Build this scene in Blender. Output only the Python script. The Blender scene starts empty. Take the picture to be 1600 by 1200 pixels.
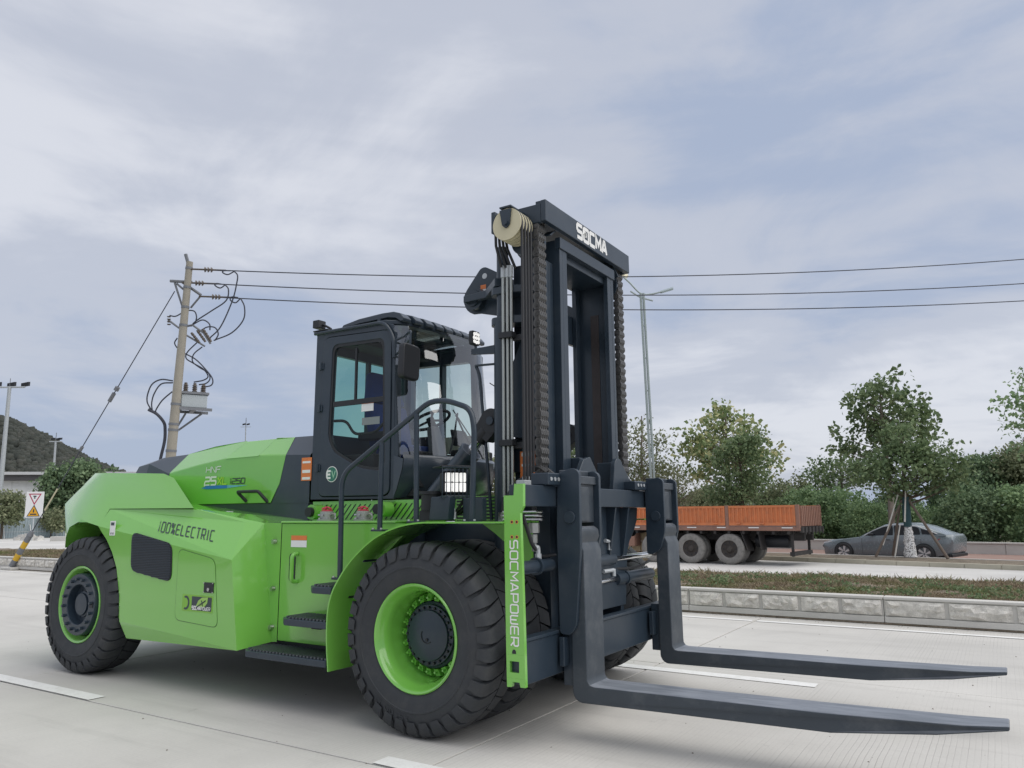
import bpy, bmesh, math, random
import numpy as np
from mathutils import Vector, Matrix

random.seed(7)
RNG = np.random.default_rng(11)
scene = bpy.context.scene
R = math.radians
PI = math.pi

# ------------------------------------------------------------------ camera
cam_data = bpy.data.cameras.new('camera')
cam = bpy.data.objects.new('camera', cam_data)
scene.collection.objects.link(cam)
scene.camera = cam
CY, CP, CR = 0.5637, 0.17063, -0.00772
cf = Vector((-math.sin(CY) * math.cos(CP), math.cos(CY) * math.cos(CP), math.sin(CP)))
cr = Vector((math.cos(CY), math.sin(CY), 0))
cu = cr.cross(cf)
r2 = cr * math.cos(CR) + cu * math.sin(CR)
u2 = -cr * math.sin(CR) + cu * math.cos(CR)
cm = Matrix.Identity(4)
for i in range(3):
    cm[i][0], cm[i][1], cm[i][2] = r2[i], u2[i], -cf[i]
cm[0][3], cm[1][3], cm[2][3] = 3.6676, -5.9609, 1.5604
cam.matrix_world = cm
cam_data.sensor_width = 36.0
cam_data.lens = 36.0 * 1186.7 / 1600.0
cam_data.clip_start = 0.1
cam_data.clip_end = 6000

# ------------------------------------------------------------------ world: overcast sky
SUN_EL, SUN_AZ = R(56), R(14)          # azimuth measured from +X towards +Y
world = bpy.data.worlds.new('World')
scene.world = world
world.use_nodes = True
wt = world.node_tree
for n in list(wt.nodes):
    wt.nodes.remove(n)
def wn(t, **k):
    n = wt.nodes.new(t)
    for a, b in k.items():
        setattr(n, a, b)
    return n
w_out = wn('ShaderNodeOutputWorld')
w_bg = wn('ShaderNodeBackground')
w_sky = wn('ShaderNodeTexSky', sky_type='NISHITA', sun_disc=False)
w_sky.sun_elevation = SUN_EL
w_sky.sun_rotation = PI / 2 - SUN_AZ
w_sky.air_density = 1.0
w_sky.dust_density = 2.0
w_tc = wn('ShaderNodeTexCoord')
w_sep = wn('ShaderNodeSeparateXYZ')
wt.links.new(w_tc.outputs['Generated'], w_sep.inputs[0])
def wmath(op, a, b=None):
    n = wn('ShaderNodeMath', operation=op)
    for i, v in enumerate((a, b)):
        if v is None:
            continue
        if isinstance(v, (int, float)):
            n.inputs[i].default_value = v
        else:
            wt.links.new(v, n.inputs[i])
    return n.outputs[0]
w_z = wmath('ADD', wmath('MAXIMUM', w_sep.outputs[2], 0.0), 0.16)
w_cmb = wn('ShaderNodeCombineXYZ')
wt.links.new(wmath('DIVIDE', w_sep.outputs[0], w_z), w_cmb.inputs[0])
wt.links.new(wmath('DIVIDE', w_sep.outputs[1], w_z), w_cmb.inputs[1])
w_cmb.inputs[2].default_value = 11.3
def wnoise(scale, detail, rough, dist):
    n = wn('ShaderNodeTexNoise')
    n.inputs['Scale'].default_value = scale
    n.inputs['Detail'].default_value = detail
    n.inputs['Roughness'].default_value = rough
    n.inputs['Distortion'].default_value = dist
    wt.links.new(w_cmb.outputs[0], n.inputs['Vector'])
    return n.outputs['Fac']
n_big = wnoise(0.42, 5, 0.52, 0.5)
n_small = wnoise(1.5, 8, 0.6, 0.5)
w_band = wn('ShaderNodeMapping'); w_band.inputs['Scale'].default_value = (.9, .9, 6.5)
wt.links.new(w_tc.outputs['Generated'], w_band.inputs['Vector'])
n_band = wn('ShaderNodeTexNoise'); n_band.inputs['Scale'].default_value = 1.5; n_band.inputs['Detail'].default_value = 5
wt.links.new(w_band.outputs[0], n_band.inputs['Vector'])
w_mix = wmath('ADD', wmath('ADD', wmath('MULTIPLY', n_big, 0.52), wmath('MULTIPLY', n_small, 0.25)), wmath('MULTIPLY', n_band.outputs['Fac'], 0.23))
w_ramp = wn('ShaderNodeValToRGB')
cre = w_ramp.color_ramp
cre.interpolation = 'EASE'
cre.elements[0].position = 0.41
cre.elements[0].color = (0.255, 0.297, 0.388, 1)
cre.elements[1].position = 0.575
cre.elements[1].color = (0.455, 0.468, 0.508, 1)
e = cre.elements.new(0.49)
e.color = (0.340, 0.362, 0.420, 1)
wt.links.new(w_mix, w_ramp.inputs[0])
w_skys = wn('ShaderNodeMix', data_type='RGBA', blend_type='MULTIPLY')
w_skys.inputs[0].default_value = 1.0
wt.links.new(w_sky.outputs[0], w_skys.inputs[6])
w_skys.inputs[7].default_value = (0.06, 0.06, 0.06, 1)
w_cl = wn('ShaderNodeMix', data_type='RGBA')
w_cl.inputs[0].default_value = 0.88
wt.links.new(w_skys.outputs[2], w_cl.inputs[6])
wt.links.new(w_ramp.outputs[0], w_cl.inputs[7])
wt.links.new(w_cl.outputs[2], w_bg.inputs[0])
w_bg.inputs[1].default_value = 1.0
wt.links.new(w_bg.outputs[0], w_out.inputs[0])

sun_d = bpy.data.lights.new('sun', 'SUN')
sun_d.energy = 1.5
sun_d.angle = R(80)
sun_d.color = (1.0, 0.955, 0.88)
sun = bpy.data.objects.new('sun', sun_d)
scene.collection.objects.link(sun)
sdir = Vector((math.cos(SUN_EL) * math.cos(SUN_AZ), math.cos(SUN_EL) * math.sin(SUN_AZ), math.sin(SUN_EL)))
sun.rotation_euler = sdir.to_track_quat('Z', 'Y').to_euler()

vs = scene.view_settings
vs.view_transform = 'Standard'
vs.look = 'None'
vs.gamma = 1.0
vs.exposure = 0.75
scene.render.engine = 'CYCLES'
scene.cycles.max_bounces = 8
scene.cycles.transparent_max_bounces = 16
scene.cycles.use_denoising = True
scene.cycles.caustics_reflective = False
scene.cycles.caustics_refractive = False

# ------------------------------------------------------------------ helpers
COL = scene.collection

class MB:
    """collects shapes; build() links them as one mesh object"""
    def __init__(s):
        s.v, s.f = [], []
    def add(s, vs_, fs_):
        o = len(s.v)
        s.v += [tuple(p) for p in vs_]
        s.f += [tuple(i + o for i in f) for f in fs_]
        return s
    def poly(s, pts):
        return s.add(pts, [tuple(range(len(pts)))])
    def box(s, x0, x1, y0, y1, z0, z1):
        return s.add([(x0, y0, z0), (x1, y0, z0), (x1, y1, z0), (x0, y1, z0), (x0, y0, z1), (x1, y0, z1), (x1, y1, z1), (x0, y1, z1)],
                     [(3, 2, 1, 0), (4, 5, 6, 7), (0, 1, 5, 4), (1, 2, 6, 5), (2, 3, 7, 6), (3, 0, 4, 7)])
    def hexa(s, bottom, top):
        n = len(bottom)
        return s.add(list(bottom) + list(top), [tuple(range(n))[::-1], tuple(range(n, 2 * n))] +
                     [(i, (i + 1) % n, n + (i + 1) % n, n + i) for i in range(n)])
    def prism(s, poly, axis, a, b):
        def m(p, t):
            if axis == 'y': return (p[0], t, p[1])
            if axis == 'x': return (t, p[0], p[1])
            return (p[0], p[1], t)
        return s.hexa([m(p, a) for p in poly], [m(p, b) for p in poly])
    def cyl(s, p0, p1, r0, r1=None, n=12, caps=True):
        r1 = r0 if r1 is None else r1
        p0, p1 = Vector(p0), Vector(p1)
        d = (p1 - p0).normalized()
        a = d.orthogonal().normalized(); b = d.cross(a)
        ring = lambda c, r: [c + (a * math.cos(2 * PI * i / n) + b * math.sin(2 * PI * i / n)) * r for i in range(n)]
        vs_ = ring(p0, r0) + ring(p1, r1)
        fs = [(i, (i + 1) % n, n + (i + 1) % n, n + i) for i in range(n)]
        if caps:
            fs += [tuple(range(n))[::-1], tuple(range(n, 2 * n))]
        return s.add(vs_, fs)
    def tube(s, pts, r, n=8, rs=None):
        P = [Vector(p) for p in pts]
        k = len(P)
        ts = []
        for i in range(k):
            t = P[min(i + 1, k - 1)] - P[max(i - 1, 0)]
            ts.append(t.normalized())
        a = ts[0].orthogonal().normalized()
        vs_, fs = [], []
        for i in range(k):
            a = (a - ts[i] * a.dot(ts[i]))
            a = a.normalized() if a.length > 1e-6 else ts[i].orthogonal().normalized()
            b = ts[i].cross(a)
            rr = rs[i] if rs else r
            vs_ += [P[i] + (a * math.cos(2 * PI * j / n) + b * math.sin(2 * PI * j / n)) * rr for j in range(n)]
        for i in range(k - 1):
            for j in range(n):
                fs.append((i * n + j, i * n + (j + 1) % n, (i + 1) * n + (j + 1) % n, (i + 1) * n + j))
        fs += [tuple(range(n))[::-1], tuple(range((k - 1) * n, k * n))]
        return s.add(vs_, fs)
    def lathe(s, prof, c=(0, 0, 0), n=48, axis='y', closed=False):
        """prof: list of (r, h) turned round the axis"""
        vs_, fs = [], []
        m = len(prof)
        for i in range(n):
            a = 2 * PI * i / n
            ca, sa = math.cos(a), math.sin(a)
            for (r, h) in prof:
                if axis == 'y': q = (r * ca, h, r * sa)
                elif axis == 'x': q = (h, r * ca, r * sa)
                else: q = (r * ca, r * sa, h)
                vs_.append((q[0] + c[0], q[1] + c[1], q[2] + c[2]))
        for i in range(n):
            j = (i + 1) % n
            for k in range(m if closed else m - 1):
                l = (k + 1) % m
                fs.append((i * m + k, i * m + l, j * m + l, j * m + k))
        return s.add(vs_, fs)
    def mirror(s):
        n = len(s.v)
        s.v += [(x, -y, z) for x, y, z in s.v]
        s.f += [tuple(i + n for i in f)[::-1] for f in s.f]
        return s
    def build(s, name, mat, parent=None, bevel=0, segs=2, smooth=30, recalc=True, origin=None, weld=False):
        me = bpy.data.meshes.new(name)
        o_ = Vector(origin) if origin else Vector((0, 0, 0))
        vv = s.v if origin is None else [tuple(Vector(p) - o_) for p in s.v]
        me.from_pydata(vv, [], s.f)
        if recalc:
            bm = bmesh.new(); bm.from_mesh(me)
            if weld: bmesh.ops.remove_doubles(bm, verts=bm.verts, dist=.0008)
            bmesh.ops.recalc_face_normals(bm, faces=bm.faces)
            bm.to_mesh(me); bm.free()
        me.update()
        if smooth:
            me.polygons.foreach_set('use_smooth', [True] * len(me.polygons))
            me.set_sharp_from_angle(angle=R(smooth))
        if mat:
            me.materials.append(mat)
        ob = bpy.data.objects.new(name, me)
        COL.objects.link(ob)
        if parent:
            ob.parent = parent
        if origin is not None:
            ob.location = o_
        if bevel:
            b = ob.modifiers.new('bevel', 'BEVEL')
            b.width = bevel; b.segments = segs; b.limit_method = 'ANGLE'; b.angle_limit = R(40)
            b.harden_normals = True
        return ob

def tag(o, label=None, cat=None, group=None, kind=None):
    if label: o['label'] = label
    if cat: o['category'] = cat
    if group: o['group'] = group
    if kind: o['kind'] = kind
    return o
def empty(name, parent=None, loc=(0, 0, 0), rz=0):
    o = bpy.data.objects.new(name, None)
    o.empty_display_size = 0.2
    o.location = loc; o.rotation_euler = (0, 0, rz)
    COL.objects.link(o)
    if parent: o.parent = parent
    return o
def copy_tree(o, parent=None):
    c = o.copy(); COL.objects.link(c); c.parent = parent
    for ch in list(o.children):
        copy_tree(ch, c)
    return c
def arc(cx, cy, r, a0, a1, n):
    return [(cx + r * math.cos(R(a0 + (a1 - a0) * i / n)), cy + r * math.sin(R(a0 + (a1 - a0) * i / n))) for i in range(n + 1)]
def smooth_path(pts, n=6):
    """Catmull-Rom through the points"""
    P = [Vector(p) for p in pts]
    P = [P[0] * 2 - P[1]] + P + [P[-1] * 2 - P[-2]]
    out = []
    for i in range(1, len(P) - 2):
        for k in range(n):
            t = k / n
            a, b, c, d = P[i - 1], P[i], P[i + 1], P[i + 2]
            out.append(0.5 * ((2 * b) + (c - a) * t + (2 * a - 5 * b + 4 * c - d) * t * t + (3 * b - a - 3 * c + d) * t ** 3))
    out.append(P[-2])
    return out
def bend_path(pts, r, n=5):
    """polyline with rounded corners"""
    P = [Vector(p) for p in pts]
    out = [P[0]]
    for i in range(1, len(P) - 1):
        a, b = (P[i - 1] - P[i]), (P[i + 1] - P[i])
        d = min(r, a.length * .48, b.length * .48)
        A = P[i] + a.normalized() * d; B = P[i] + b.normalized() * d
        for k in range(n + 1):
            t = k / n
            out.append(A * (1 - t) ** 2 + P[i] * 2 * t * (1 - t) + B * t * t)
    out.append(P[-1])
    return out
def round_poly(pts, r, n=4):
    q = [Vector((p[0], p[1], 0)) for p in pts]
    out = []
    k = len(q)
    for i in range(k):
        a, b = q[i - 1] - q[i], q[(i + 1) % k] - q[i]
        d = min(r, a.length * .45, b.length * .45)
        A = q[i] + a.normalized() * d; B = q[i] + b.normalized() * d
        for j in range(n + 1):
            t = j / n
            c = A * (1 - t) ** 2 + q[i] * 2 * t * (1 - t) + B * t * t
            out.append((c.x, c.y))
    return out

# ------------------------------------------------------------------ materials
def nodes(m):
    m.use_nodes = True
    t = m.node_tree
    return t, t.nodes['Principled BSDF'], t.nodes['Material Output']
def mk(name, base, rough=0.5, metal=0.0, var=0.12, vscale=3.0, bump=0.0, bscale=60.0, coat=0.0, dirt=None, dirt_amt=0.0,
       dirt_scale=2.0, rvar=0.08, spec=None, emit=None, emit_s=0.0, edge=None):
    m = bpy.data.materials.new(name)
    t, b, out = nodes(m)
    N = t.nodes.new; L = t.links.new
    tc = N('ShaderNodeTexCoord')
    nz = N('ShaderNodeTexNoise'); nz.inputs['Scale'].default_value = vscale; nz.inputs['Detail'].default_value = 6
    L(tc.outputs['Object'], nz.inputs['Vector'])
    mx = N('ShaderNodeMix'); mx.data_type = 'RGBA'
    lo = tuple(c * (1 - var) for c in base[:3]) + (1,)
    hi = tuple(min(1, c * (1 + var)) for c in base[:3]) + (1,)
    mx.inputs[6].default_value = lo; mx.inputs[7].default_value = hi
    L(nz.outputs['Fac'], mx.inputs[0])
    col = mx.outputs[2]
    if dirt:
        n2 = N('ShaderNodeTexNoise'); n2.inputs['Scale'].default_value = dirt_scale; n2.inputs['Detail'].default_value = 9
        n2.inputs['Roughness'].default_value = 0.68
        L(tc.outputs['Object'], n2.inputs['Vector'])
        rp = N('ShaderNodeMapRange'); rp.inputs[1].default_value = 0.48; rp.inputs[2].default_value = 0.72
        rp.inputs[3].default_value = 0.0; rp.inputs[4].default_value = dirt_amt
        L(n2.outputs['Fac'], rp.inputs[0])
        m2 = N('ShaderNodeMix'); m2.data_type = 'RGBA'
        L(rp.outputs[0], m2.inputs[0]); L(col, m2.inputs[6]); m2.inputs[7].default_value = tuple(dirt[:3]) + (1,)
        col = m2.outputs[2]
    if edge:
        geo = N('ShaderNodeNewGeometry')
        pr = N('ShaderNodeMapRange'); pr.inputs[1].default_value = .515; pr.inputs[2].default_value = .60
        L(geo.outputs['Pointiness'], pr.inputs[0])
        ne = N('ShaderNodeTexNoise'); ne.inputs['Scale'].default_value = 7; ne.inputs['Detail'].default_value = 6
        L(tc.outputs['Object'], ne.inputs['Vector'])
        nr_ = N('ShaderNodeMapRange'); nr_.inputs[1].default_value = .42; nr_.inputs[2].default_value = .62; nr_.inputs[3].default_value = .1; nr_.inputs[4].default_value = .85
        L(ne.outputs['Fac'], nr_.inputs[0])
        em = N('ShaderNodeMath'); em.operation = 'MULTIPLY'; L(pr.outputs[0], em.inputs[0]); L(nr_.outputs[0], em.inputs[1])
        m3 = N('ShaderNodeMix'); m3.data_type = 'RGBA'
        L(em.outputs[0], m3.inputs[0]); L(col, m3.inputs[6]); m3.inputs[7].default_value = tuple(edge) + (1,)
        col = m3.outputs[2]
    L(col, b.inputs['Base Color'])
    n3 = N('ShaderNodeTexNoise'); n3.inputs['Scale'].default_value = vscale * 4; n3.inputs['Detail'].default_value = 4
    L(tc.outputs['Object'], n3.inputs['Vector'])
    mr = N('ShaderNodeMapRange'); mr.inputs[3].default_value = max(0.02, rough - rvar); mr.inputs[4].default_value = min(1, rough + rvar)
    L(n3.outputs['Fac'], mr.inputs[0]); L(mr.outputs[0], b.inputs['Roughness'])
    b.inputs['Metallic'].default_value = metal
    b.inputs['Coat Weight'].default_value = coat
    b.inputs['Coat Roughness'].default_value = 0.06
    if spec is not None:
        b.inputs['Specular IOR Level'].default_value = spec
    if bump:
        n4 = N('ShaderNodeTexNoise'); n4.inputs['Scale'].default_value = bscale; n4.inputs['Detail'].default_value = 5
        L(tc.outputs['Object'], n4.inputs['Vector'])
        bp = N('ShaderNodeBump'); bp.inputs['Strength'].default_value = bump; bp.inputs['Distance'].default_value = 0.01
        L(n4.outputs['Fac'], bp.inputs['Height']); L(bp.outputs[0], b.inputs['Normal'])
    if emit:
        b.inputs['Emission Color'].default_value = tuple(emit) + (1,)
        b.inputs['Emission Strength'].default_value = emit_s
    return m
def glass_mat(name, tint, refl=0.10):
    m = bpy.data.materials.new(name)
    t, b, out = nodes(m)
    t.nodes.remove(b)
    N = t.nodes.new; L = t.links.new
    tr = N('ShaderNodeBsdfTransparent'); tr.inputs[0].default_value = tuple(tint) + (1,)
    gl = N('ShaderNodeBsdfGlossy'); gl.inputs['Roughness'].default_value = 0.02
    fr = N('ShaderNodeLayerWeight'); fr.inputs[0].default_value = .5
    pw = N('ShaderNodeMath'); pw.operation = 'POWER'; pw.inputs[1].default_value = 4.0
    L(fr.outputs['Facing'], pw.inputs[0])
    ad = N('ShaderNodeMath'); ad.operation = 'MULTIPLY_ADD'; ad.inputs[1].default_value = .8; ad.inputs[2].default_value = refl
    ad.use_clamp = True
    L(pw.outputs[0], ad.inputs[0])
    mx = N('ShaderNodeMixShader')
    L(ad.outputs[0], mx.inputs[0]); L(tr.outputs[0], mx.inputs[1]); L(gl.outputs[0], mx.inputs[2])
    L(mx.outputs[0], out.inputs[0])
    return m
M = {}
DUST = (0.33, 0.30, 0.25)
M['green'] = mk('green_paint', (0.190, 0.505, 0.080), 0.18, 0, .03, 1.2, coat=.85, dirt=(0.26, .44, .17), dirt_amt=.10, dirt_scale=.8, bump=.004, bscale=5)
M['dark'] = mk('dark_grey_paint', (0.024, 0.038, 0.055), 0.34, 0, .10, 2.5, dirt=(0.075, .085, .095), dirt_amt=.22, dirt_scale=5, bump=.02, bscale=30)
M['dark2'] = mk('hood_grey_paint', (0.028, 0.042, 0.060), 0.32, 0, .06, 2, coat=.15, dirt=(0.12, .125, .13), dirt_amt=.15)
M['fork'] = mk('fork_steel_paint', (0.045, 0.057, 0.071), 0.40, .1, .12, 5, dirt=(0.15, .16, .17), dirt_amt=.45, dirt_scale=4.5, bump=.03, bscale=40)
def fork_sheen_wear():
    """dark paint; upward faces lightened for a painted-in reflection as well as scuffed steel"""
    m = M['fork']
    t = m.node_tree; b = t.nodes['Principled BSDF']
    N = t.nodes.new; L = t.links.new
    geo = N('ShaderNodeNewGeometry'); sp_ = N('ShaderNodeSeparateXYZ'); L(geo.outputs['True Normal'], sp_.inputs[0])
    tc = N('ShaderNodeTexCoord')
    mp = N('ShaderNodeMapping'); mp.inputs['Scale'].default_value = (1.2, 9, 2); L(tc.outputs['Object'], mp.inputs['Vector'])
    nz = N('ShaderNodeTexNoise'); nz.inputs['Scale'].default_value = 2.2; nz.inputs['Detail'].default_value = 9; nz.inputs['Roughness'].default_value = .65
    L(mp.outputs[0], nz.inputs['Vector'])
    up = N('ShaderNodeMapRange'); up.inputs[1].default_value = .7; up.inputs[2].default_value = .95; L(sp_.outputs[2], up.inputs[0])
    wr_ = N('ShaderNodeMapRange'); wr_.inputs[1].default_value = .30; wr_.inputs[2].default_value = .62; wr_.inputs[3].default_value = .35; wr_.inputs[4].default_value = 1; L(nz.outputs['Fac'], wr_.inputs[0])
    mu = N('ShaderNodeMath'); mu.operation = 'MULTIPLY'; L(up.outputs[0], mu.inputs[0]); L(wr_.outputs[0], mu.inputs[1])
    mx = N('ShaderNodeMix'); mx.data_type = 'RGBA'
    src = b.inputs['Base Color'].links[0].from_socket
    L(mu.outputs[0], mx.inputs[0]); L(src, mx.inputs[6]); mx.inputs[7].default_value = (.235, .255, .290, 1)  # pale blue-grey on upper faces: reflected light put into the colour, plus scuffs
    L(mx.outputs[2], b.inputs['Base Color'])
fork_sheen_wear()
M['black'] = mk('black_metal', (0.016, 0.018, 0.022), 0.5, 0, .2, 4)
M['rubber'] = mk('tyre_rubber', (0.032, 0.036, 0.041), 0.70, 0, .22, 6, dirt=(0.075, .073, .070), dirt_amt=.40, dirt_scale=7, bump=.08, bscale=120, rvar=.1)
M['hose'] = mk('hose_rubber', (0.02, 0.021, 0.024), 0.5, 0, .1, 8)
M['chain'] = mk('chain_steel', (0.13, 0.13, 0.13), 0.40, .4, .3, 20, dirt=(0.10, .075, .055), dirt_amt=.4, dirt_scale=20)
M['steel'] = mk('bare_steel', (0.55, 0.55, 0.55), 0.28, 1.0, .1, 10)
M['chrome'] = mk('chrome_rod', (0.75, 0.75, 0.76), 0.12, 1.0, .03, 10)
M['galv'] = mk('galvanised_steel', (0.50, 0.53, 0.55), 0.5, .35, .12, 6)
M['nylon'] = mk('cream_nylon', (0.60, 0.55, 0.38), 0.45, 0, .06, 6)
M['white'] = mk('white_paint', (0.80, 0.80, 0.79), 0.45, 0, .03, 6)
M['wlet'] = mk('white_lettering', (0.80, 0.80, 0.78), 0.4, 0, .02, 6)
M['dlet'] = mk('dark_lettering', (0.035, 0.05, 0.06), 0.4, 0, .05, 6)
M['ylet'] = mk('lime_lettering', (0.42, 0.68, 0.06), 0.4, 0, .05, 6)
M['blue'] = mk('blue_decal', (0.03, 0.18, 0.62), 0.4, 0, .2, 6)
M['lblue'] = mk('light_blue_decal', (0.16, 0.45, 0.62), 0.4, 0, .2, 6)
M['orange'] = mk('orange_label', (0.72, 0.20, 0.05), 0.45, 0, .05, 6)
M['red'] = mk('red_plastic', (0.50, 0.06, 0.085), 0.4, 0, .1, 6)
M['ali'] = mk('cast_aluminium', (0.36, 0.37, 0.36), 0.5, .5, .15, 14, bump=.1, bscale=60)
M['seat'] = mk('navy_seat_cloth', (0.018, 0.05, 0.22), 0.85, 0, .12, 12)
M['rust'] = mk('worn_rail_steel', (0.060, 0.050, 0.050), 0.5, .3, .3, 8)
M['evgreen'] = mk('badge_green', (0.03, 0.17, 0.12), 0.4, 0, .03, 6)
M['lens'] = mk('lit_lamp_lens', (0.9, 0.9, 0.9), 0.2, 0, .02, 6, emit=(1, .98, .94), emit_s=.40)
M['glass'] = glass_mat('clear_glass', (0.70, 0.78, 0.76), .025)
M['wglass'] = glass_mat('windscreen_glass', (0.80, 0.84, 0.84), .20)
M['tglass'] = glass_mat('teal_tinted_glass', (0.40, 0.70, 0.64), .03)
M['pglass'] = glass_mat('pale_tinted_glass', (0.70, 0.84, 0.81), .03)
M['interior'] = mk('cab_interior_plastic', (0.014, 0.016, 0.019), 0.7, 0, .1, 6)

# stroke lettering: each glyph is a list of polylines in a unit box
c_ = .13
GL = {
 'S': [[(1,1),(c_,1),(0,1-c_),(0,.5+c_),(c_,.5),(1-c_,.5),(1,.5-c_),(1,c_),(1-c_,0),(0,0)]],
 'O': [[(.5,0),(1-c_,0),(1,c_),(1,1-c_),(1-c_,1),(c_,1),(0,1-c_),(0,c_),(c_,0),(.5,0)]],
 '0': [[(.5,0),(1-c_,0),(1,c_),(1,1-c_),(1-c_,1),(c_,1),(0,1-c_),(0,c_),(c_,0),(.5,0)]],
 'C': [[(1,1),(c_,1),(0,1-c_),(0,c_),(c_,0),(1,0)]],
 'M': [[(0,0),(0,1),(.5,.35),(1,1),(1,0)]],
 'A': [[(0,0),(.42,1),(.58,1),(1,0)],[(.22,.3),(.78,.3)]],
 'P': [[(0,0),(0,1),(1-c_,1),(1,1-c_),(1,.4+c_),(1-c_,.4),(.08,.4)]],
 'W': [[(0,1),(0,c_),(c_,0),(1-c_,0),(1,c_),(1,1)],[(.5,.08),(.5,.8)]],
 'E': [[(1,1),(c_,1),(0,1-c_),(0,c_),(c_,0),(1,0)],[(.08,.5),(.92,.5)]],
 'R': [[(0,0),(0,1),(1-c_,1),(1,1-c_),(1,.42+c_),(1-c_,.42),(.08,.42)],[(.55,.36),(1,0)]],
 'H': [[(0,0),(0,1)],[(1,0),(1,1)],[(.08,.5),(.92,.5)]],
 'N': [[(0,0),(0,1),(1,0),(1,1)]],
 'F': [[(1,1),(c_,1),(0,1-c_),(0,0)],[(.08,.5),(.85,.5)]],
 '1': [[(.35,.85),(.6,1),(.6,0)]],
 '2': [[(0,1),(1-c_,1),(1,1-c_),(1,.5+c_),(1-c_,.5),(c_,.5),(0,.5-c_),(0,0),(1,0)]],
 '4': [[(1,.3),(0,.3),(.7,1),(.7,0)]],
 '5': [[(1,1),(0,1),(0,.55),(1-c_,.55),(1,.55-c_),(1,c_),(1-c_,0),(0,0)]],
 'L': [[(0,1),(0,0),(1,0)]],
 'T': [[(0,1),(1,1)],[(.5,.92),(.5,0)]],
 'I': [[(.5,0),(.5,1)]],
 'X': [[(0,0),(1,1)],[(0,1),(.42,.58)],[(.58,.42),(1,0)]],
 'V': [[(0,1),(.45,0),(1,1)]],
 '%': [[(.15,0),(.85,1)],[(0,.65),(.3,.65),(.3,1),(0,1),(0,.68)],[(.7,0),(1,0),(1,.35),(.7,.35),(.7,.03)]],
 '.': [[(.4,0),(.6,0)]], '-': [[(.1,.5),(.9,.5)]],
}
def text(mb, s, O, U, V, h, wid=.8, gap=.28, t=.16, slant=0, thick=.003, curve=None):
    """ribbon letters laid on the plane O + U*x + V*y"""
    O, U, V = Vector(O), Vector(U).normalized(), Vector(V).normalized()
    Nn = U.cross(V).normalized()
    x0 = 0.0
    for ch in s:
        w = wid * (0.45 if ch in '1I.' else 1)
        if ch != ' ':
            for si, pl in enumerate(GL[ch]):
                pts = [Vector(((px if ch not in '1I.' else (px - .5) * .6 + .5) * w + x0, py, 0)) for px, py in pl]
                L_, R_ = [], []
                closed = (pts[0] - pts[-1]).length < 1e-6
                for i, p in enumerate(pts):
                    d1 = (p - pts[i - 1]).normalized() if i > 0 else None
                    d2 = (pts[i + 1] - p).normalized() if i < len(pts) - 1 else None
                    if closed and i in (0, len(pts) - 1):
                        d1 = (pts[-1] - pts[-2]).normalized(); d2 = (pts[1] - pts[0]).normalized()
                    if d1 is None: d1 = d2
                    if d2 is None: d2 = d1
                    n1 = Vector((-d1.y, d1.x, 0)); n2 = Vector((-d2.y, d2.x, 0))
                    nn = (n1 + n2).normalized()
                    k = min(1 / max(.3, nn.dot(n1)), 2.2) * t / 2
                    L_.append(p + nn * k); R_.append(p - nn * k)
                if not closed:
                    e0 = (pts[0] - pts[1]).normalized() * t * .0; L_[0] += e0; R_[0] += e0
                off = Nn * (thick + si * .0005)
                def mp(q):
                    X_, Y_ = (q.x + q.y * slant) * h, q.y * h
                    if curve: return curve(X_, Y_, thick + si * .0005)
                    return O + U * X_ + V * Y_ + off
                for i in range(len(pts) - 1):
                    mb.poly([mp(R_[i]), mp(R_[i + 1]), mp(L_[i + 1]), mp(L_[i])])
        x0 += w + gap
    return mb
def text_width(s, h, wid=.8, gap=.28):
    return (sum(wid * (0.45 if ch in '1I.' else 1) + gap for ch in s) - gap) * h

# ================================================================== SETTING
def pix(u, v, d):
    """a point seen at photo position (u, v) at distance d along the view; used only to survey positions"""
    q = cf + r2 * ((u - 800) / 1186.7) - u2 * ((v - 600) / 1186.7)
    return Vector((3.6676, -5.9609, 1.5604)) + q * d

def world_mat(name, build):
    m = bpy.data.materials.new(name)
    t, b, out = nodes(m)
    geo = t.nodes.new('ShaderNodeNewGeometry')
    build(t, b, geo.outputs['Position'])
    return m
def tnoise(t, vec, scale, detail=5, rough=.55, dist=0):
    n = t.nodes.new('ShaderNodeTexNoise')
    n.inputs['Scale'].default_value = scale; n.inputs['Detail'].default_value = detail
    n.inputs['Roughness'].default_value = rough; n.inputs['Distortion'].default_value = dist
    t.links.new(vec, n.inputs['Vector'])
    return n.outputs['Fac']
def tmap(t, v, a, b, c, d):
    n = t.nodes.new('ShaderNodeMapRange')
    n.inputs[1].default_value = a; n.inputs[2].default_value = b; n.inputs[3].default_value = c; n.inputs[4].default_value = d
    t.links.new(v, n.inputs[0])
    return n.outputs[0]
def tmix(t, f, a, b, mode='MIX'):
    n = t.nodes.new('ShaderNodeMix'); n.data_type = 'RGBA'; n.blend_type = mode
    for i, v in ((0, f), (6, a), (7, b)):
        if isinstance(v, (int, float)): n.inputs[i].default_value = v
        elif isinstance(v, tuple): n.inputs[i].default_value = v + (1,) if len(v) == 3 else v
        else: t.links.new(v, n.inputs[i])
    return n.outputs[2]
def tmath(t, op, a, b=None):
    n = t.nodes.new('ShaderNodeMath'); n.operation = op
    for i, v in enumerate((a, b)):
        if v is None: continue
        if isinstance(v, (int, float)): n.inputs[i].default_value = v
        else: t.links.new(v, n.inputs[i])
    return n.outputs[0]

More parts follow.
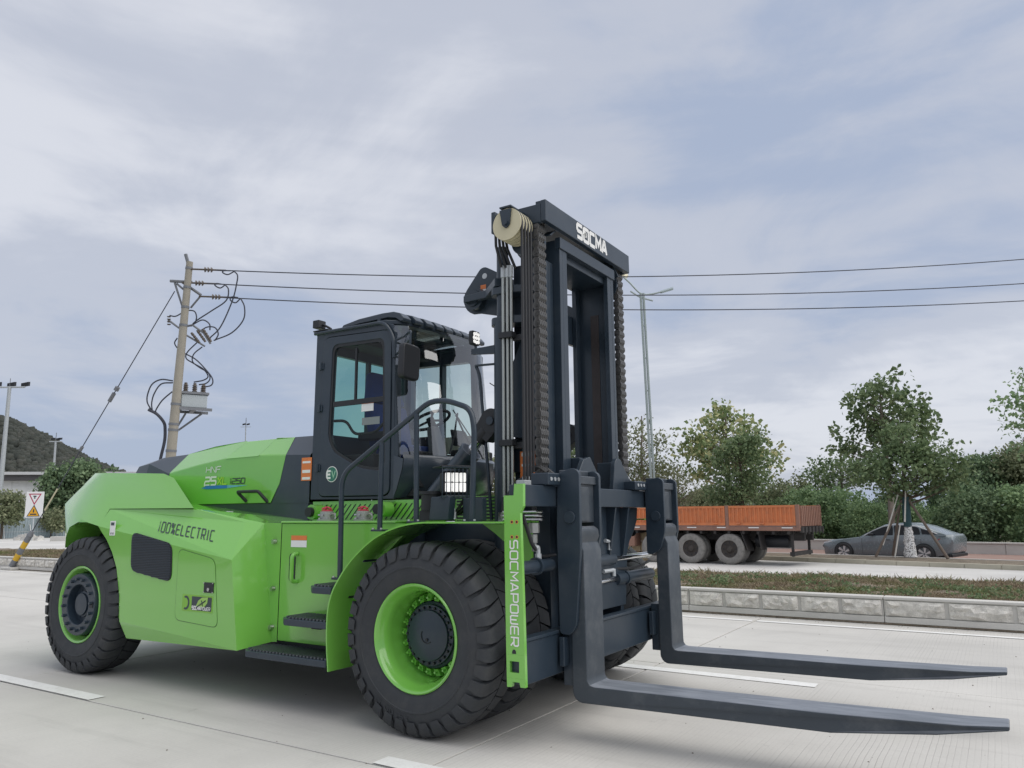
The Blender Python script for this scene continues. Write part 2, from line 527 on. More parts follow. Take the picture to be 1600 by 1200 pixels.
def concrete(base, groove=1.0, randomise=True):
    def f(t, b, P):
        n1 = tnoise(t, P, .35, 4, .6, .3)
        n2 = tnoise(t, P, 2.6, 9, .68, .4)
        n3 = tnoise(t, P, 45, 3, .6)
        c = tmix(t, tmap(t, n1, .35, .65, 0, 1), tuple(x * .86 for x in base), tuple(x * 1.06 for x in base))
        c = tmix(t, tmap(t, n2, .50, .78, 0, .36), c, tuple(x * .76 for x in base))
        c = tmix(t, tmap(t, n3, .35, .7, 0, .16), c, tuple(x * .62 for x in base))
        if randomise:
            oi = t.nodes.new('ShaderNodeObjectInfo')
            c = tmix(t, tmap(t, oi.outputs['Random'], 0, 1, 0, .13), c, tuple(x * .72 for x in base))
        # stains: thin dark tyre scuffs along the driving direction
        mp = t.nodes.new('ShaderNodeMapping'); mp.inputs['Scale'].default_value = (.28, 3.2, 1)
        t.links.new(P, mp.inputs['Vector'])
        n5 = tnoise(t, mp.outputs[0], 1.0, 8, .66, .25)
        c = tmix(t, tmap(t, n5, .53, .74, 0, .34), c, tuple(x * .56 for x in base))
        # wheel paths polished darker along the lanes
        sy = t.nodes.new('ShaderNodeSeparateXYZ'); t.links.new(P, sy.inputs[0])
        wv = tmath(t, 'ABSOLUTE', tmath(t, 'SUBTRACT', tmath(t, 'FRACT', tmath(t, 'ADD', tmath(t, 'MULTIPLY', sy.outputs[1], .4926), tmath(t, 'MULTIPLY', tnoise(t, P, .25, 2), .35))), .5))
        wm = tmath(t, 'MULTIPLY', tmap(t, wv, .02, .20, 1, 0), tmap(t, tnoise(t, mp.outputs[0], .6, 7, .7), .35, .65, 0, 1))
        c = tmix(t, tmath(t, 'MULTIPLY', wm, .22), c, tuple(x * .52 for x in base))
        # isolated dark scuffs and oil spots
        n6 = tnoise(t, P, 1.1, 12, .74, 1.2)
        c = tmix(t, tmap(t, n6, .64, .72, 0, .45), c, tuple(x * .45 for x in base))
        # brushed transverse grooves
        sx = t.nodes.new('ShaderNodeSeparateXYZ'); t.links.new(P, sx.inputs[0])
        nw = tnoise(t, P, 1.2, 3, .5)
        ph = tmath(t, 'ADD', tmath(t, 'MULTIPLY', sx.outputs[0], 27.0), tmath(t, 'MULTIPLY', nw, .9))
        fr = tmath(t, 'FRACT', ph)
        ln = tmap(t, tmath(t, 'ABSOLUTE', tmath(t, 'SUBTRACT', fr, .5)), .0, .13, 1, 0)
        cell = tmath(t, 'FLOOR', ph)
        wn_ = t.nodes.new('ShaderNodeTexWhiteNoise'); wn_.noise_dimensions = '1D'
        t.links.new(cell, wn_.inputs['W'])
        mask = tmath(t, 'MULTIPLY', tmap(t, tnoise(t, P, .55, 6, .65, .5), .38, .62, 0, 1), tmap(t, wn_.outputs['Value'], 0, 1, .25, 1))
        g = tmath(t, 'MULTIPLY', tmath(t, 'MULTIPLY', ln, mask), groove)
        c = tmix(t, tmath(t, 'MULTIPLY', g, .42), c, tuple(x * .42 for x in base))
        t.links.new(c, b.inputs['Base Color'])
        b.inputs['Roughness'].default_value = .82
        b.inputs['Specular IOR Level'].default_value = .3
        h = tmath(t, 'SUBTRACT', tmath(t, 'MULTIPLY', n3, .5), g)
        bp = t.nodes.new('ShaderNodeBump'); bp.inputs['Strength'].default_value = .35; bp.inputs['Distance'].default_value = .004
        t.links.new(h, bp.inputs['Height']); t.links.new(bp.outputs[0], b.inputs['Normal'])
    return f
M['slab'] = world_mat('yard_concrete', concrete((.60, .585, .55)))
M['road'] = world_mat('road_concrete', concrete((.62, .61, .585), .4, False))
M['kerb'] = world_mat('kerb_concrete', concrete((.60, .585, .55), 0, False))
M['kerb2'] = world_mat('sandstone_kerb', concrete((.50, .47, .38), 0, True))
def line_paint(t, b, P):
    n = tnoise(t, P, 7, 8, .7, .3); n2 = tnoise(t, P, 60, 3)
    c = tmix(t, tmap(t, n, .45, .75, 0, .55), (.78, .78, .76), (.55, .54, .50))
    c = tmix(t, tmap(t, n2, .5, .8, 0, .3), c, (.5, .49, .46))
    t.links.new(c, b.inputs['Base Color']); b.inputs['Roughness'].default_value = .7
M['line'] = world_mat('road_marking_paint', line_paint)
def soil(t, b, P):
    n = tnoise(t, P, 3, 8, .7); n2 = tnoise(t, P, 30, 4, .6)
    c = tmix(t, tmap(t, n, .35, .65, 0, 1), (.16, .13, .095), (.30, .25, .19))
    c = tmix(t, tmap(t, n2, .4, .7, 0, .6), c, (.07, .055, .04))
    t.links.new(c, b.inputs['Base Color']); b.inputs['Roughness'].default_value = .95
    bp = t.nodes.new('ShaderNodeBump'); bp.inputs['Strength'].default_value = .8; bp.inputs['Distance'].default_value = .03
    t.links.new(n2, bp.inputs['Height']); t.links.new(bp.outputs[0], b.inputs['Normal'])
M['soil'] = world_mat('dry_soil', soil)
def redpath(t, b, P):
    n = tnoise(t, P, 1.5, 7, .6); n2 = tnoise(t, P, 25, 3)
    c = tmix(t, tmap(t, n, .3, .7, 0, 1), (.27, .165, .135), (.34, .235, .20))
    c = tmix(t, tmap(t, n2, .4, .7, 0, .3), c, (.2, .14, .12))
    t.links.new(c, b.inputs['Base Color']); b.inputs['Roughness'].default_value = .9
M['redpath'] = world_mat('red_cycle_paving', redpath)
def field(t, b, P):
    n = tnoise(t, P, .2, 6, .6); n2 = tnoise(t, P, 6, 5, .7)
    c = tmix(t, tmap(t, n, .35, .65, 0, 1), (.055, .075, .03), (.12, .105, .06))
    c = tmix(t, tmap(t, n2, .35, .7, 0, .5), c, (.04, .045, .025))
    t.links.new(c, b.inputs['Base Color']); b.inputs['Roughness'].default_value = .95
M['field'] = world_mat('rough_ground', field)

def sheet(name, pts, mat):
    o = MB().poly(pts).build(name, mat, smooth=0, recalc=False)
    return tag(o, kind='structure')
g = MB().poly([(-3000, -3000, -.5), (3000, -3000, -.5), (3000, 3000, -.5), (-3000, 3000, -.5)]).build('ground', M['field'], smooth=0, recalc=False)
tag(g, kind='structure')

# concrete yard made of cast slabs
yard = empty('concrete_yard'); tag(yard, kind='structure')
SX, SY = 5.2, 4.06
XJ = [.47 + SX * k for k in range(-8, 4)]
YJ = [-2.06 + SY * k for k in (-3, -2, -1, 0, 1)]
mb = MB().box(.008, SX - .008, .008, SY - .008, -.22, 0)
first = None
for x in XJ:
    for y in YJ:
        if first is None:
            first = mb.build('slab', M['slab'], yard, bevel=.006, segs=1, smooth=0)
            o = first
        else:
            o = first.copy(); COL.objects.link(o)
        o.location = (x, y, random.uniform(-.0015, .0015))
        o.parent = yard
sealer = MB().box(XJ[0], XJ[-1] + SX, YJ[0], YJ[-1] + SY, -.30, -.012).build('joint_filler', mk('joint_sealant', (.10, .095, .09), .8), yard, smooth=0)
gut = MB().box(XJ[0], XJ[-1] + SX, YJ[-1] + SY + .004, 6.252, -.25, -.006).build('gutter_strip', M['kerb'], yard, smooth=0)

mark = empty('road_markings'); tag(mark, kind='structure')
for k in range(-6, 3):
    for (x0, x1, y0, y1) in ((.12 + 5.2 * k, 2.02 + 5.2 * k, -2.055, -1.90), (.12 + 5.2 * k, 2.1 + 5.2 * k, 1.60, 1.77)):
        MB().poly([(x0, y0, .0055), (x1, y0, .0055), (x1, y1, .0055), (x0, y1, .0055)]).build('lane_dash', M['line'], mark, smooth=0, recalc=False)
for i, x in enumerate(XJ):
    MB().poly([(x + .03, 5.64, .0055), (x + SX - .03, 5.64, .0055), (x + SX - .03, 5.76, .0055), (x + .03, 5.76, .0055)]).build('edge_line', M['line'], mark, smooth=0, recalc=False)

# rock-faced kerb along the yard
kerb = empty('kerb', loc=(0, 6.27, 0)); tag(kerb, kind='structure')
def kb(name, x0, x1, y0, y1, z0, z1, bev=.006):
    return MB().box(x0, x1, y0 - 6.27, y1 - 6.27, z0, z1).build(name, M['kerb'], kerb, bevel=bev, smooth=0)
edges = [2.139]
while edges[0] > -36: edges.insert(0, edges[0] - .5712)
while edges[-1] < 15: edges.append(edges[-1] + .783)
def rock_face(w, h, seed):
    rg = np.random.default_rng(seed)
    nx, nz = 9, 5
    vs_, fs = [], []
    for j in range(nz):
        for i in range(nx):
            bd = min(i, nx - 1 - i, j * 2, (nz - 1 - j) * 2)
            d = .006 if bd == 0 else (.010 + .052 * rg.random() ** 1.3)
            jx = 0 if i in (0, nx - 1) else (rg.random() - .5) * .5
            jz = 0 if j in (0, nz - 1) else (rg.random() - .5) * .5
            vs_.append(((i + jx) / (nx - 1) * w, -d, (j + jz) / (nz - 1) * h))
    for j in range(nz - 1):
        for i in range(nx - 1):
            a, b, c, d = j * nx + i, j * nx + i + 1, (j + 1) * nx + i + 1, (j + 1) * nx + i
            fs += [(a, b, c), (a, c, d)] if rg.random() < .5 else [(a, b, d), (b, c, d)]
    o = len(vs_)
    vs_ += [(0, .018, 0), (w, .018, 0), (w, .018, h), (0, .018, h)]
    fs += [(o, o + 1, nx - 1, 0), (o + 1, o + 2, nx * nz - 1, nx - 1), (o + 2, o + 3, nx * (nz - 1), nx * nz - 1), (o + 3, o, 0, nx * (nz - 1))]
    return MB().add(vs_, fs)
def rockmat(t, b, P):
    n = tnoise(t, P, 9, 9, .7, .4); n2 = tnoise(t, P, 70, 4, .6)
    c = tmix(t, tmap(t, n, .36, .64, 0, 1), (.50, .48, .44), (.80, .77, .71))
    c = tmix(t, tmap(t, n2, .42, .7, 0, .45), c, (.38, .365, .335))
    t.links.new(c, b.inputs['Base Color']); b.inputs['Roughness'].default_value = .9
    bp = t.nodes.new('ShaderNodeBump'); bp.inputs['Strength'].default_value = .7; bp.inputs['Distance'].default_value = .02
    t.links.new(n, bp.inputs['Height']); t.links.new(bp.outputs[0], b.inputs['Normal'])
M['rock'] = world_mat('rock_faced_stone', rockmat)
stones = {}
unit = 0
for i in range(len(edges) - 1):
    x0, x1 = edges[i], edges[i + 1]
    w = x1 - x0
    key = (round(w, 3), i % 6)
    if key not in stones:
        o = rock_face(w - .055, .205, i + 3).build('stone_block', M['rock'], kerb, smooth=0, recalc=False)
        stones[key] = o
    else:
        o = stones[key].copy(); COL.objects.link(o); o.parent = kerb
    o.location = (x0 + .0275, .004, .118)
# kerb bodies, five stones to the unit
i = 0
ends = [edges[j] for j in range(edges.index(2.139) % 5, len(edges), 5)]
ends = [edges[0] - .0] + [e_ for e_ in ends if e_ > edges[0] + .1] + [edges[-1]]
for a, b in zip(ends[:-1], ends[1:]):
    body = MB()
    body.box(a + .004, b - .004, 6.288 - 6.27, 6.45 - 6.27, 0.0, .335)
    for xe in [a] + [e_ for e_ in edges if a + .01 < e_ < b - .01]:
        pass
    body.build('kerb_body', M['kerb'], kerb, smooth=0)
    kb('kerb_cap', a + .004, b - .004, 6.256, 6.465, .337, .378, .012)
    kb('kerb_plinth', a + .004, b - .004, 6.250, 6.2875, .022, .104, .008)
tag(MB().box(edges[0], edges[-1], 6.25 - 6.27, 6.27 - 6.27, 0.0, .019).build('mortar_bed', M['soil'], kerb, smooth=0))

# planted median
med = MB()
nx, ny = 180, 12
vv = []
rg = np.random.default_rng(5)
for i in range(nx + 1):
    for j in range(ny + 1):
        x = -40 + 55 * i / nx; s = j / ny; y = 6.44 + 3.9 * s
        z = .345 + .07 * math.sin(PI * min(1, s * 1.15)) * (0.7 + .6 * math.sin(x * 1.7) * math.sin(x * .63 + 1)) + rg.normal(0, .012)
        if j == 0: z = .33
        if s > .93: z = .25 - (s - .93) * 6
        vv.append((x, y, z))
ff = [(i * (ny + 1) + j, (i + 1) * (ny + 1) + j, (i + 1) * (ny + 1) + j + 1, i * (ny + 1) + j + 1) for i in range(nx) for j in range(ny)]
med.add(vv, ff)
med_o = med.build('planted_median', M['soil'], smooth=60); tag(med_o, kind='structure')

def island_mat(name, cols, trans=.35, rough=.6, wscale=None, wcols=None):
    """leaf or blade colours that vary from piece to piece"""
    m = bpy.data.materials.new(name)
    t, b, out = nodes(m)
    geo = t.nodes.new('ShaderNodeNewGeometry')
    rp = t.nodes.new('ShaderNodeValToRGB'); rp.color_ramp.interpolation = 'LINEAR'
    el = rp.color_ramp.elements
    el[0].position = 0; el[0].color = cols[0] + (1,)
    el[1].position = 1; el[1].color = cols[-1] + (1,)
    for i, c in enumerate(cols[1:-1]):
        q = el.new((i + 1) / (len(cols) - 1)); q.color = c + (1,)
    t.links.new(geo.outputs['Random Per Island'], rp.inputs[0])
    col = rp.outputs[0]
    if wcols:
        rp2 = t.nodes.new('ShaderNodeValToRGB')
        e2 = rp2.color_ramp.elements
        e2[0].color = wcols[0] + (1,); e2[1].color = wcols[-1] + (1,)
        t.links.new(geo.outputs['Random Per Island'], rp2.inputs[0])
        f = tmap(t, tnoise(t, geo.outputs['Position'], wscale, 4, .6), (.36), .52, 0, 1)
        col = tmix(t, f, col, rp2.outputs[0])
    t.links.new(col, b.inputs['Base Color'])
    b.inputs['Roughness'].default_value = rough
    b.inputs['Specular IOR Level'].default_value = .3
    if trans:
        tr = t.nodes.new('ShaderNodeBsdfTranslucent')
        t.links.new(col, tr.inputs['Color'])
        mx = t.nodes.new('ShaderNodeMixShader'); mx.inputs[0].default_value = trans
        t.links.new(b.outputs[0], mx.inputs[1]); t.links.new(tr.outputs[0], mx.inputs[2])
        t.links.new(mx.outputs[0], out.inputs[0])
    return m
M['grass'] = island_mat('median_grass', [(.09, .125, .045), (.16, .19, .07), (.30, .27, .14)], .3, .7, 1.15,
                        [(.17, .135, .085), (.38, .31, .215)])

def tri_mesh(name, V, F, mat, parent=None, origin=None):
    me = bpy.data.meshes.new(name)
    V = np.asarray(V, dtype=np.float32).reshape(-1, 3)
    F = np.asarray(F, dtype=np.int32)
    k = F.shape[1]
    me.vertices.add(len(V)); me.vertices.foreach_set('co', V.ravel())
    me.loops.add(F.size); me.loops.foreach_set('vertex_index', F.ravel())
    me.polygons.add(len(F))
    me.polygons.foreach_set('loop_start', np.arange(0, F.size, k, dtype=np.int32))
    me.update(calc_edges=True)
    me.validate()
    me.materials.append(mat)
    o = bpy.data.objects.new(name, me); COL.objects.link(o)
    if parent: o.parent = parent
    if origin is not None: o.location = origin
    return o
def blades(n, xr, yr, zf, hmin, hmax, wid, rg):
    x = rg.uniform(xr[0], xr[1], n); y = rg.uniform(yr[0], yr[1], n)
    # clumping
    keep = np.ones(n, bool)
    z = zf(x, y)
    h = rg.uniform(hmin, hmax, n) * (0.45 + .9 * (np.sin(x * 5.1 + np.sin(y * 4)) * np.sin(y * 6.3 + x) * .5 + .5))
    a = rg.uniform(0, 2 * PI, n); lean = rg.uniform(.3, 2.2, n) * h; la = rg.uniform(0, 2 * PI, n)
    w = wid * rg.uniform(.6, 1.5, n)
    V = np.empty((n, 3, 3))
    V[:, 0] = np.stack([x - np.cos(a) * w, y - np.sin(a) * w, z - .01], 1)
    V[:, 1] = np.stack([x + np.cos(a) * w, y + np.sin(a) * w, z - .01], 1)
    V[:, 2] = np.stack([x + np.cos(la) * lean, y + np.sin(la) * lean, z + h], 1)
    return V[keep]
def medz(x, y):
    s = (y - 6.44) / 3.9
    return .345 + .07 * np.sin(PI * np.minimum(1, s * 1.15)) * (0.7 + .6 * np.sin(x * 1.7) * np.sin(x * .63 + 1))
rg = np.random.default_rng(3)
Vs = [blades(70000, (-4.5, 5.5), (6.5, 9.9), medz, .012, .05, .014, rg), blades(2500, (-4.5, 5.5), (8.4, 10.0), medz, .05, .12, .016, rg), blades(900, (-4.5, 5.5), (6.5, 9.5), medz, .05, .10, .02, rg),
      blades(22000, (-27, -17), (6.5, 9.9), medz, .03, .10, .016, rg), blades(9000, (-17, -4.5), (6.5, 9.9), medz, .03, .10, .014, rg),
      blades(3500, (5.5, 13), (6.5, 9.9), medz, .03, .09, .012, rg)]
V = np.concatenate(Vs)
wc = np.stack([rg.uniform(-4.3, 5.3, 420), rg.uniform(6.6, 9.6, 420), np.zeros(420)], 1)
wc = wc[np.sin(wc[:, 0] * 2.1 + 1) * np.sin(wc[:, 1] * 2.3 + wc[:, 0]) > -.25]
wc[:, 2] = medz(wc[:, 0], wc[:, 1]) + .02
WEED = wc
go = tri_mesh('median_grass', V.reshape(-1, 3), np.arange(len(V) * 3).reshape(-1, 3), M['grass'])
tag(go, 'short patchy grass and dry weeds on the median behind the rock-faced kerb', 'grass', kind='stuff')

# far road, its low kerb, the tree strip, the red path and the far wall lie at an angle
FA = R(-14)
FO = Vector((0.66, 22.0, 0))
fs_, ft_ = Vector((math.cos(FA), math.sin(FA), 0)), Vector((-math.sin(FA), math.cos(FA), 0))
def F(s, t, z=0):
    return FO + fs_ * s + ft_ * t + Vector((0, 0, z))
sheet('far_road', [(-140, 10.1, -.15), (60, 10.1, -.15), tuple(F(60, .1, -.15)), tuple(F(-150, .1, -.15))], M['road'])
k2 = empty('low_kerb', loc=F(0, 0), rz=FA); tag(k2, kind='structure')
ks = MB().box(.003, .987, 0, .16, -.25, .0).build('kerb_stone', M['kerb2'], k2, bevel=.012, segs=1, smooth=0)
ks.location = (-34, 0, 0)
for k in range(-33, 16):
    o = ks.copy(); COL.objects.link(o); o.parent = k2; o.location = (k * .99, random.uniform(-.006, .006), random.uniform(-.008, .006))
k2b = MB().box(-150, -34, 0, .16, -.25, 0).build('kerb_run', M['kerb2'], k2, smooth=0)
strip = MB()
rg = np.random.default_rng(8)
nx = 240
vv = []
for i in range(nx + 1):
    s = -110 + 150 * i / nx
    for j in range(7):
        t_ = .165 + 2.6 * j / 6
        z = -.03 if j in (0, 6) else -.03 + rg.uniform(0, .05) + (.02 if j < 4 else 0)
        vv.append(tuple(F(s, t_, z)))
strip.add(vv, [(i * 7 + j, (i + 1) * 7 + j, (i + 1) * 7 + j + 1, i * 7 + j + 1) for i in range(nx) for j in range(6)])
so = strip.build('tree_strip', M['soil'], smooth=60); tag(so, kind='structure')
k3 = empty('path_kerb', loc=F(0, 0), rz=FA); tag(k3, kind='structure')
MB().box(-110, 40, 2.77, 2.92, -.5, -.01).build('kerb_run', M['kerb'], k3, bevel=.01, segs=1, smooth=0)
sheet('red_path', [tuple(F(-110, 2.9, -.30)), tuple(F(60, 2.9, -.30)), tuple(F(60, 14.0, -.32)), tuple(F(-110, 14.0, -.32))], M['redpath'])
fw = empty('far_wall', loc=F(0, 0), rz=FA)
tag(fw, 'low grey concrete retaining wall at the foot of the hedge', 'wall')
for k in range(-16, 9):
    MB().box(k * 2.5 + .006, k * 2.5 + 2.494, 12.6, 12.95, -.5, .12).build('wall_panel', M['kerb'], fw, bevel=.015, segs=1, smooth=0)
    MB().box(k * 2.5 + .006, k * 2.5 + 2.494, 12.56, 13.0, .123, .20).build('coping', M['kerb'], fw, bevel=.015, segs=1, smooth=0)

# ------------------------------------------------------------------ vegetation
M['bark'] = mk('bark', (.11, .085, .065), .9, 0, .35, 8, bump=.6, bscale=25)
M['bark2'] = mk('grey_bark', (.22, .19, .16), .9, 0, .3, 6, bump=.5, bscale=20)
M['leaf_a'] = island_mat('leaves_yellow_green', [(0.145, 0.209, 0.091), (0.243, 0.325, 0.145), (0.389, 0.430, 0.210), (0.567, 0.550, 0.290)], .34)
M['leaf_b'] = island_mat('leaves_dark_green', [(0.141, 0.223, 0.118), (0.226, 0.335, 0.169), (0.345, 0.470, 0.233)], .34)
M['leaf_c'] = island_mat('leaves_mid_green', [(0.105, 0.160, 0.079), (0.166, 0.235, 0.114), (0.257, 0.330, 0.168)], .34)
M['leaf_d'] = island_mat('leaves_olive', [(0.141, 0.172, 0.097), (0.224, 0.257, 0.143), (0.319, 0.335, 0.204)], .34)
M['leaf_e'] = island_mat('leaves_hedge_dark', [(0.090, 0.143, 0.080), (0.148, 0.223, 0.117), (0.251, 0.343, 0.182)], .25)

def leaf_cloud(centres, per, spread, size, rg, flat=.7):
    """leaf-sized folded quads round the clump centres"""
    C = np.repeat(np.asarray(centres), per, axis=0)
    n = len(C)
    P = C + rg.normal(0, 1, (n, 3)) * spread * np.array([1, 1, flat])
    d = rg.normal(0, 1, (n, 3)); d[:, 2] -= .25; d /= np.linalg.norm(d, axis=1)[:, None]
    q = rg.normal(0, 1, (n, 3)); s = np.cross(d, q); s /= np.linalg.norm(s, axis=1)[:, None]
    nn = np.cross(s, d)
    L = size * rg.uniform(.65, 1.35, n)[:, None]; W = L * .36
    V = np.empty((n, 4, 3))
    V[:, 0] = P - d * L * .5
    V[:, 1] = P + s * W + nn * L * .10
    V[:, 2] = P + d * L * .5
    V[:, 3] = P - s * W + nn * L * .10
    return V
def crown_points(ells, n, rg, shell=.55):
    out = []
    vol = np.array([e[3] * e[4] * e[5] for e in ells]); vol = vol / vol.sum()
    for e, f in zip(ells, vol):
        m = max(3, int(n * f))
        d = rg.normal(0, 1, (m, 3)); d /= np.linalg.norm(d, axis=1)[:, None]
        r = (shell + (1 - shell) * rg.random(m) ** .7) * rg.uniform(.82, 1.12, m)
        out.append(np.array(e[:3]) + d * r[:, None] * np.array(e[3:6]))
    return np.concatenate(out)
def make_tree(name, base, height, ells, clumps, per, size, leafmat, barkmat, trunk_r, label, cat='tree', group=None, spread=.2, seed=1,
              fork=.35, twigs=1.0, shell=.55, lean=(0, 0)):
    rg = np.random.default_rng(seed)
    root = empty(name, loc=base)
    tag(root, label, cat, group)
    C = crown_points(ells, clumps, rg, shell)
    top = Vector((lean[0], lean[1], height))
    tr = MB()
    pts = [Vector((0, 0, -.25))]
    for k in range(1, 8):
        f = k / 7
        pts.append(Vector((lean[0] * f + rg.normal(0, .03), lean[1] * f + rg.normal(0, .03), height * f)))
    tr.tube(pts, trunk_r, 8, rs=[trunk_r * (1.25 if k == 0 else 1) * (1 - .82 * k / 7) + .01 for k in range(8)])
    order = rg.permutation(len(C))[:int(max(6, len(C) * .35 * twigs))]
    for i in order:
        c = Vector(C[i])
        f = max(fork, min(.92, (c.z - .45 * math.hypot(c.x - lean[0], c.y - lean[1])) / height))
        st = Vector((lean[0] * f, lean[1] * f, height * f))
        mid = st.lerp(c, .5) + Vector((rg.normal(0, .06), rg.normal(0, .06), -.04))
        rb = max(.008, trunk_r * .32 * (1 - f * .6))
        tr.tube([st, mid, c], rb, 5, rs=[rb, rb * .6, .004])
    tr.build('trunk', barkmat, root, smooth=60, recalc=False)
    V = leaf_cloud(C, per, spread, size, rg)
    tri_mesh('crown', V.reshape(-1, 3), np.arange(len(V) * 4).reshape(-1, 4), leafmat, root)
    return root

Vw = leaf_cloud(WEED, 26, .075, .045, np.random.default_rng(77), .28)
wo_ = tri_mesh('median_weeds', Vw.reshape(-1, 3), np.arange(len(Vw) * 4).reshape(-1, 4), M['leaf_c'])
tag(wo_, 'low green leafy weeds scattered over the median', 'weeds', kind='stuff')

# grit and dry leaves lying on the slabs
rgg = np.random.default_rng(91)
n_ = 520
gx, gy = rgg.uniform(-9, 7, n_), np.where(rgg.random(n_) < .45, 6.2 - np.abs(rgg.normal(0, .12, n_)), rgg.uniform(-5.2, 6.1, n_))
gsz = rgg.uniform(.003, .011, n_)
Vg = np.empty((n_, 4, 3)); ga = rgg.uniform(0, 6.28, n_)
for k in range(3):
    Vg[:, k] = np.stack([gx + gsz * np.cos(ga + k * 2.1), gy + gsz * np.sin(ga + k * 2.1), np.full(n_, .001)], 1)
Vg[:, 3] = np.stack([gx, gy, gsz * .9], 1)
b_ = (np.arange(n_) * 4)[:, None]
Fg = np.concatenate([b_ + np.array([[0, 1, 3]]), b_ + np.array([[1, 2, 3]]), b_ + np.array([[2, 0, 3]])])
gro = tri_mesh('grit', Vg.reshape(-1, 3), Fg, mk('grit_stone', (.20, .18, .155), .9))
tag(gro, 'fine grit scattered over the concrete yard and along the kerb', 'grit', kind='stuff')

# ================================================================== FORKLIFT (X forward, near side at -Y)
fl = empty('forklift')
tag(fl, 'large green and dark grey electric forklift with two long forks on the concrete yard', 'forklift')
RT, WY, WB = .685, 1.325, 4.4477

# ---- tyres
def tyre_mesh():
    mb = MB()
    half = [(.360, .150), (.372, .172), (.40, .188), (.45, .200), (.496, .206), (.500, .2105), (.509, .2105), (.513, .206), (.545, .203), (.578, .1955), (.608, .184), (.636, .165), (.647, .12), (.652, .0)]
    prof = [(r, -h) for r, h in half] + [(r, h) for r, h in half[-2::-1]]
    mb.lathe(prof, n=96)
    N = 34
    st = [(.006, .684, .650), (.065, .685, .648), (.125, .682, .642), (.172, .670, .630), (.198, .640, .602), (.209, .590, .570)]
    sk = [.55, .36, .16, .04, 0, 0]
    wd = [.455, .455, .43, .385, .36, .31]
    for side in (-1, 1):
        for k in range(N):
            base = 2 * PI * (k + (.5 if side > 0 else 0)) / N
            vs_, fs = [], []
            for (y, ro, rb), s_, w in zip(st, sk, wd):
                c = base + (s_ * .9) * 2 * PI / N
                dw = w * 2 * PI / N
                for a, r in ((c - dw * 1.04, rb), (c - dw, ro), (c + dw, ro), (c + dw * 1.04, rb)):
                    vs_.append((r * math.cos(a), side * y, r * math.sin(a)))
            m = len(st)
            for i in range(m - 1):
                for j in range(3):
                    q = (i * 4 + j, i * 4 + j + 1, (i + 1) * 4 + j + 1, (i + 1) * 4 + j)
                    fs.append(q if side < 0 else q[::-1])
            fs.append((0, 1, 2, 3)); fs.append((m * 4 - 4, m * 4 - 3, m * 4 - 2, m * 4 - 1))
            # moulded notch on the shoulder
            mb.add(vs_, fs)
    # raised size lettering on the outer wall
    def curve(rad):
        def f(X_, Y_, th):
            a = PI * 1.32 + X_ / rad
            r = rad - .014 + Y_
            return Vector((r * math.cos(a), -.2045 - th * .8, r * math.sin(a)))
        return f
    text(mb, '14.00-24', (0, 0, 0), (1, 0, 0), (0, 0, 1), .032, 1.0, .5, .22, thick=.004, curve=curve(.545))
    return mb
tyre_mb = tyre_mesh()
tyre0 = None
def bolt_ring(mb, n, rad, y, br, bl, off=0, hexn=6):
    for i in range(n):
        a = 2 * PI * i / n + off
        mb.cyl((rad * math.cos(a), y, rad * math.sin(a)), (rad * math.cos(a), y - bl, rad * math.sin(a)), br, br * .9, hexn)
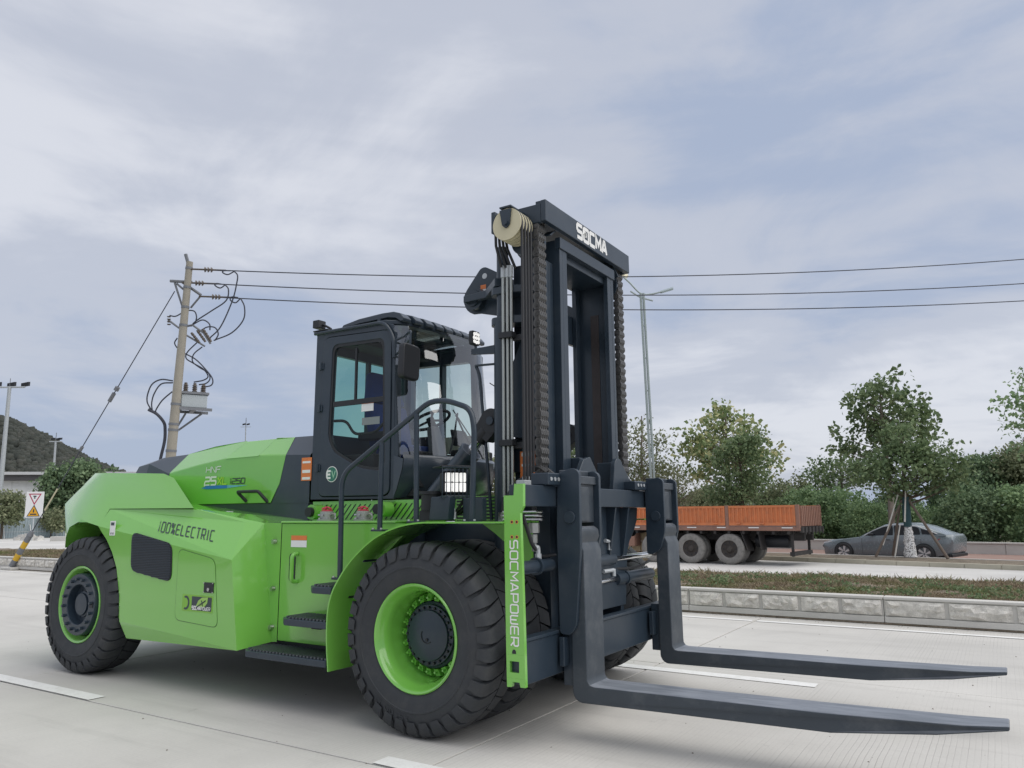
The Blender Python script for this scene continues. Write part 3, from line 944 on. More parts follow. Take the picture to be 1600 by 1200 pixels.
def wheel(name, x, y, kind, flip=False, spin=0.0):
    global tyre0
    w = empty(name, fl, (x, y, RT), PI if flip else 0)
    if tyre0 is None:
        t = tyre_mb.build('tyre', M['rubber'], w, smooth=38); tyre0 = t
    else:
        t = tyre0.copy(); COL.objects.link(t); t.parent = w
    t.rotation_euler = (0, spin, 0)
    if kind == 'front':
        prof = [(.352, .15), (.374, .168), (.374, -.168), (.384, -.172), (.386, -.186), (.378, -.194), (.367, -.190), (.360, -.174), (.350, -.160), (.343, -.135), (.330, -.120), (.322, -.06), (.312, .075), (.305, .10), (.0, .10)]
        MB().lathe(prof, n=64).build('rim', M['green'], w, smooth=50)
        lugs = MB()
        for i in range(22):
            a = 2 * PI * i / 22
            ca, sa = math.cos(a), math.sin(a)
            def q(r, tt, yy): return (r * ca - tt * sa, yy, r * sa + tt * ca)
            lugs.hexa([q(.243, -.020, .098), q(.243, .020, .098), q(.305, .028, .098), q(.305, -.028, .098)],
                      [q(.246, -.018, .025), q(.246, .018, .025), q(.298, .023, .050), q(.298, -.023, .050)])
            lugs.cyl(q(.268, 0, .045), q(.268, 0, .008), .009, n=6)
        lugs.build('wheel_clamp', M['green'], w, smooth=30)
        MB().lathe([(.245, .10), (.24, .03), (.222, .02), (.218, -.005), (.185, -.010), (.182, -.030), (.176, -.034), (.0, -.034)], n=48).build('hub', M['dark'], w, smooth=35)
        hb = MB(); bolt_ring(hb, 24, .201, -.006, .0105, .02)
        hb.cyl((0, -.034, -.03), (0, -.045, -.03), .012, n=6)
        hb.tube([(.055 * math.cos(a), -.037, .055 * math.sin(a)) for a in [2.6 + i * .35 for i in range(9)]], .003, 5)
        hb.build('hub_bolts', M['black'], w, smooth=30)
    elif kind == 'rear':
        prof = [(.352, .15), (.374, .168), (.374, -.168), (.384, -.172), (.386, -.186), (.378, -.194), (.367, -.190), (.360, -.174), (.350, -.160), (.342, -.135), (.330, -.125), (.322, -.118), (.318, -.02), (.0, -.02)]
        MB().lathe(prof, n=64).build('rim', M['green'], w, smooth=50)
        MB().lathe([(.308, -.03), (.310, -.190), (.304, -.200), (.206, -.202), (.200, -.196), (.196, -.12), (.13, -.116), (.128, -.145), (.112, -.15), (.108, -.168), (.0, -.172)], n=56).build('hub', M['dark'], w, smooth=35)
        hb = MB(); bolt_ring(hb, 16, .256, -.200, .0165, .028, .1, 8); bolt_ring(hb, 6, .155, -.116, .007, .012)
        hb.build('hub_bolts', M['dark'], w, smooth=35)
        MB().box(.225, .285, -.206, -.2005, -.02, .035).build('valve_cover', M['black'], w, smooth=0)
    else:
        MB().lathe([(.352, -.15), (.374, -.168), (.374, .168), (.384, .186), (.367, .190), (.345, .160), (.322, .06), (.312, -.1), (.0, -.1)], n=48).build('rim', M['green'], w, smooth=50)
    return w
wheel('front_wheel', 0, -WY, 'front', spin=.1)
wheel('front_wheel', 0, -WY + .46, 'inner', spin=.9)
wheel('front_wheel', 0, WY, 'front', True, .5)
wheel('front_wheel', 0, WY - .46, 'inner', spin=.3)
wheel('rear_wheel', -WB, -WY, 'rear', spin=.42)
wheel('rear_wheel', -WB, WY, 'rear', True, 1.3)

def P_(mb, name, mat, parent=fl, **k):
    return mb.build(name, M[mat] if isinstance(mat, str) else mat, parent, **k)

# ---- chassis and axles
ch = MB()
ch.box(-3.55, -.62, -1.12, 1.12, .50, 1.50)
ch.box(-.62, .62, -.62, .62, .55, 1.49)
chassis = P_(ch, 'chassis', 'dark', bevel=.01)
P_(MB().box(-3.60, -.95, -1.17, 1.17, .40, .498).box(-.95, .62, -.60, .60, .42, .548), 'underbody_light_block', 'black', bevel=.02)  # unseen underbody slabs added to block light and darken the ground below
ax = MB().cyl((0, -1.2, RT), (0, 1.2, RT), .17, n=24).cyl((-WB, -1.15, RT), (-WB, 1.15, RT), .12, n=16)
P_(ax, 'axle', 'dark', smooth=30)
# ---- step-side wall (green tank) each side
for sg in (-1, 1):
    w_ = MB()
    poly = [(-1.797, .49), (-.66, .49), (-.66, 1.50), (-1.797, 1.50)]
    ya, yb = sg * 1.205, sg * 1.13
    w_.prism(poly, 'y', ya, yb)
    w_.box(-1.797, -.45, min(sg * 1.22, sg * .74), max(sg * 1.22, sg * .74), 1.502, 1.522)
    P_(w_, 'tank_side', 'green', bevel=.008)

# ---- battery body (side panels with facets)
def body_side(sg):
    pre = lambda pts: [(x, y * -sg, z) for x, y, z in pts]
    # arch points follow the rear wheel
    arch = [(-3.684, .399), (-3.755, .593), (-3.775, .806), (-3.861, 1.069), (-3.96, 1.22), (-4.077, 1.343), (-4.18, 1.42), (-4.25, 1.478)]
    Ys, Yb = -1.49, -1.50
    B = (-2.084, Yb, 1.188)
    A = (-4.213, -1.40, 1.649)
    C = (-2.235, -1.25, 1.512)
    H = (-1.86, -1.205, .476)
    Bt = (-1.955, Yb, .435)
    nB = (Vector(Bt) - Vector(B)).cross(Vector(H) - Vector(Bt))
    G = (B[0] - (nB.y * (-1.205 - B[1]) + nB.z * (1.505 - B[2])) / nB.x, -1.205, 1.505)
    lo = [(-3.74, Ys, .56), (-2.75, Yb, .50)]
    mb = MB()
    side = [(x, Ys, z) for x, z in arch] + [A, B, Bt]
    mb.add(pre([(arch[0][0], Ys + .05, arch[0][1]), lo[0], lo[1], Bt]), [(0, 1, 2, 3)])
    mb.poly(pre([lo[0]] + [(x, Ys, z) for x, z in arch[2:]] + [A, B, Bt, lo[1]]))
    mb.poly(pre([A, C, B]))
    mb.poly(pre([B, C, G])); mb.poly(pre([B, G, H, Bt]))
    # deck
    D1 = (-4.213, -.66, 1.750); D2 = (G[0], -.66, 1.527)
    E2 = (-2.93, -1.29, 1.640)
    mb.poly(pre([A, E2, C])); mb.poly(pre([A, D1, E2])); mb.poly(pre([E2, D1, D2])); mb.poly(pre([E2, D2, G])); mb.poly(pre([E2, G, C]))
    mb.poly(pre([G, D2, (-1.80, -.66, 1.524), (-1.80, -1.205, 1.503)]))
    mb.poly(pre([G, (-1.80, -1.205, 1.503), (-1.80, -1.205, .48), H]))
    # arch return and bottom return
    for i in range(len(arch) - 1):
        mb.poly(pre([(arch[i][0], Ys if i else Ys + .05, arch[i][1]), (arch[i + 1][0], Ys, arch[i + 1][1]), (arch[i + 1][0] + .02, -.95, arch[i + 1][1] + .02), (arch[i][0] + .02, -.95, arch[i][1] + .02)]))
    mb.poly(pre([(arch[0][0], Ys + .05, arch[0][1]), Bt, H, (-1.86, -.9, .476), (-3.66, -.9, .41)]))
    return P_(mb, 'side_panel', 'green', smooth=0, weld=True)
sp = body_side(-1)
body_side_far = body_side(1)
# bevel-like seam strip, grille, hatch, bolts and prints on the near panel
gr = round_poly([(-3.625, 1.425), (-2.955, 1.315), (-2.935, .965), (-3.60, 1.05)], .09, 5)
P_(MB().prism(gr, 'y', -1.5015, -1.492), 'grille_recess', 'black', sp, smooth=0)
gm = MB()
for k in range(30):
    z = .975 + k * .0155
    xa, xb = -3.60, -2.955
    # clip each slat to the grille outline
    xs = []
    for i in range(len(gr)):
        (x1, z1), (x2, z2) = gr[i - 1], gr[i]
        if (z1 - z) * (z2 - z) < 0:
            xs.append(x1 + (x2 - x1) * (z - z1) / (z2 - z1))
    if len(xs) >= 2:
        gm.hexa([(min(xs) + .012, -1.502, z - .003), (max(xs) - .012, -1.502, z - .003), (max(xs) - .012, -1.502, z + .003), (min(xs) + .012, -1.502, z + .003)],
                [(min(xs) + .012, -1.508, z - .0055), (max(xs) - .012, -1.508, z - .0055), (max(xs) - .012, -1.508, z + .0005), (min(xs) + .012, -1.508, z + .0005)])
tag(P_(gm, 'grille_slats', 'dark', sp, smooth=0), kind='stuff')
hp = round_poly([(-2.85, 1.277), (-2.31, 1.19), (-2.22, .60), (-2.845, .632)], .075, 5)
gv = MB()
q0 = hp; 
cx = sum(p[0] for p in hp) / len(hp); cz = sum(p[1] for p in hp) / len(hp)
inn = [(cx + (p[0] - cx) * .986, cz + (p[1] - cz) * .986) for p in hp]
gv.add([(x, -1.5012, z) for x, z in hp] + [(x, -1.5012, z) for x, z in inn], [(i, (i + 1) % len(hp), len(hp) + (i + 1) % len(hp), len(hp) + i) for i in range(len(hp))])
P_(gv, 'hatch_seam', mk('seam_dark_green', (.045, .11, .025), .6), sp, smooth=0, recalc=False)  # flat dark green ring drawn round the hatch edge
P_(MB().prism(inn, 'y', -1.5035, -1.496), 'service_hatch', 'green', sp, bevel=.0015, segs=1, smooth=0)
lk = MB().box(-2.435, -2.30, -1.512, -1.502, .895, .985)
P_(lk, 'hatch_lock', 'black', sp, bevel=.006, smooth=0)
lk = MB().cyl((-2.36, -1.512, .925), (-2.36, -1.522, .925), .016, n=12)
for (x, z) in ((-2.43, .90), (-2.43, .98), (-2.306, .90), (-2.306, .98)):
    lk.cyl((x, -1.512, z), (x, -1.516, z), .006, n=8)
P_(lk, 'lock_barrel', 'steel', sp)
P_(MB().box(-2.74, -2.302, -1.5052, -1.5036, .722, .868), 'decal_backing', mk('lime_decal', (.22, .48, .05), .4), sp, smooth=0)
P_(MB().box(-2.60, -2.318, -1.5068, -1.5054, .735, .855), 'decal_panel', 'dlet', sp, smooth=0)
d = MB()
ring = arc(0, 0, 1, 120, -120, 18) + arc(-.12, 0, .70, -110, 110, 18)
d.poly([(-2.685 + x * .052, -1.5066, .795 + y * .062) for x, y in ring])
P_(d, 'decal_emblem', 'dlet', sp, smooth=0)
d = MB()
leaf = [(-.09, -.035), (-.06, .015), (-.01, .045), (.075, .05), (.07, .0), (.03, -.035), (-.03, -.045)]
d.poly([(-2.445 + x, -1.5082, .805 + z) for x, z in leaf])
P_(d, 'decal_leaf', mk('lime_print', (.33, .55, .12), .4), sp, smooth=0)
d = MB().tube([(-2.52, -1.509, .765), (-2.46, -1.509, .795), (-2.40, -1.509, .825)], .006, 6).tube([(-2.46, -1.509, .825), (-2.445, -1.509, .80), (-2.44, -1.509, .775)], .004, 6)
P_(d, 'decal_stem', 'dlet', sp)
t_ = text(MB(), 'SOCMA', (-2.590, -1.5068, .742), (1, 0, 0), (0, 0, 1), .028, .68, .24, .30, thick=.0015)
text(t_, 'POWER', (-2.46, -1.5068, .742), (1, 0, 0), (0, 0, 1), .026, .75, .3, .2, thick=.0015)
P_(t_, 'decal_lettering', 'wlet', sp, smooth=0)
# lettering on the sloping facet
A_ = Vector((-4.213, -1.40, 1.649)); B_ = Vector((-2.084, -1.50, 1.188)); C_ = Vector((-2.235, -1.25, 1.512))
nf = (C_ - A_).cross(B_ - A_).normalized()
if nf.y > 0: nf = -nf
def on_facet(u, v):
    q = cf + r2 * ((u - 800) / 1186.7) - u2 * ((v - 600) / 1186.7)
    o = Vector((3.6676, -5.9609, 1.5604))
    return o + q * ((A_ - o).dot(nf) / q.dot(nf))
e0, e1 = on_facet(246.5, 830), on_facet(333, 846)
e2_ = on_facet(250.5, 815)
Ud = (e1 - e0).normalized(); Vd = Ud.cross(nf); Vd = Vd if Vd.z > 0 else -Vd
hgt = (e2_ - e0).dot(Vd)
sl = (e2_ - e0).dot(Ud) / hgt
s_ = '100%ELECTRIC'
wtot = (e1 - e0).length
k = wtot / text_width(s_, 1, .62, .34)
el_ = text(MB(), s_, e0 + nf * .004, Ud, Vd, hgt, .62 * k / hgt, .34 * k / hgt, .12, slant=sl, thick=0)
P_(el_, 'lettering', 'dlet', sp, smooth=0)
# label with symbols, seam, bolts
P_(MB().box(-4.02, -3.93, -1.4975, -1.492, 1.385, 1.53), 'safety_label', 'white', sp, smooth=0)
P_(MB().box(-4.005, -3.945, -1.4990, -1.4978, 1.485, 1.515).box(-4.0, -3.985, -1.4990, -1.4978, 1.395, 1.415).box(-3.965, -3.95, -1.4990, -1.4978, 1.395, 1.415), 'label_print', 'dlet', sp, smooth=0)
bl = MB()
for (x, y, z, nx_) in ((-1.875, -1.215, 1.34, 0), (-1.87, -1.213, .93, 0), (-1.868, -1.212, .60, 0)):
    bl.cyl((x + .005, y + .01, z), (x - .0, y - .022, z), .021, n=10)
for k in range(7):
    x = -3.7 + k * .29
    zz = 1.735 - (x + 4.2) * .098
    bl.cyl((x, -.80, zz - .03), (x, -.80, zz + .002), .012, n=8)
    if k > 2: bl.cyl((x + .1, -1.05, zz - .08), (x + .1, -1.05, zz - .03), .011, n=8)
P_(bl, 'panel_bolts', 'steel', sp, smooth=30)
P_(MB().box(-2.92, -2.75, -1.06, -.99, 1.57, 1.618), 'deck_handle', 'galv', sp, bevel=.006, smooth=0)

# ---- counterweight: facets round the rear
def cw():
    A = (-4.215, -1.40, 1.656); Fr = (-2.90, -1.335, 1.648)
    T0 = (-4.592, -1.25, 2.049); T1 = (-3.55, -1.25, 2.005); T1b = (-3.372, -1.25, 1.955)
    K = (-4.25, -1.485, 1.478); K2 = (-4.62, -1.475, 1.55)
    Rr = (-5.34, -1.28, 1.722); Rr2 = (-5.48, -.85, 1.74); Rc = (-5.55, 0, 1.75)
    Tt = (-5.20, -1.04, 2.075); Tt2 = (-5.33, -.65, 2.085); Tc = (-5.36, 0, 2.09)
    # arch lower edge (outer)
    arch = [(-4.25, -1.485, 1.478), (-4.486, -1.482, 1.518), (-4.673, -1.478, 1.518), (-4.88, -1.45, 1.464), (-5.05, -1.39, 1.36), (-5.16, -1.33, 1.24)]
    R0 = (-5.285, -1.26, 1.235); R02 = (-5.44, -.85, 1.20); R0c = (-5.50, 0, 1.18)
    mb = MB()
    mb.poly([A, Fr, T1b, T1, T0])                 # side of the upper block
    mb.poly([T0, Tt, Rr]); mb.poly([T0, Rr, K2]); mb.poly([T0, K2, K]); mb.poly([T0, K, A])
    mb.poly([K, K2, arch[1]]); mb.poly([K2, arch[2], arch[1]]); mb.poly([K2, Rr, arch[3]]); mb.poly([K2, arch[3], arch[2]])
    mb.poly([Rr, arch[4], arch[3]]); mb.poly([Rr, R0, arch[5]]); mb.poly([Rr, arch[5], arch[4]])
    mb.poly([T0, Tt, Tt2, Tc, (-4.6, 0, 2.075), (-4.6, -.74, 2.07)])
    mb.poly([T1, T0, (-4.6, -.74, 2.07), (-4.35, -.74, 2.03)])
    mb.poly([T1b, T1, (-4.35, -.74, 2.03), (-4.2, -.74, 1.98)])
    mb.poly([Fr, T1b, (-4.2, -.74, 1.98), (-3.75, -.74, 1.66)])
    mb.poly([Tt, Rr, Rr2, Tt2]); mb.poly([Tt2, Rr2, Rc, Tc])
    mb.poly([Rr, R0, R02, Rr2]); mb.poly([Rr2, R02, R0c, Rc])
    for i in range(5):
        a, b = arch[i], arch[i + 1]
        mb.poly([a, b, (b[0], -1.0, b[2] + .03), (a[0], -1.0, a[2] + .03)])
    mb.poly([arch[5], R0, (R0[0], -1.0, 1.25), (arch[5][0], -1.0, 1.25)])
    mb.mirror()
    o = P_(mb, 'counterweight', 'green', smooth=21, weld=True)
    lw = MB()
    lw.hexa([(-5.22, -1.16, .62), (-5.38, -.85, .60), (-5.42, .85, .60), (-5.22, 1.16, .62), (-4.9, .95, .62), (-4.9, -.95, .62)],
            [(-5.275, -1.25, 1.222), (-5.43, -.85, 1.19), (-5.43, .85, 1.19), (-5.275, 1.25, 1.222), (-4.9, 1.0, 1.222), (-4.9, -1.0, 1.222)])
    P_(lw, 'counterweight_base', 'green', o, bevel=.02)
    inner = MB().box(-5.1, -3.6, -.98, .98, .62, 1.47)
    P_(inner, 'wheel_well', 'black', o, smooth=0)
    P_(MB().cyl((-4.75, -.62, 2.07), (-4.75, -.56, 2.07), .09, n=20).cyl((-4.75, .56, 2.07), (-4.75, .62, 2.07), .09, n=20), 'lifting_eye', 'green', o)
    return o
cwo = cw()

# ---- hood
hs = [(-4.60, 2.075, 2.245), (-4.25, 2.055, 2.285), (-3.75, 2.125, 2.345), (-3.25, 2.182, 2.372), (-2.75, 2.188, 2.378), (-2.337, 2.172, 2.376)]
def hood_mesh(st, lip=True):
    mb = MB()
    secs = []
    for (x, zc, zt) in st:
        secs.append([(x, -.72, 1.70), (x, -.725, zc), (x + .04, -.51, zt), (x + .04, -.35, zt + .02), (x + .04, .35, zt + .02), (x + .04, .51, zt), (x, .725, zc), (x, .72, 1.70)])
    for a, b in zip(secs[:-1], secs[1:]):
        for i in range(7):
            mb.poly([a[i], b[i], b[i + 1], a[i + 1]])
    return mb, secs
mb, secs = hood_mesh([s for s in hs if s[0] > -4.3])
# the front edge of the green cover leans forward at the top
last = [(-2.533, -.72, 1.70), (-2.413, -.725, 1.891), (-2.337, -.725, 2.172), (-2.40, -.51, 2.376), (-2.40, .51, 2.376), (-2.337, .725, 2.172), (-2.413, .725, 1.891), (-2.533, .72, 1.70)]
mb = MB()
crease = [(-4.25, 2.055), (-3.75, 2.125), (-3.25, 2.182), (-2.75, 2.188), (-2.337, 2.172)]
tops = [(-4.22, 2.283), (-3.72, 2.345), (-3.22, 2.372), (-2.72, 2.378), (-2.45, 2.376)]
for sg in (-1, 1):
    mb.poly([(x, sg * .7225, z) for x, z in [(-4.25, 1.70), (-2.533, 1.70), (-2.413, 1.89)] + crease[::-1]])
    for i in range(4):
        (x0, z0), (x1, z1), (u0, w0), (u1, w1) = crease[i], crease[i + 1], tops[i], tops[i + 1]
        mb.poly([(x0, sg * .7225, z0), (x1, sg * .7225, z1), (u1, sg * .51, w1), (u0, sg * .51, w0)])
for i in range(4):
    (u0, w0), (u1, w1) = tops[i], tops[i + 1]
    mb.poly([(u0, -.51, w0), (u1, -.51, w1), (u1, .51, w1), (u0, .51, w0)])
hood = P_(mb, 'hood', 'green', smooth=22)
hood.modifiers.new('weld', 'WELD').merge_threshold = .001
b = hood.modifiers.new('bevel', 'BEVEL'); b.width = .012; b.segments = 3; b.limit_method = 'ANGLE'; b.angle_limit = R(25); b.harden_normals = True
# dark frame round the hood: rear cap, base and front section
df = MB()
S2 = [[(-4.95, -.70, 2.08), (-4.95, -.66, 2.16), (-4.93, -.50, 2.205), (-4.93, .50, 2.205), (-4.95, .66, 2.16), (-4.95, .70, 2.08)],
      [(-4.72, -.71, 2.06), (-4.70, -.69, 2.18), (-4.70, -.51, 2.262), (-4.70, .51, 2.262), (-4.70, .69, 2.18), (-4.72, .71, 2.06)],
      [(-4.256, -.722, 1.95), (-4.256, -.7235, 2.05), (-4.226, -.508, 2.281), (-4.226, .508, 2.281), (-4.256, .7235, 2.05), (-4.256, .722, 1.95)]]
for a, b in zip(S2[:-1], S2[1:]):
    for i in range(5):
        df.poly([a[i], b[i], b[i + 1], a[i + 1]])
df.poly(S2[0][::-1])
df.box(-4.2, -2.0, -.715, .715, 1.47, 1.694)
fr0 = [(-2.528, -.719, 1.69), (-2.408, -.7215, 1.89), (-2.332, -.724, 2.172), (-2.445, -.509, 2.375), (-2.445, .509, 2.375), (-2.332, .724, 2.172), (-2.408, .7215, 1.89), (-2.528, .719, 1.69)]
fr1 = [(-1.985, -.719, 1.69), (-1.985, -.7215, 1.89), (-1.985, -.724, 2.155), (-1.985, -.509, 2.37), (-1.985, .509, 2.37), (-1.985, .724, 2.155), (-1.985, .7215, 1.89), (-1.985, .719, 1.69)]
for i in range(7):
    df.poly([fr0[i], fr1[i], fr1[i + 1], fr0[i + 1]])
dfo = P_(df, 'hood_frame', 'dark2', hood, smooth=22)
P_(MB().tube(bend_path([(-2.90, -.722, 1.715), (-2.955, -.80, 1.815), (-2.635, -.80, 1.815), (-2.575, -.722, 1.705)], .02, 3), .017, 8), 'handle', 'black', hood)
y_ = -.7265
t_ = text(MB(), 'HNF', (-3.585, y_, 2.035), (1, 0, 0), (0, 0, 1), .062, 1.15, .25, .16, slant=.12, thick=.001)
text(t_, '25', (-3.60, y_, 1.90), (1, 0, 0), (0, 0, 1), .085, 1.0, .22, .24, slant=.1, thick=.001)
P_(t_, 'lettering', 'wlet', hood, smooth=0)
P_(text(MB(), 'XL', (-3.385, y_, 1.905), (1, 0, 0), (0, 0, 1), .075, .9, .25, .2, slant=.1, thick=.001), 'lime_lettering', 'ylet', hood, smooth=0)
P_(text(MB(), '1250', (-3.185, y_, 1.905), (1, 0, 0), (0, 0, 1), .055, 1.05, .25, .2, slant=.1, thick=.001), 'dark_lettering', 'dlet', hood, smooth=0)
P_(MB().poly([(-3.66, y_ - .001, 1.872), (-3.55, y_ - .001, 1.858), (-3.22, y_ - .001, 1.862), (-3.22, y_ - .001, 1.893), (-3.6, y_ - .001, 1.897), (-3.57, y_ - .001, 1.885)]), 'blue_swoosh', 'blue', hood, smooth=0)
P_(MB().poly([(-3.219, y_ - .001, 1.862), (-2.885, y_ - .001, 1.885), (-3.219, y_ - .001, 1.893)]), 'swoosh_tip', 'lblue', hood, smooth=0)
wl = MB().box(-2.10, -1.96, -.7275, -.7245, 1.905, 2.13)
P_(wl, 'warning_label', 'orange', hood, smooth=0)
wl = MB()
for k, (z0, z1) in enumerate(((2.075, 2.095), (1.98, 2.01), (1.915, 1.94))):
    wl.box(-2.085, -1.975, -.7288, -.7277, z0, z1)
P_(wl, 'label_text', 'white', hood, smooth=0)

# ---- fender, tank caps, louvres under the cab
fo = [(-.86, .369), (-.885, .58), (-.887, .799), (-.85, .95), (-.774, 1.072), (-.65, 1.215), (-.479, 1.347), (-.34, 1.42), (-.191, 1.469), (-.07, 1.492), (.056, 1.503), (.76, 1.503)]
fo = [(p.x, p.y) for p in smooth_path([(x, z, 0) for x, z in fo[:-1]], 3)] + [fo[-1]]
for sg in (-1, 1):
    mb = MB()
    n = len(fo)
    vs_ = []
    for i, (x, z) in enumerate(fo):
        tx, tz = (fo[min(i + 1, n - 1)][0] - fo[max(i - 1, 0)][0]), (fo[min(i + 1, n - 1)][1] - fo[max(i - 1, 0)][1])
        l = math.hypot(tx, tz); nx_, nz_ = -tz / l * .012, tx / l * .012
        vs_ += [(x, sg * 1.50, z), (x, sg * 1.0, z), (x + nx_, sg * 1.0, z + nz_), (x + nx_, sg * 1.50, z + nz_)]
    fs2 = []
    for i in range(n - 1):
        for j in range(4):
            fs2.append((i * 4 + j, i * 4 + (j + 1) % 4, (i + 1) * 4 + (j + 1) % 4, (i + 1) * 4 + j))
    fs2 += [(0, 1, 2, 3), ((n - 1) * 4 + 3, (n - 1) * 4 + 2, (n - 1) * 4 + 1, (n - 1) * 4)]
    mb.add(vs_, fs2)
    fend = P_(mb, 'fender', 'green', smooth=40)
    # gusset between wall and fender
    P_(MB().prism([(-.80, 1.08), (-.78, 1.075), (-.36, 1.42), (-.36, 1.50), (-.66, 1.50)], 'y', sg * 1.16, sg * 1.204).box(-.93, -.80, min(sg * 1.36, sg * 1.205), max(sg * 1.36, sg * 1.205), 1.045, 1.06), 'fender_bracket', 'green', fend, smooth=0)
    # inner mud guard and bracket arms in front
    if sg < 0: P_(MB().prism([(.30, 1.495), (.74, 1.495), (.74, 1.20), (.66, 1.14), (.56, 1.32), (.42, 1.42)], 'y', sg * 1.05, sg * 1.08), 'front_gusset', 'green', fend, bevel=.004)
    P_(MB().cyl((.60, sg * 1.083, 1.38), (.60, sg * 1.088, 1.38), .035, n=16), 'gusset_hole', 'black', fend)
cap = []
for x in (-1.385, -.95):
    o = P_(MB().lathe([(0, 1.522), (.085, 1.522), (.085, 1.535), (.062, 1.537), (.060, 1.60), (.055, 1.603), (0, 1.603)], (x, -1.06, 0), 24, 'z'), 'filler_neck', 'ali', smooth=35)
    l = MB().lathe([(.050, 1.604), (.050, 1.612), (.026, 1.620), (.0, 1.622)], (x, -1.06, 0), 24, 'z')
    for k in range(5):
        a = 2 * PI * k / 5
        l.cyl((x + .045 * math.cos(a), -1.06 + .045 * math.sin(a), 1.625), (x + .01 * math.cos(a), -1.06 + .01 * math.sin(a), 1.64), .008, n=6)
    P_(l, 'filler_cap', 'red', o, smooth=35)
    bt = MB()
    for k in range(6):
        a = 2 * PI * (k + .3) / 6
        bt.cyl((x + .074 * math.cos(a), -1.06 + .074 * math.sin(a), 1.535), (x + .074 * math.cos(a), -1.06 + .074 * math.sin(a), 1.548), .008, n=6)
        bt.cyl((x + .06 * math.cos(a + .5), -1.06 + .06 * math.sin(a + .5), 1.572), (x + .078 * math.cos(a + .5), -1.06 + .078 * math.sin(a + .5), 1.572), .009, n=6)
    bt.tube([(x + .06, -1.07, 1.58), (x + .11, -1.07, 1.585), (x + .115, -1.07, 1.54)], .006, 6)
    P_(bt, 'filler_bolts', 'steel', o, smooth=30)
def louvre(name, x0, x1, y, z0, z1, n, diag):
    o = P_(MB().box(x0, x1, y, y + .02, z0, z1), name, 'green', smooth=0)
    s = MB()
    if diag:
        st = (x1 - x0) / n
        for k in range(n):
            x = x0 + st * k
            s.poly([(x, y - .0015, z0 + .03), (x + .016, y - .0015, z0 + .03), (x + .016 + (z1 - z0 - .06) * .9, y - .0015, z1 - .03), (x + (z1 - z0 - .06) * .9, y - .0015, z1 - .03)])
    else:
        for k in range(n):
            z = z0 + (z1 - z0) * (k + .5) / n
            s.box(x0 + .02, x1 - .02, y - .002, y - .0005, z - .007, z + .007)
    tag(P_(s, 'louvre_slots', 'black', o, smooth=0), kind='stuff')
    return o
louvre('louvre_panel', -1.95, -.35, -.70, 1.50, 1.70, 26, True)
louvre('louvre_panel', -.30, .40, -.62, 1.495, 1.72, 8, False)
P_(MB().cyl((-1.80, -.86, 1.60), (-1.80, -.74, 1.60), .07, n=20).cyl((-.95, -.86, 1.62), (-.95, -.74, 1.62), .07, n=20), 'cab_mount', 'green', smooth=30)
P_(MB().cyl((-1.80, -.90, 1.60), (-1.80, -.862, 1.60), .045, n=16).cyl((-.95, -.90, 1.62), (-.95, -.862, 1.62), .045, n=16), 'mount_rubber', 'black', smooth=30)
# label and recessed grip on the step wall
P_(MB().box(-1.665, -1.47, -1.2085, -1.206, 1.355, 1.395), 'wall_label_head', 'orange', smooth=0)
P_(MB().box(-1.665, -1.47, -1.2085, -1.206, 1.295, 1.353), 'wall_label', 'white', smooth=0)
P_(MB().prism(round_poly([(-1.68, 1.0), (-1.60, 1.0), (-1.60, 1.24), (-1.68, 1.24)], .035), 'y', -1.2075, -1.206), 'grip_recess', 'black', smooth=0)
P_(MB().tube(bend_path([(-1.575, -1.21, 1.0), (-1.575, -1.27, 1.01), (-1.575, -1.27, 1.23), (-1.575, -1.21, 1.24)], .03), .018, 8), 'wall_grip', 'green')

# ---- steps
M['step'] = mk('worn_step_aluminium', (.085, .095, .11), .45, .2, .15, 6)
for k, (x0, x1, z, yi) in enumerate(((-1.93, -.895, .447, -1.18), (-1.475, -.905, .736, -1.18), (-1.16, -.865, 1.004, -1.19), (-.82, -.65, 1.252, -1.19))):
    yo = -1.50 if k < 3 else -1.36
    out = [(x0 + .0, yo + .07), (x0 + .09, yo), (x1, yo), (x1, yi), (x0 + .04, yi), (x0, yi - .05)]
    o = P_(MB().prism(out, 'z', z - .055, z), 'step', 'dark', bevel=.008)
    rb = MB()
    m = int((x1 - x0) / .04)
    for i in range(m):
        x = x0 + .05 + i * .04
        if x > x1 - .01: break
        ys = yo + .012 if x > x0 + .1 else yo + .06
        rb.box(x, x + .018, ys, yi - .012, z + .0005, z + .014)
    tag(P_(rb, 'tread_ribs', M['step'], o, smooth=0), kind='stuff')
    P_(MB().box(x0 + .2, x0 + .3, -1.30, -1.22, z - .10, z - .056), 'step_bracket', 'black', o, smooth=0)

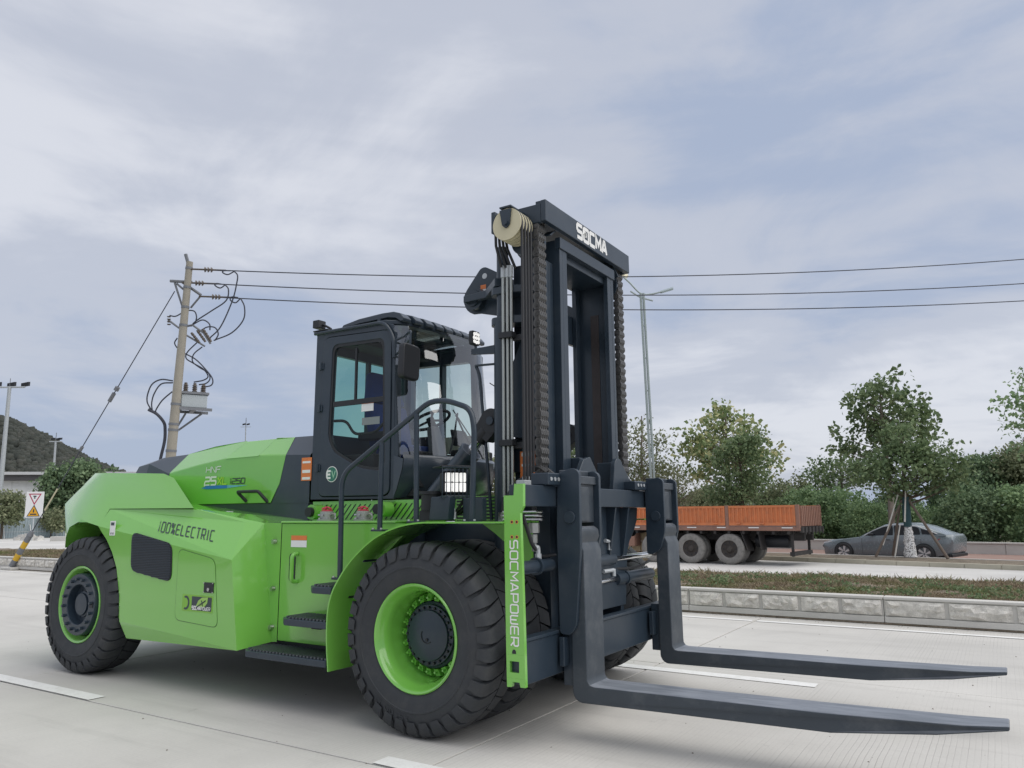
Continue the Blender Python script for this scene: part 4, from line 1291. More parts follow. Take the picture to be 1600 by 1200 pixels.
# ---- handrail on the near side
hy = -1.36
hr = bend_path([(-.905, hy, 1.06), (-.918, hy, 1.90), (0.0, hy, 2.435), (.165, hy, 2.43), (.39, hy, 2.35), (.425, hy, 2.20), (.405, hy, 1.515)], .12, 6)
ho = P_(MB().tube(hr, .022, 10), 'handrail', 'dark', smooth=60)
P_(MB().tube([(-.484, hy, 2.145), (-.488, hy, 1.455)], .021, 10).tube([(-.13, hy, 2.37), (-.118, hy, 1.515)], .021, 10), 'rail_post', 'dark', ho, smooth=60)
P_(MB().box(-.96, -.85, hy - .045, hy + .045, 1.055, 1.072).box(-.545, -.43, hy - .045, hy + .045, 1.44, 1.455).box(-.18, -.06, hy - .045, hy + .045, 1.505, 1.52).box(.345, .465, hy - .045, hy + .045, 1.505, 1.52), 'rail_foot', 'dark', ho, bevel=.004)
bt = MB()
for x in (-.945, -.865, -.53, -.445, -.165, -.075, .36, .45):
    z = 1.072 if x < -.8 else (1.456 if x < -.4 else 1.52)
    bt.cyl((x, hy - .03, z), (x, hy - .03, z + .012), .010, n=6)
P_(bt, 'rail_bolts', 'steel', ho)
# far side handrail, the top shows beyond the cab
P_(MB().tube(bend_path([(-.905, 1.36, 1.06), (-.918, 1.36, 1.90), (0.0, 1.36, 2.435), (.165, 1.36, 2.43), (.39, 1.36, 2.35), (.425, 1.36, 2.20), (.405, 1.36, 1.515)], .12, 6), .022, 8), 'handrail', 'dark', smooth=60)

# ---- headlight on the near fender with guard
def headlight(sg):
    """lamp turned outwards, its guard standing in front of the lens"""
    hl = empty('headlight', fl, (.135, sg * 1.20, 1.812), sg * R(36)); hl.scale = (.84, .84, .84)
    q = lambda mb, n, m, **k: mb.build(n, M[m], hl, **k)
    q(MB().prism(round_poly([(-.12, -.105), (.12, -.105), (.12, .105), (-.12, .105)], .04), 'x', -.11, -.002), 'lamp_case', 'black', bevel=.012)
    fins = MB()
    for k in range(6): fins.box(-.17, -.1105, -.10 + k * .036, -.09 + k * .036, -.085, .085)
    tag(q(fins, 'cooling_fins', 'black', smooth=0), kind='stuff')
    for r_ in range(2):
        for c_i in range(3):
            y, z = -.068 + c_i * .068, -.045 + r_ * .09
            q(MB().prism(round_poly([(y - .031, z - .042), (y + .031, z - .042), (y + .031, z + .042), (y - .031, z + .042)], .01, 2), 'x', -.001, .006), 'lens', 'lens', smooth=0)
    gd = MB()
    for k in range(9):
        y = -.155 + k * .31 / 8
        gd.tube(bend_path([(-.04, y, .135), (.10, y, .132), (.10, y, -.128), (-.04, y, -.132)], .02, 2), .0042, 5)
    for z in (.132, -.13):
        gd.tube([(.10, -.157, z), (.10, .157, z)], .006, 6)
    q(gd, 'lamp_guard', 'dark', smooth=60)
    q(MB().box(-.20, .09, -.165, .165, .137, .150), 'lamp_hood', 'black', bevel=.004)
    q(MB().box(-.16, .09, -.155, .155, -.152, -.137), 'lamp_shelf', 'dark', bevel=.004)
headlight(-1)
headlight(1)
# tread boxes, junction box and hoses behind the handrail
P_(MB().hexa([(-.02, -1.33, 1.525), (.16, -1.33, 1.525), (.16, -1.25, 1.525), (-.02, -1.25, 1.525)], [(.0, -1.33, 1.70), (.18, -1.33, 1.70), (.18, -1.25, 1.70), (.0, -1.25, 1.70)]), 'lamp_bracket', 'dark', bevel=.006)
P_(MB().box(.22, .40, -1.22, -1.16, 1.52, 1.69), 'lamp_bracket', 'dark', bevel=.006)
P_(MB().cyl((-.14, -1.12, 1.60), (-.14, -1.12, 1.725), .10, n=20).cyl((-.14, -1.12, 1.726), (-.14, -1.12, 1.75), .118, n=20).box(-.22, -.06, -1.2, -1.04, 1.52, 1.60), 'junction_box', 'black', smooth=30)
hz = MB()
for k, dy in enumerate((0, .03, .06)):
    hz.tube(smooth_path([(-.05 + k * .03, -1.17 + dy, 1.62), (.06, -1.2 + dy, 1.56), (.15 + k * .02, -1.2 + dy, 1.60), (.20 + .02 * k, -1.18 + dy, 1.68)], 6), .012, 7)
hz.tube(smooth_path([(.50, -.86, 1.53), (.50, -.86, 1.68), (.54, -.84, 1.84), (.64, -.82, 1.92), (.72, -.80, 1.88)], 7), .026, 8)
hz.tube(smooth_path([(.60, -.78, 1.50), (.58, -.78, 1.72), (.66, -.76, 1.90), (.74, -.74, 1.86)], 7), .026, 8)
hz.tube(smooth_path([(.43, -1.0, 1.53), (.45, -.98, 1.66), (.52, -.92, 1.80), (.58, -.88, 1.84)], 7), .02, 8)
P_(hz, 'hydraulic_hose', 'hose', smooth=60)
ft = MB()
for (x, y, z) in ((.50, -.86, 1.53), (.43, -1.0, 1.53), (.06, -1.21, 1.60), (.12, -1.2, 1.55)):
    ft.cyl((x, y, z - .015), (x, y, z + .05), .028, n=6)
for z in (1.525, 1.552, 1.58):
    ft.tube([(.52, -1.12, z), (.86, -1.12, z)], .010, 8)
P_(ft, 'hose_fittings', 'steel', smooth=30)
P_(MB().hexa([(.58, -.90, 1.70), (.66, -.90, 1.70), (.66, -.88, 1.70), (.58, -.88, 1.70)], [(.62, -.90, 1.86), (.66, -.90, 1.88), (.66, -.88, 1.88), (.62, -.88, 1.86)]), 'warning_tag', 'orange', smooth=0)

# ---- cab
cab = empty('cab', fl)
def ray_poly(c, ang, poly):
    best = None
    dx, dz = math.cos(ang), math.sin(ang)
    for i in range(len(poly)):
        x1, z1 = poly[i - 1][0] - c[0], poly[i - 1][1] - c[1]
        x2, z2 = poly[i][0] - c[0], poly[i][1] - c[1]
        ex, ez = x2 - x1, z2 - z1
        den = dx * ez - dz * ex
        if abs(den) < 1e-12: continue
        t = (x1 * ez - z1 * ex) / den
        s = (x1 * dz - z1 * dx) / den
        if t > 0 and -1e-9 <= s <= 1 + 1e-9:
            if best is None or t > best: best = t
    return (c[0] + dx * best, c[1] + dz * best)
def ring(mb, outer, inner, axis, a, b):
    """a flat frame: the outer outline with the inner one cut out"""
    c = (sum(p[0] for p in inner) / len(inner), sum(p[1] for p in inner) / len(inner))
    angs = sorted([math.atan2(p[1] - c[1], p[0] - c[0]) for p in outer] + [math.atan2(p[1] - c[1], p[0] - c[0]) for p in inner])
    A = []
    for q in angs:
        if not A or q - A[-1] > 1e-4: A.append(q)
    O = [ray_poly(c, q, outer) for q in A]; I = [ray_poly(c, q, inner) for q in A]
    n = len(A)
    def m(p, t):
        return (p[0], t, p[1]) if axis == 'y' else ((t, p[0], p[1]) if axis == 'x' else (p[0], p[1], t))
    V_ = [m(p, a) for p in O] + [m(p, a) for p in I] + [m(p, b) for p in O] + [m(p, b) for p in I]
    fs = []
    for i in range(n):
        j = (i + 1) % n
        fs += [(i, j, n + j, n + i), (2 * n + i, 3 * n + i, 3 * n + j, 2 * n + j), (i, 2 * n + i, 2 * n + j, j), (n + i, n + j, 3 * n + j, 3 * n + i)]
    return mb.add(V_, fs)
gl = round_poly([(-1.722, 3.222), (-1.05, 3.205), (-1.012, 2.02), (-1.092, 1.965), (-1.33, 2.003), (-1.668, 2.163), (-1.748, 2.302)], .075, 5)
door_o = round_poly([(-1.85, 3.315), (-.955, 3.285), (-.948, 1.735), (-1.865, 1.74)], .09, 5)
shell_o = round_poly([(-1.955, 3.345), (-.915, 3.33), (-.915, 1.712), (-1.965, 1.722)], .03, 3)
shell_o = [(-1.955, 3.36), (-1.0, 3.345), (-.93, 3.25), (-.905, 1.712), (-1.965, 1.722)]
sm = MB(); ring(sm, shell_o, door_o, 'y', -.72, -.63)
P_(sm, 'side_frame', 'dark', cab, smooth=30)
dm = MB(); ring(dm, [(cx_ * .992 - .011, cz_ * .996 + .011) if False else (cx_, cz_) for cx_, cz_ in round_poly([(-1.842, 3.307), (-.963, 3.277), (-.956, 1.743), (-1.857, 1.748)], .085, 5)], gl, 'y', -.732, -.66)
P_(dm, 'door', 'dark', cab, bevel=.006, smooth=30)
fmr = MB(); ring(fmr, [(p[0] * 1, p[1]) for p in gl], [(-1.40 + (p[0] + 1.40) * .93, 2.60 + (p[1] - 2.60) * .955) for p in gl], 'y', -.725, -.715)
fmr.box(-1.70, -1.05, -.724, -.70, 2.605, 2.655)
fmr.box(-1.425, -1.405, -.722, -.70, 2.656, 3.16)
P_(fmr, 'window_seal', 'black', cab, smooth=0)
P_(MB().poly([(x, -.712, z) for x, z in gl]), 'door_glass', 'glass', cab, smooth=0)
hd = MB().tube(bend_path([(-1.70, -.70, 2.47), (-1.58, -.66, 2.47), (-1.47, -.66, 2.33), (-1.20, -.66, 2.33), (-1.03, -.70, 2.43)], .06), .014, 8)
P_(hd, 'door_bar', 'interior', cab, smooth=60)
P_(MB().box(-1.33, -1.18, -.7175, -.7135, 2.53, 2.60), 'door_label', 'white', cab, smooth=0)
P_(MB().box(-1.33, -1.18, -.7178, -.7134, 2.602, 2.625), 'label_head', 'orange', cab, smooth=0)
P_(MB().box(-1.32, -1.10, -.7175, -.7135, 2.40, 2.47), 'door_sticker', mk('grey_sticker', (.22, .25, .25), .5), cab, smooth=0)
hg = MB()
for z in (2.02, 2.60, 3.02):
    hg.cyl((-1.862, -.745, z - .04), (-1.862, -.745, z + .04), .014, n=10)
    hg.box(-1.90, -1.83, -.742, -.73, z - .03, z + .03)
P_(hg, 'door_hinge', 'dark', cab, bevel=.003)
# badge
P_(MB().cyl((-1.675, -.7325, 1.955), (-1.675, -.7355, 1.955), .075, n=40), 'badge_rim', 'wlet', cab, smooth=30)
P_(MB().cyl((-1.675, -.7357, 1.955), (-1.675, -.7368, 1.955), .068, n=40), 'badge', 'evgreen', cab, smooth=30)
P_(text(MB(), 'E', (-1.735, -.7368, 1.92), (1, 0, 0), (0, 0, 1), .065, .75, .2, .30, thick=.001), 'badge_letter', 'wlet', cab, smooth=0)
P_(text(MB(), 'V', (-1.672, -.7368, 1.925), (1, 0, 0), (0, 0, 1), .062, .75, .2, .18, thick=.001), 'badge_tick', mk('pale_green_print', (.35, .62, .42), .4), cab, smooth=0)

# far side, rear and floor
fr_o = [(-1.955, 3.36), (-1.0, 3.345), (-.93, 3.25), (-.905, 1.712), (-1.965, 1.722)]
fm = MB(); ring(fm, fr_o, round_poly([(-1.86, 3.22), (-1.03, 3.20), (-1.0, 2.16), (-1.86, 2.20)], .06), 'y', .63, .72)
fm.box(-1.46, -1.42, .64, .715, 2.17, 3.21)
P_(fm, 'side_frame', 'dark', cab, smooth=30)
P_(MB().poly([(-1.86, .70, 3.22), (-1.03, .70, 3.20), (-1.0, .70, 2.16), (-1.86, .70, 2.20)]), 'side_glass', 'pglass', cab, smooth=0)
rm = MB(); ring(rm, [(-.63, 1.73), (.63, 1.73), (.63, 3.34), (-.63, 3.34)], round_poly([(-.56, 2.36), (.56, 2.36), (.56, 3.18), (-.56, 3.18)], .06), 'x', -1.955, -1.90)
rm.box(-1.95, -1.905, -.02, .02, 2.36, 3.18)
P_(rm, 'rear_frame', 'dark', cab, smooth=30)
P_(MB().poly([(-1.92, -.57, 2.35), (-1.92, .57, 2.35), (-1.92, .57, 3.19), (-1.92, -.57, 3.19)]), 'rear_glass', 'tglass', cab, smooth=0)
P_(MB().box(-1.9, -.75, -.62, .62, 1.73, 1.80).box(-1.9, -1.25, -.62, -.30, 1.801, 2.14).box(-1.9, -1.25, .32, .62, 1.801, 2.20), 'cab_floor', 'interior', cab, bevel=.01)
# windscreen, nose and pillars
def wx(y, z):
    f = (z - 2.09) / 1.2
    return -.865 - .075 * f + (.265 - .02 * f) * (1 - (abs(y) / .72) ** 3.0) - .03 * f * f
ws = MB()
ny_, nz_ = 28, 8
vv = [(wx(-.712 + 1.424 * i / ny_, 2.09 + 1.23 * j / nz_), -.712 + 1.424 * i / ny_, 2.09 + 1.23 * j / nz_) for j in range(nz_ + 1) for i in range(ny_ + 1)]
ws.add(vv, [(j * (ny_ + 1) + i, j * (ny_ + 1) + i + 1, (j + 1) * (ny_ + 1) + i + 1, (j + 1) * (ny_ + 1) + i) for j in range(nz_) for i in range(ny_)])
P_(ws, 'windscreen', 'wglass', cab, smooth=80)
for sg in (-1, 1):
    pl = MB()
    if sg > 0:
        pl.tube([(-.90, .70, 2.06), (-.985, .70, 3.33)], .022, 6)
        P_(pl, 'pillar', 'dark', cab, smooth=40)
        continue
    pl.hexa([(-.915, sg * .72, 2.06), (-.862, sg * .716, 2.06), (-.866, sg * .690, 2.06), (-.915, sg * .685, 2.06)],
            [(-1.0, sg * .72, 3.33), (-.955, sg * .714, 3.33), (-.96, sg * .690, 3.33), (-1.0, sg * .685, 3.33)])
    P_(pl, 'pillar', 'dark', cab, bevel=.01)
nose = MB()
def arcx(y, a, b): return a + b * (1 - (abs(y) / .74) ** 2.6)
rows = []
for (z, a, b) in ((1.72, -.90, .12), (1.80, -.86, .22), (1.98, -.80, .27), (2.065, -.79, .265), (2.10, -.805, .235)):
    rows.append([(arcx(-.735 + 1.47 * i / 20, a, b), -.735 + 1.47 * i / 20, z) for i in range(21)])
rows.append([(wx(min(.69, max(-.69, -.735 + 1.47 * i / 20)), 2.10) - .03, -.735 + 1.47 * i / 20, 2.105) for i in range(21)])
vv = [p for r_ in rows for p in r_]
nose.add(vv, [(j * 21 + i, j * 21 + i + 1, (j + 1) * 21 + i + 1, (j + 1) * 21 + i) for j in range(5) for i in range(20)])
nose.poly([(-.915, -.722, 1.715), (-.86, -.738, 1.80), (-.80, -.738, 1.98), (-.79, -.738, 2.065), (-.915, -.722, 2.10)])
P_(nose, 'cab_nose', 'dark2', cab, smooth=50)
# roof
rf = MB()
rf.hexa([(-1.965, -.725, 3.345), (-1.03, -.725, 3.335), (-.90, -.60, 3.335), (-.82, -.2, 3.335), (-.82, .2, 3.335), (-.90, .60, 3.335), (-1.03, .725, 3.335), (-1.965, .725, 3.345)][:8],
        [(-1.95, -.70, 3.385), (-1.05, -.70, 3.375), (-.93, -.58, 3.375), (-.86, -.2, 3.375), (-.86, .2, 3.375), (-.93, .58, 3.375), (-1.05, .70, 3.375), (-1.95, .70, 3.385)])
rf2 = MB()
ring(rf2, [(-1.965, -.725), (-1.06, -.725), (-.93, -.62), (-.86, -.25), (-.86, .25), (-.93, .62), (-1.06, .725), (-1.965, .725)],
     [(-1.55, -.60), (-1.06, -.60), (-1.0, -.5), (-.95, -.2), (-.95, .2), (-1.0, .5), (-1.06, .60), (-1.55, .60)], 'z', 3.338, 3.385)
P_(rf2, 'roof', 'dark', cab, bevel=.012)
P_(MB().poly([(-1.55, -.60, 3.362), (-1.06, -.60, 3.362), (-.95, -.2, 3.362), (-.95, .2, 3.362), (-1.06, .60, 3.362), (-1.55, .60, 3.362)]), 'skylight', 'glass', cab, smooth=0)
P_(MB().box(-1.9, -1.55, -.62, .62, 3.26, 3.337), 'headliner', 'interior', cab, bevel=.02)
P_(MB().tube(bend_path([(-1.97, -.735, 3.365), (-1.05, -.735, 3.358), (-.935, -.735, 3.21), (-.92, -.735, 3.0)], .10, 5), .018, 8), 'drip_rail', 'dark', cab, smooth=60)
prof = [(-1.64, 3.395), (-1.61, 3.43), (-1.40, 3.462), (-1.10, 3.475), (-.96, 3.470), (-.88, 3.445), (-.83, 3.395), (-.835, 3.365), (-.87, 3.36), (-.93, 3.402), (-1.02, 3.42), (-1.4, 3.412), (-1.60, 3.39)]
for k in range(9):
    y = -.66 + k * .15
    dx = -.05 * (abs(y) / .66) ** 3
    sl_ = MB().prism([(x + dx, z) for x, z in prof], 'y', y, y + .118)
    P_(sl_, 'roof_slat', 'dark2', cab, bevel=.008)
P_(MB().box(-1.60, -1.56, -.67, .67, 3.386, 3.41).box(-1.20, -1.16, -.67, .67, 3.386, 3.424), 'slat_rail', 'dark', cab, smooth=0)
lm = MB().box(-1.985, -1.90, -.76, -.66, 3.42, 3.50).box(-2.0, -1.80, -.74, -.70, 3.385, 3.40).tube([(-1.90, -.70, 3.46), (-1.83, -.68, 3.42), (-1.80, -.68, 3.40)], .014, 6)
P_(lm, 'rear_lamp', 'black', cab, bevel=.01)
# mirror
mr = MB().prism(round_poly([(-1.0, 2.745), (-.77, 2.735), (-.755, 3.05), (-.985, 3.065)], .05, 4), 'x', -.66, -.585)
P_(mr, 'mirror', 'black', cab, bevel=.02, segs=3)
P_(MB().tube(bend_path([(-.90, -.725, 3.17), (-.80, -.73, 3.19), (-.62, -.86, 3.19), (-.62, -.87, 3.03)], .03), .011, 7).tube([(-.90, -.725, 3.03), (-.625, -.855, 3.12)], .011, 7).tube([(-.74, -.775, 3.185), (-.74, -.80, 3.09)], .008, 6), 'mirror_arm', 'dark', cab, smooth=60)
# seat, wheel, console
st = MB().prism(round_poly([(-1.58, 2.12), (-1.08, 2.12), (-1.06, 2.24), (-1.56, 2.24)], .05), 'y', -.26, .26)
P_(st, 'seat_cushion', 'seat', cab, bevel=.03, segs=3)
st = MB().hexa([(-1.64, -.28, 2.22), (-1.48, -.28, 2.22), (-1.48, .26, 2.22), (-1.64, .26, 2.22)], [(-1.74, -.29, 2.70), (-1.60, -.29, 2.70), (-1.60, .27, 2.70), (-1.74, .27, 2.70)])
st.hexa([(-1.74, -.285, 2.701), (-1.60, -.285, 2.701), (-1.60, .265, 2.701), (-1.74, .265, 2.701)], [(-1.80, -.19, 3.04), (-1.69, -.19, 3.04), (-1.69, .17, 3.04), (-1.80, .17, 3.04)])
P_(st, 'seat_back', 'seat', cab, bevel=.045, segs=3)
P_(MB().box(-1.70, -1.30, -.28, .28, 1.81, 2.11).box(-1.68, -1.30, -.40, -.30, 2.30, 2.38).box(-1.68, -1.25, .30, .42, 2.28, 2.38), 'seat_base', 'interior', cab, bevel=.02)
col_ = MB().hexa([(-.98, -.10, 1.82), (-.80, -.10, 1.82), (-.80, .10, 1.82), (-.98, .10, 1.82)], [(-1.08, -.055, 2.42), (-1.0, -.055, 2.44), (-1.0, .055, 2.44), (-1.08, .055, 2.42)])
P_(col_, 'steering_column', mk('grey_plastic', (.16, .165, .17), .6), cab, bevel=.015)
cst = MB()
cc, ax1 = Vector((-1.07, 0, 2.50)), Vector((0, 1, 0)); ax2 = Vector((.88, 0, .40)).normalized()
cst.tube([cc + ax1 * (.20 * math.cos(a)) + ax2 * (.20 * math.sin(a)) for a in [2 * PI * i / 28 for i in range(29)]], .016, 8)
for a in (0.2, 2.3, 4.4):
    cst.tube([cc, cc + ax1 * (.19 * math.cos(a)) + ax2 * (.19 * math.sin(a))], .012, 6)
cst.cyl(cc - Vector((-.03, 0, .07)), cc + Vector((-.01, 0, .02)), .04, n=12)
P_(cst, 'steering_wheel', 'interior', cab, smooth=60)
dsh = MB().box(-.92, -.72, -.60, -.36, 1.81, 2.14).box(-.90, -.72, .10, .60, 1.81, 2.20).hexa([(-.93, .18, 2.25), (-.83, .18, 2.25), (-.83, .42, 2.25), (-.93, .42, 2.25)], [(-.97, .18, 2.42), (-.94, .18, 2.42), (-.94, .42, 2.42), (-.97, .42, 2.42)])
P_(dsh, 'dashboard', 'interior', cab, bevel=.015)
P_(MB().box(-1.45, -1.05, .665, .69, 2.22, 2.40), 'cab_notice', mk('notice_paper', (.65, .65, .5), .6), cab, smooth=0)
P_(MB().tube(smooth_path([(-.66, -.22, 2.13), (-.70, -.10, 2.32), (-.75, .02, 2.55)], 5), .009, 6).tube(smooth_path([(-.63, .20, 2.13), (-.66, .05, 2.30), (-.71, -.06, 2.52)], 5), .009, 6).tube([(-.64, .30, 2.15), (-.77, -.03, 2.58)], .006, 6), 'wiper', 'black', cab, smooth=60)
P_(MB().tube(smooth_path([(-.80, .66, 2.95), (-.74, .70, 2.88), (-.76, .70, 2.70), (-.70, .71, 2.45)], 6), .006, 6).tube(smooth_path([(-.72, .71, 2.68), (-.68, .71, 2.50), (-.70, .70, 2.42), (-.73, .70, 2.60)], 6), .006, 6), 'far_wiper', 'black', cab, smooth=60)

# ---- mast
mast = empty('mast', fl)
def channel(sg, xr, web, fl_in, th, z0, z1):
    mb = MB()
    y0, y1 = sorted((sg * web[0], sg * web[1]))
    mb.box(xr[0], xr[1], y0, y1, z0, z1)
    a, b = sorted((sg * fl_in, sg * (web[0] - .0005)))
    mb.box(xr[1] - th, xr[1] - .0006, a, b, z0, z1)
    mb.box(xr[0] + .0006, xr[0] + th, a, b, z0, z1)
    return mb
for sg in (-1, 1):
    P_(channel(sg, (.34, .66), (.60, .66), .54, .05, .36, 3.66), 'outer_rail', 'dark', mast, bevel=.004)
    P_(channel(sg, (.34, .725), (.485, .535), .405, .045, .42, 3.87), 'inner_rail', 'dark', mast, bevel=.004)
    P_(MB().box(.50, .585, min(sg * .481, sg * .484), max(sg * .481, sg * .484), .6, 3.45), 'worn_track', 'rust', mast, smooth=0)
    # lift cylinder beside the rails
    P_(MB().cyl((.30, sg * .77, .45), (.30, sg * .77, 3.15), .075, n=20), 'lift_cylinder', 'dark', mast, smooth=30)
    P_(MB().cyl((.30, sg * .77, 3.15), (.30, sg * .77, 3.80), .05, n=20), 'lift_rod', 'dark', mast, smooth=30)
    # clamp blocks round the cylinder
    cb = MB()
    for z in (3.12, 3.38):
        cb.prism(round_poly([(.20, sg * .665), (.62, sg * .665), (.62, sg * .74), (.40, sg * .84), (.24, sg * .84), (.19, sg * .78)], .02, 2), 'z', z, z + .065)
    P_(cb, 'cylinder_clamp', 'dark', mast, bevel=.006)
    # tilt bracket plates
    tp = MB().prism(round_poly([(.20, 2.33), (.30, 2.20), (.60, 2.14), (.64, 2.30), (.64, 3.02), (.50, 3.02), (.34, 2.70), (.22, 2.48)], .06, 3), 'y', sg * .735, sg * .765)
    tp.prism(round_poly([(.24, 1.90), (.60, 1.90), (.60, 2.125), (.24, 2.20)], .04, 3), 'y', sg * .665, sg * .69)
    P_(tp, 'tilt_bracket', 'dark', mast, bevel=.005)
    # lugs at the back
    lug = [(-.10, 3.345)] + arc(-.125, 3.49, .15, 250, 140, 8) + arc(-.055, 3.695, .07, 145, 60, 5) + [(.335, 3.55), (.335, 3.23)]
    P_(MB().prism(lug, 'y', sg * .50, sg * .535), 'lifting_lug', 'dark', mast, bevel=.004)
    P_(MB().cyl((-.045, sg * .4995 if sg < 0 else sg * .4995, 3.68), (-.045, sg * .5365, 3.68), .026, n=20), 'lug_hole', mk('sky_gap_paint', (.35, .38, .42), .6) if False else 'galv', mast, smooth=30)
    P_(MB().hexa([(-.19, sg * .615, 3.425), (.10, sg * .615, 3.425), (.33, sg * .80, 3.45), (.28, sg * .86, 3.45), (.06, sg * .68, 3.425), (-.19, sg * .66, 3.425)],
                 [(-.19, sg * .615, 3.485), (.10, sg * .615, 3.495), (.33, sg * .80, 3.52), (.28, sg * .86, 3.52), (.06, sg * .68, 3.495), (-.19, sg * .66, 3.485)]), 'lug_arm', 'dark', mast, bevel=.006)
    P_(MB().cyl((-.125, sg * .535, 3.47), (-.125, sg * .60, 3.47), .105, n=28).cyl((-.125, sg * .60, 3.47), (-.125, sg * .615, 3.47), .075, n=24), 'lug_boss', 'dark', mast, smooth=30)
P_(MB().box(-.088, -.03, -.5375, -.536, 3.56, 3.60), 'lug_label_head', 'orange', mast, smooth=0)
P_(MB().box(-.088, -.03, -.5375, -.536, 3.50, 3.559), 'lug_label', 'white', mast, smooth=0)
P_(MB().box(.295, .3385, -.66, .66, 3.17, 3.45).box(.295, .3385, -.66, .66, 1.35, 1.55).box(.295, .3385, -.66, .66, .5, .75), 'cross_member', 'dark', mast, bevel=.005)
# head of the mast
P_(MB().box(.72, .768, -.84, .84, 3.928, 4.112), 'top_beam', 'dark', mast, bevel=.006)
for sg in (-1, 1):
    a, b = sorted((sg * .84, sg * .80))
    P_(MB().box(.25, .7195, a, b, 3.925, 4.085).box(.245, .285, sorted((sg * .86, sg * .70))[0], sorted((sg * .86, sg * .70))[1], 3.915, 4.105), 'head_plate', 'dark', mast, bevel=.005)
    P_(MB().box(.66, .7195, sorted((sg * .82, sg * .76))[0], sorted((sg * .82, sg * .76))[1], 4.086, 4.12), 'head_stop', 'dark', mast, bevel=.006)
    # chain sheave
    P_(MB().cyl((.55, sg * .73, 3.80), (.55, sg * .83, 3.80), .12, n=28).cyl((.55, sg * .70, 3.80), (.55, sg * .729, 3.80), .14, n=28), 'chain_sheave', 'dark', mast, smooth=30)
    P_(MB().hexa([(.64, sg * .69, 3.86), (.72, sg * .69, 3.86), (.72, sg * .67, 3.86), (.64, sg * .67, 3.86)], [(.64, sg * .60, 3.927), (.72, sg * .60, 3.927), (.72, sg * .58, 3.927), (.64, sg * .58, 3.927)]), 'head_gusset', 'dark', mast)
P_(MB().box(.33, .7195, -.79, .79, 4.05, 4.08), 'head_top', 'dark', mast, smooth=0)
P_(MB().box(.685, .738, -.545, .545, 3.785, 3.885).box(.32, .684, -.48, .48, 3.72, 3.80), 'inner_crosshead', 'dark', mast, bevel=.005)
# SOCMA sign
sg_w = text_width('SOCMA', 1, .78, .2)
hh = .115
k = .585 / sg_w
P_(text(MB(), 'SOCMA', (.7685, -.285, 3.965), (0, 1, 0), (0, 0, 1), hh, .78 * k / hh, .22 * k / hh, .30, thick=.0015), 'lettering', 'wlet', mast, smooth=0)
P_(MB().tube([(.7715, -.285 + .145 + .022 * math.cos(a), 4.02 + .03 * math.sin(a)) for a in [-.8 + i * .5 for i in range(9)]], .007, 5), 'sign_swirl', 'wlet', mast, smooth=60)
# chains: leaf links
pitch = .074
def link_mesh(off):
    mb = MB()
    prof = [(-.032, -.014), (-.018, -.034), (.018, -.034), (.032, -.014), (.030, .014), (.020, .030), (.020, pitch - .030), (.030, pitch - .014), (.032, pitch + .014), (.018, pitch + .034), (-.018, pitch + .034), (-.032, pitch + .014), (-.030, pitch - .014), (-.020, pitch - .030), (-.020, .030), (-.030, .014)]
    for k in range(4):
        y = -.056 + k * .030 + off
        mb.prism(prof, 'y', y, y + .010)
    mb.cyl((0, -.062, 0), (0, .062, 0), .016, n=8)
    return mb
links = [link_mesh(0), link_mesh(.0145)]
proto = [None, None]
for sg in (-1, 1):
    chn = empty('chain', mast, (.665, sg * .775, 1.9))
    for i in range(28):
        m = i % 2
        if proto[m] is None:
            o = links[m].build('chain_link', M['chain'], chn, smooth=0); proto[m] = o
        else:
            o = proto[m].copy(); COL.objects.link(o); o.parent = chn
        o.location = (0, 0, i * pitch)
# hose pulley, hoses and pipes on the near side
pu = MB()
pr = []
for k in range(4):
    y = -1.035 + k * .046
    pr += [(.135, y), (.135, y + .010), (.115, y + .016), (.115, y + .036), (.135, y + .042)]
pr = [(.0, -1.035)] + pr + [(.135, -.851), (.0, -.851)]
pu.lathe(pr, (.515, 0, 3.885), 40)
P_(pu, 'hose_pulley', 'nylon', mast, smooth=35)
P_(MB().prism([(.455, 4.005), (.565, 4.005), (.55, 3.875), (.525, 3.85), (.505, 3.85), (.48, 3.875)], 'y', -1.052, -1.038).cyl((.515, -1.07, 3.89), (.515, -.84, 3.89), .022, n=14).box(.455, .565, -1.052, -.84, 4.022, 4.035), 'pulley_bracket', 'dark', mast, smooth=30)
hz = MB()
for k in range(4):
    y = -1.009 + k * .046
    pts = [(.642, y, 1.80)] + [(.642, y, z) for z in (2.2, 2.8, 3.4, 3.8)] + [(.515 + .127 * math.cos(R(a)), y, 3.885 + .127 * math.sin(R(a))) for a in (0, 30, 60, 90, 120, 150, 180)]
    yb = -.905 + k * .03
    pts += [(.365 + .012 * k, y * .6 + yb * .4, 3.75), (.375 + .028 * k, yb, 3.58)]
    hz.tube(pts, .0118, 8)
P_(hz, 'mast_hose', 'hose', mast, smooth=60)
pp = MB()
for k, x in enumerate((.372, .405, .436)):
    pp.tube([(x, -.875 + k * .012, 1.70), (x, -.875 + k * .012, 3.56)], .0125, 10)
P_(pp, 'mast_pipe', mk('zinc_pipe', (.40, .42, .40), .32, .6, .1, 4), mast, smooth=60)
pp = MB()
for k, x in enumerate((.372, .405, .436)):
    pp.cyl((x, -.875 + k * .012, 3.50), (x, -.875 + k * .012, 3.60), .019, n=8)
P_(pp, 'pipe_fitting', 'galv', mast, smooth=30)
cl = MB()
for z in (2.98, 2.1):
    cl.box(.34, .47, -.905, -.84, z, z + .05).box(.44, .62, -.84, -.80, z - .02, z + .03)
P_(cl, 'pipe_clamp', 'black', mast, bevel=.004)
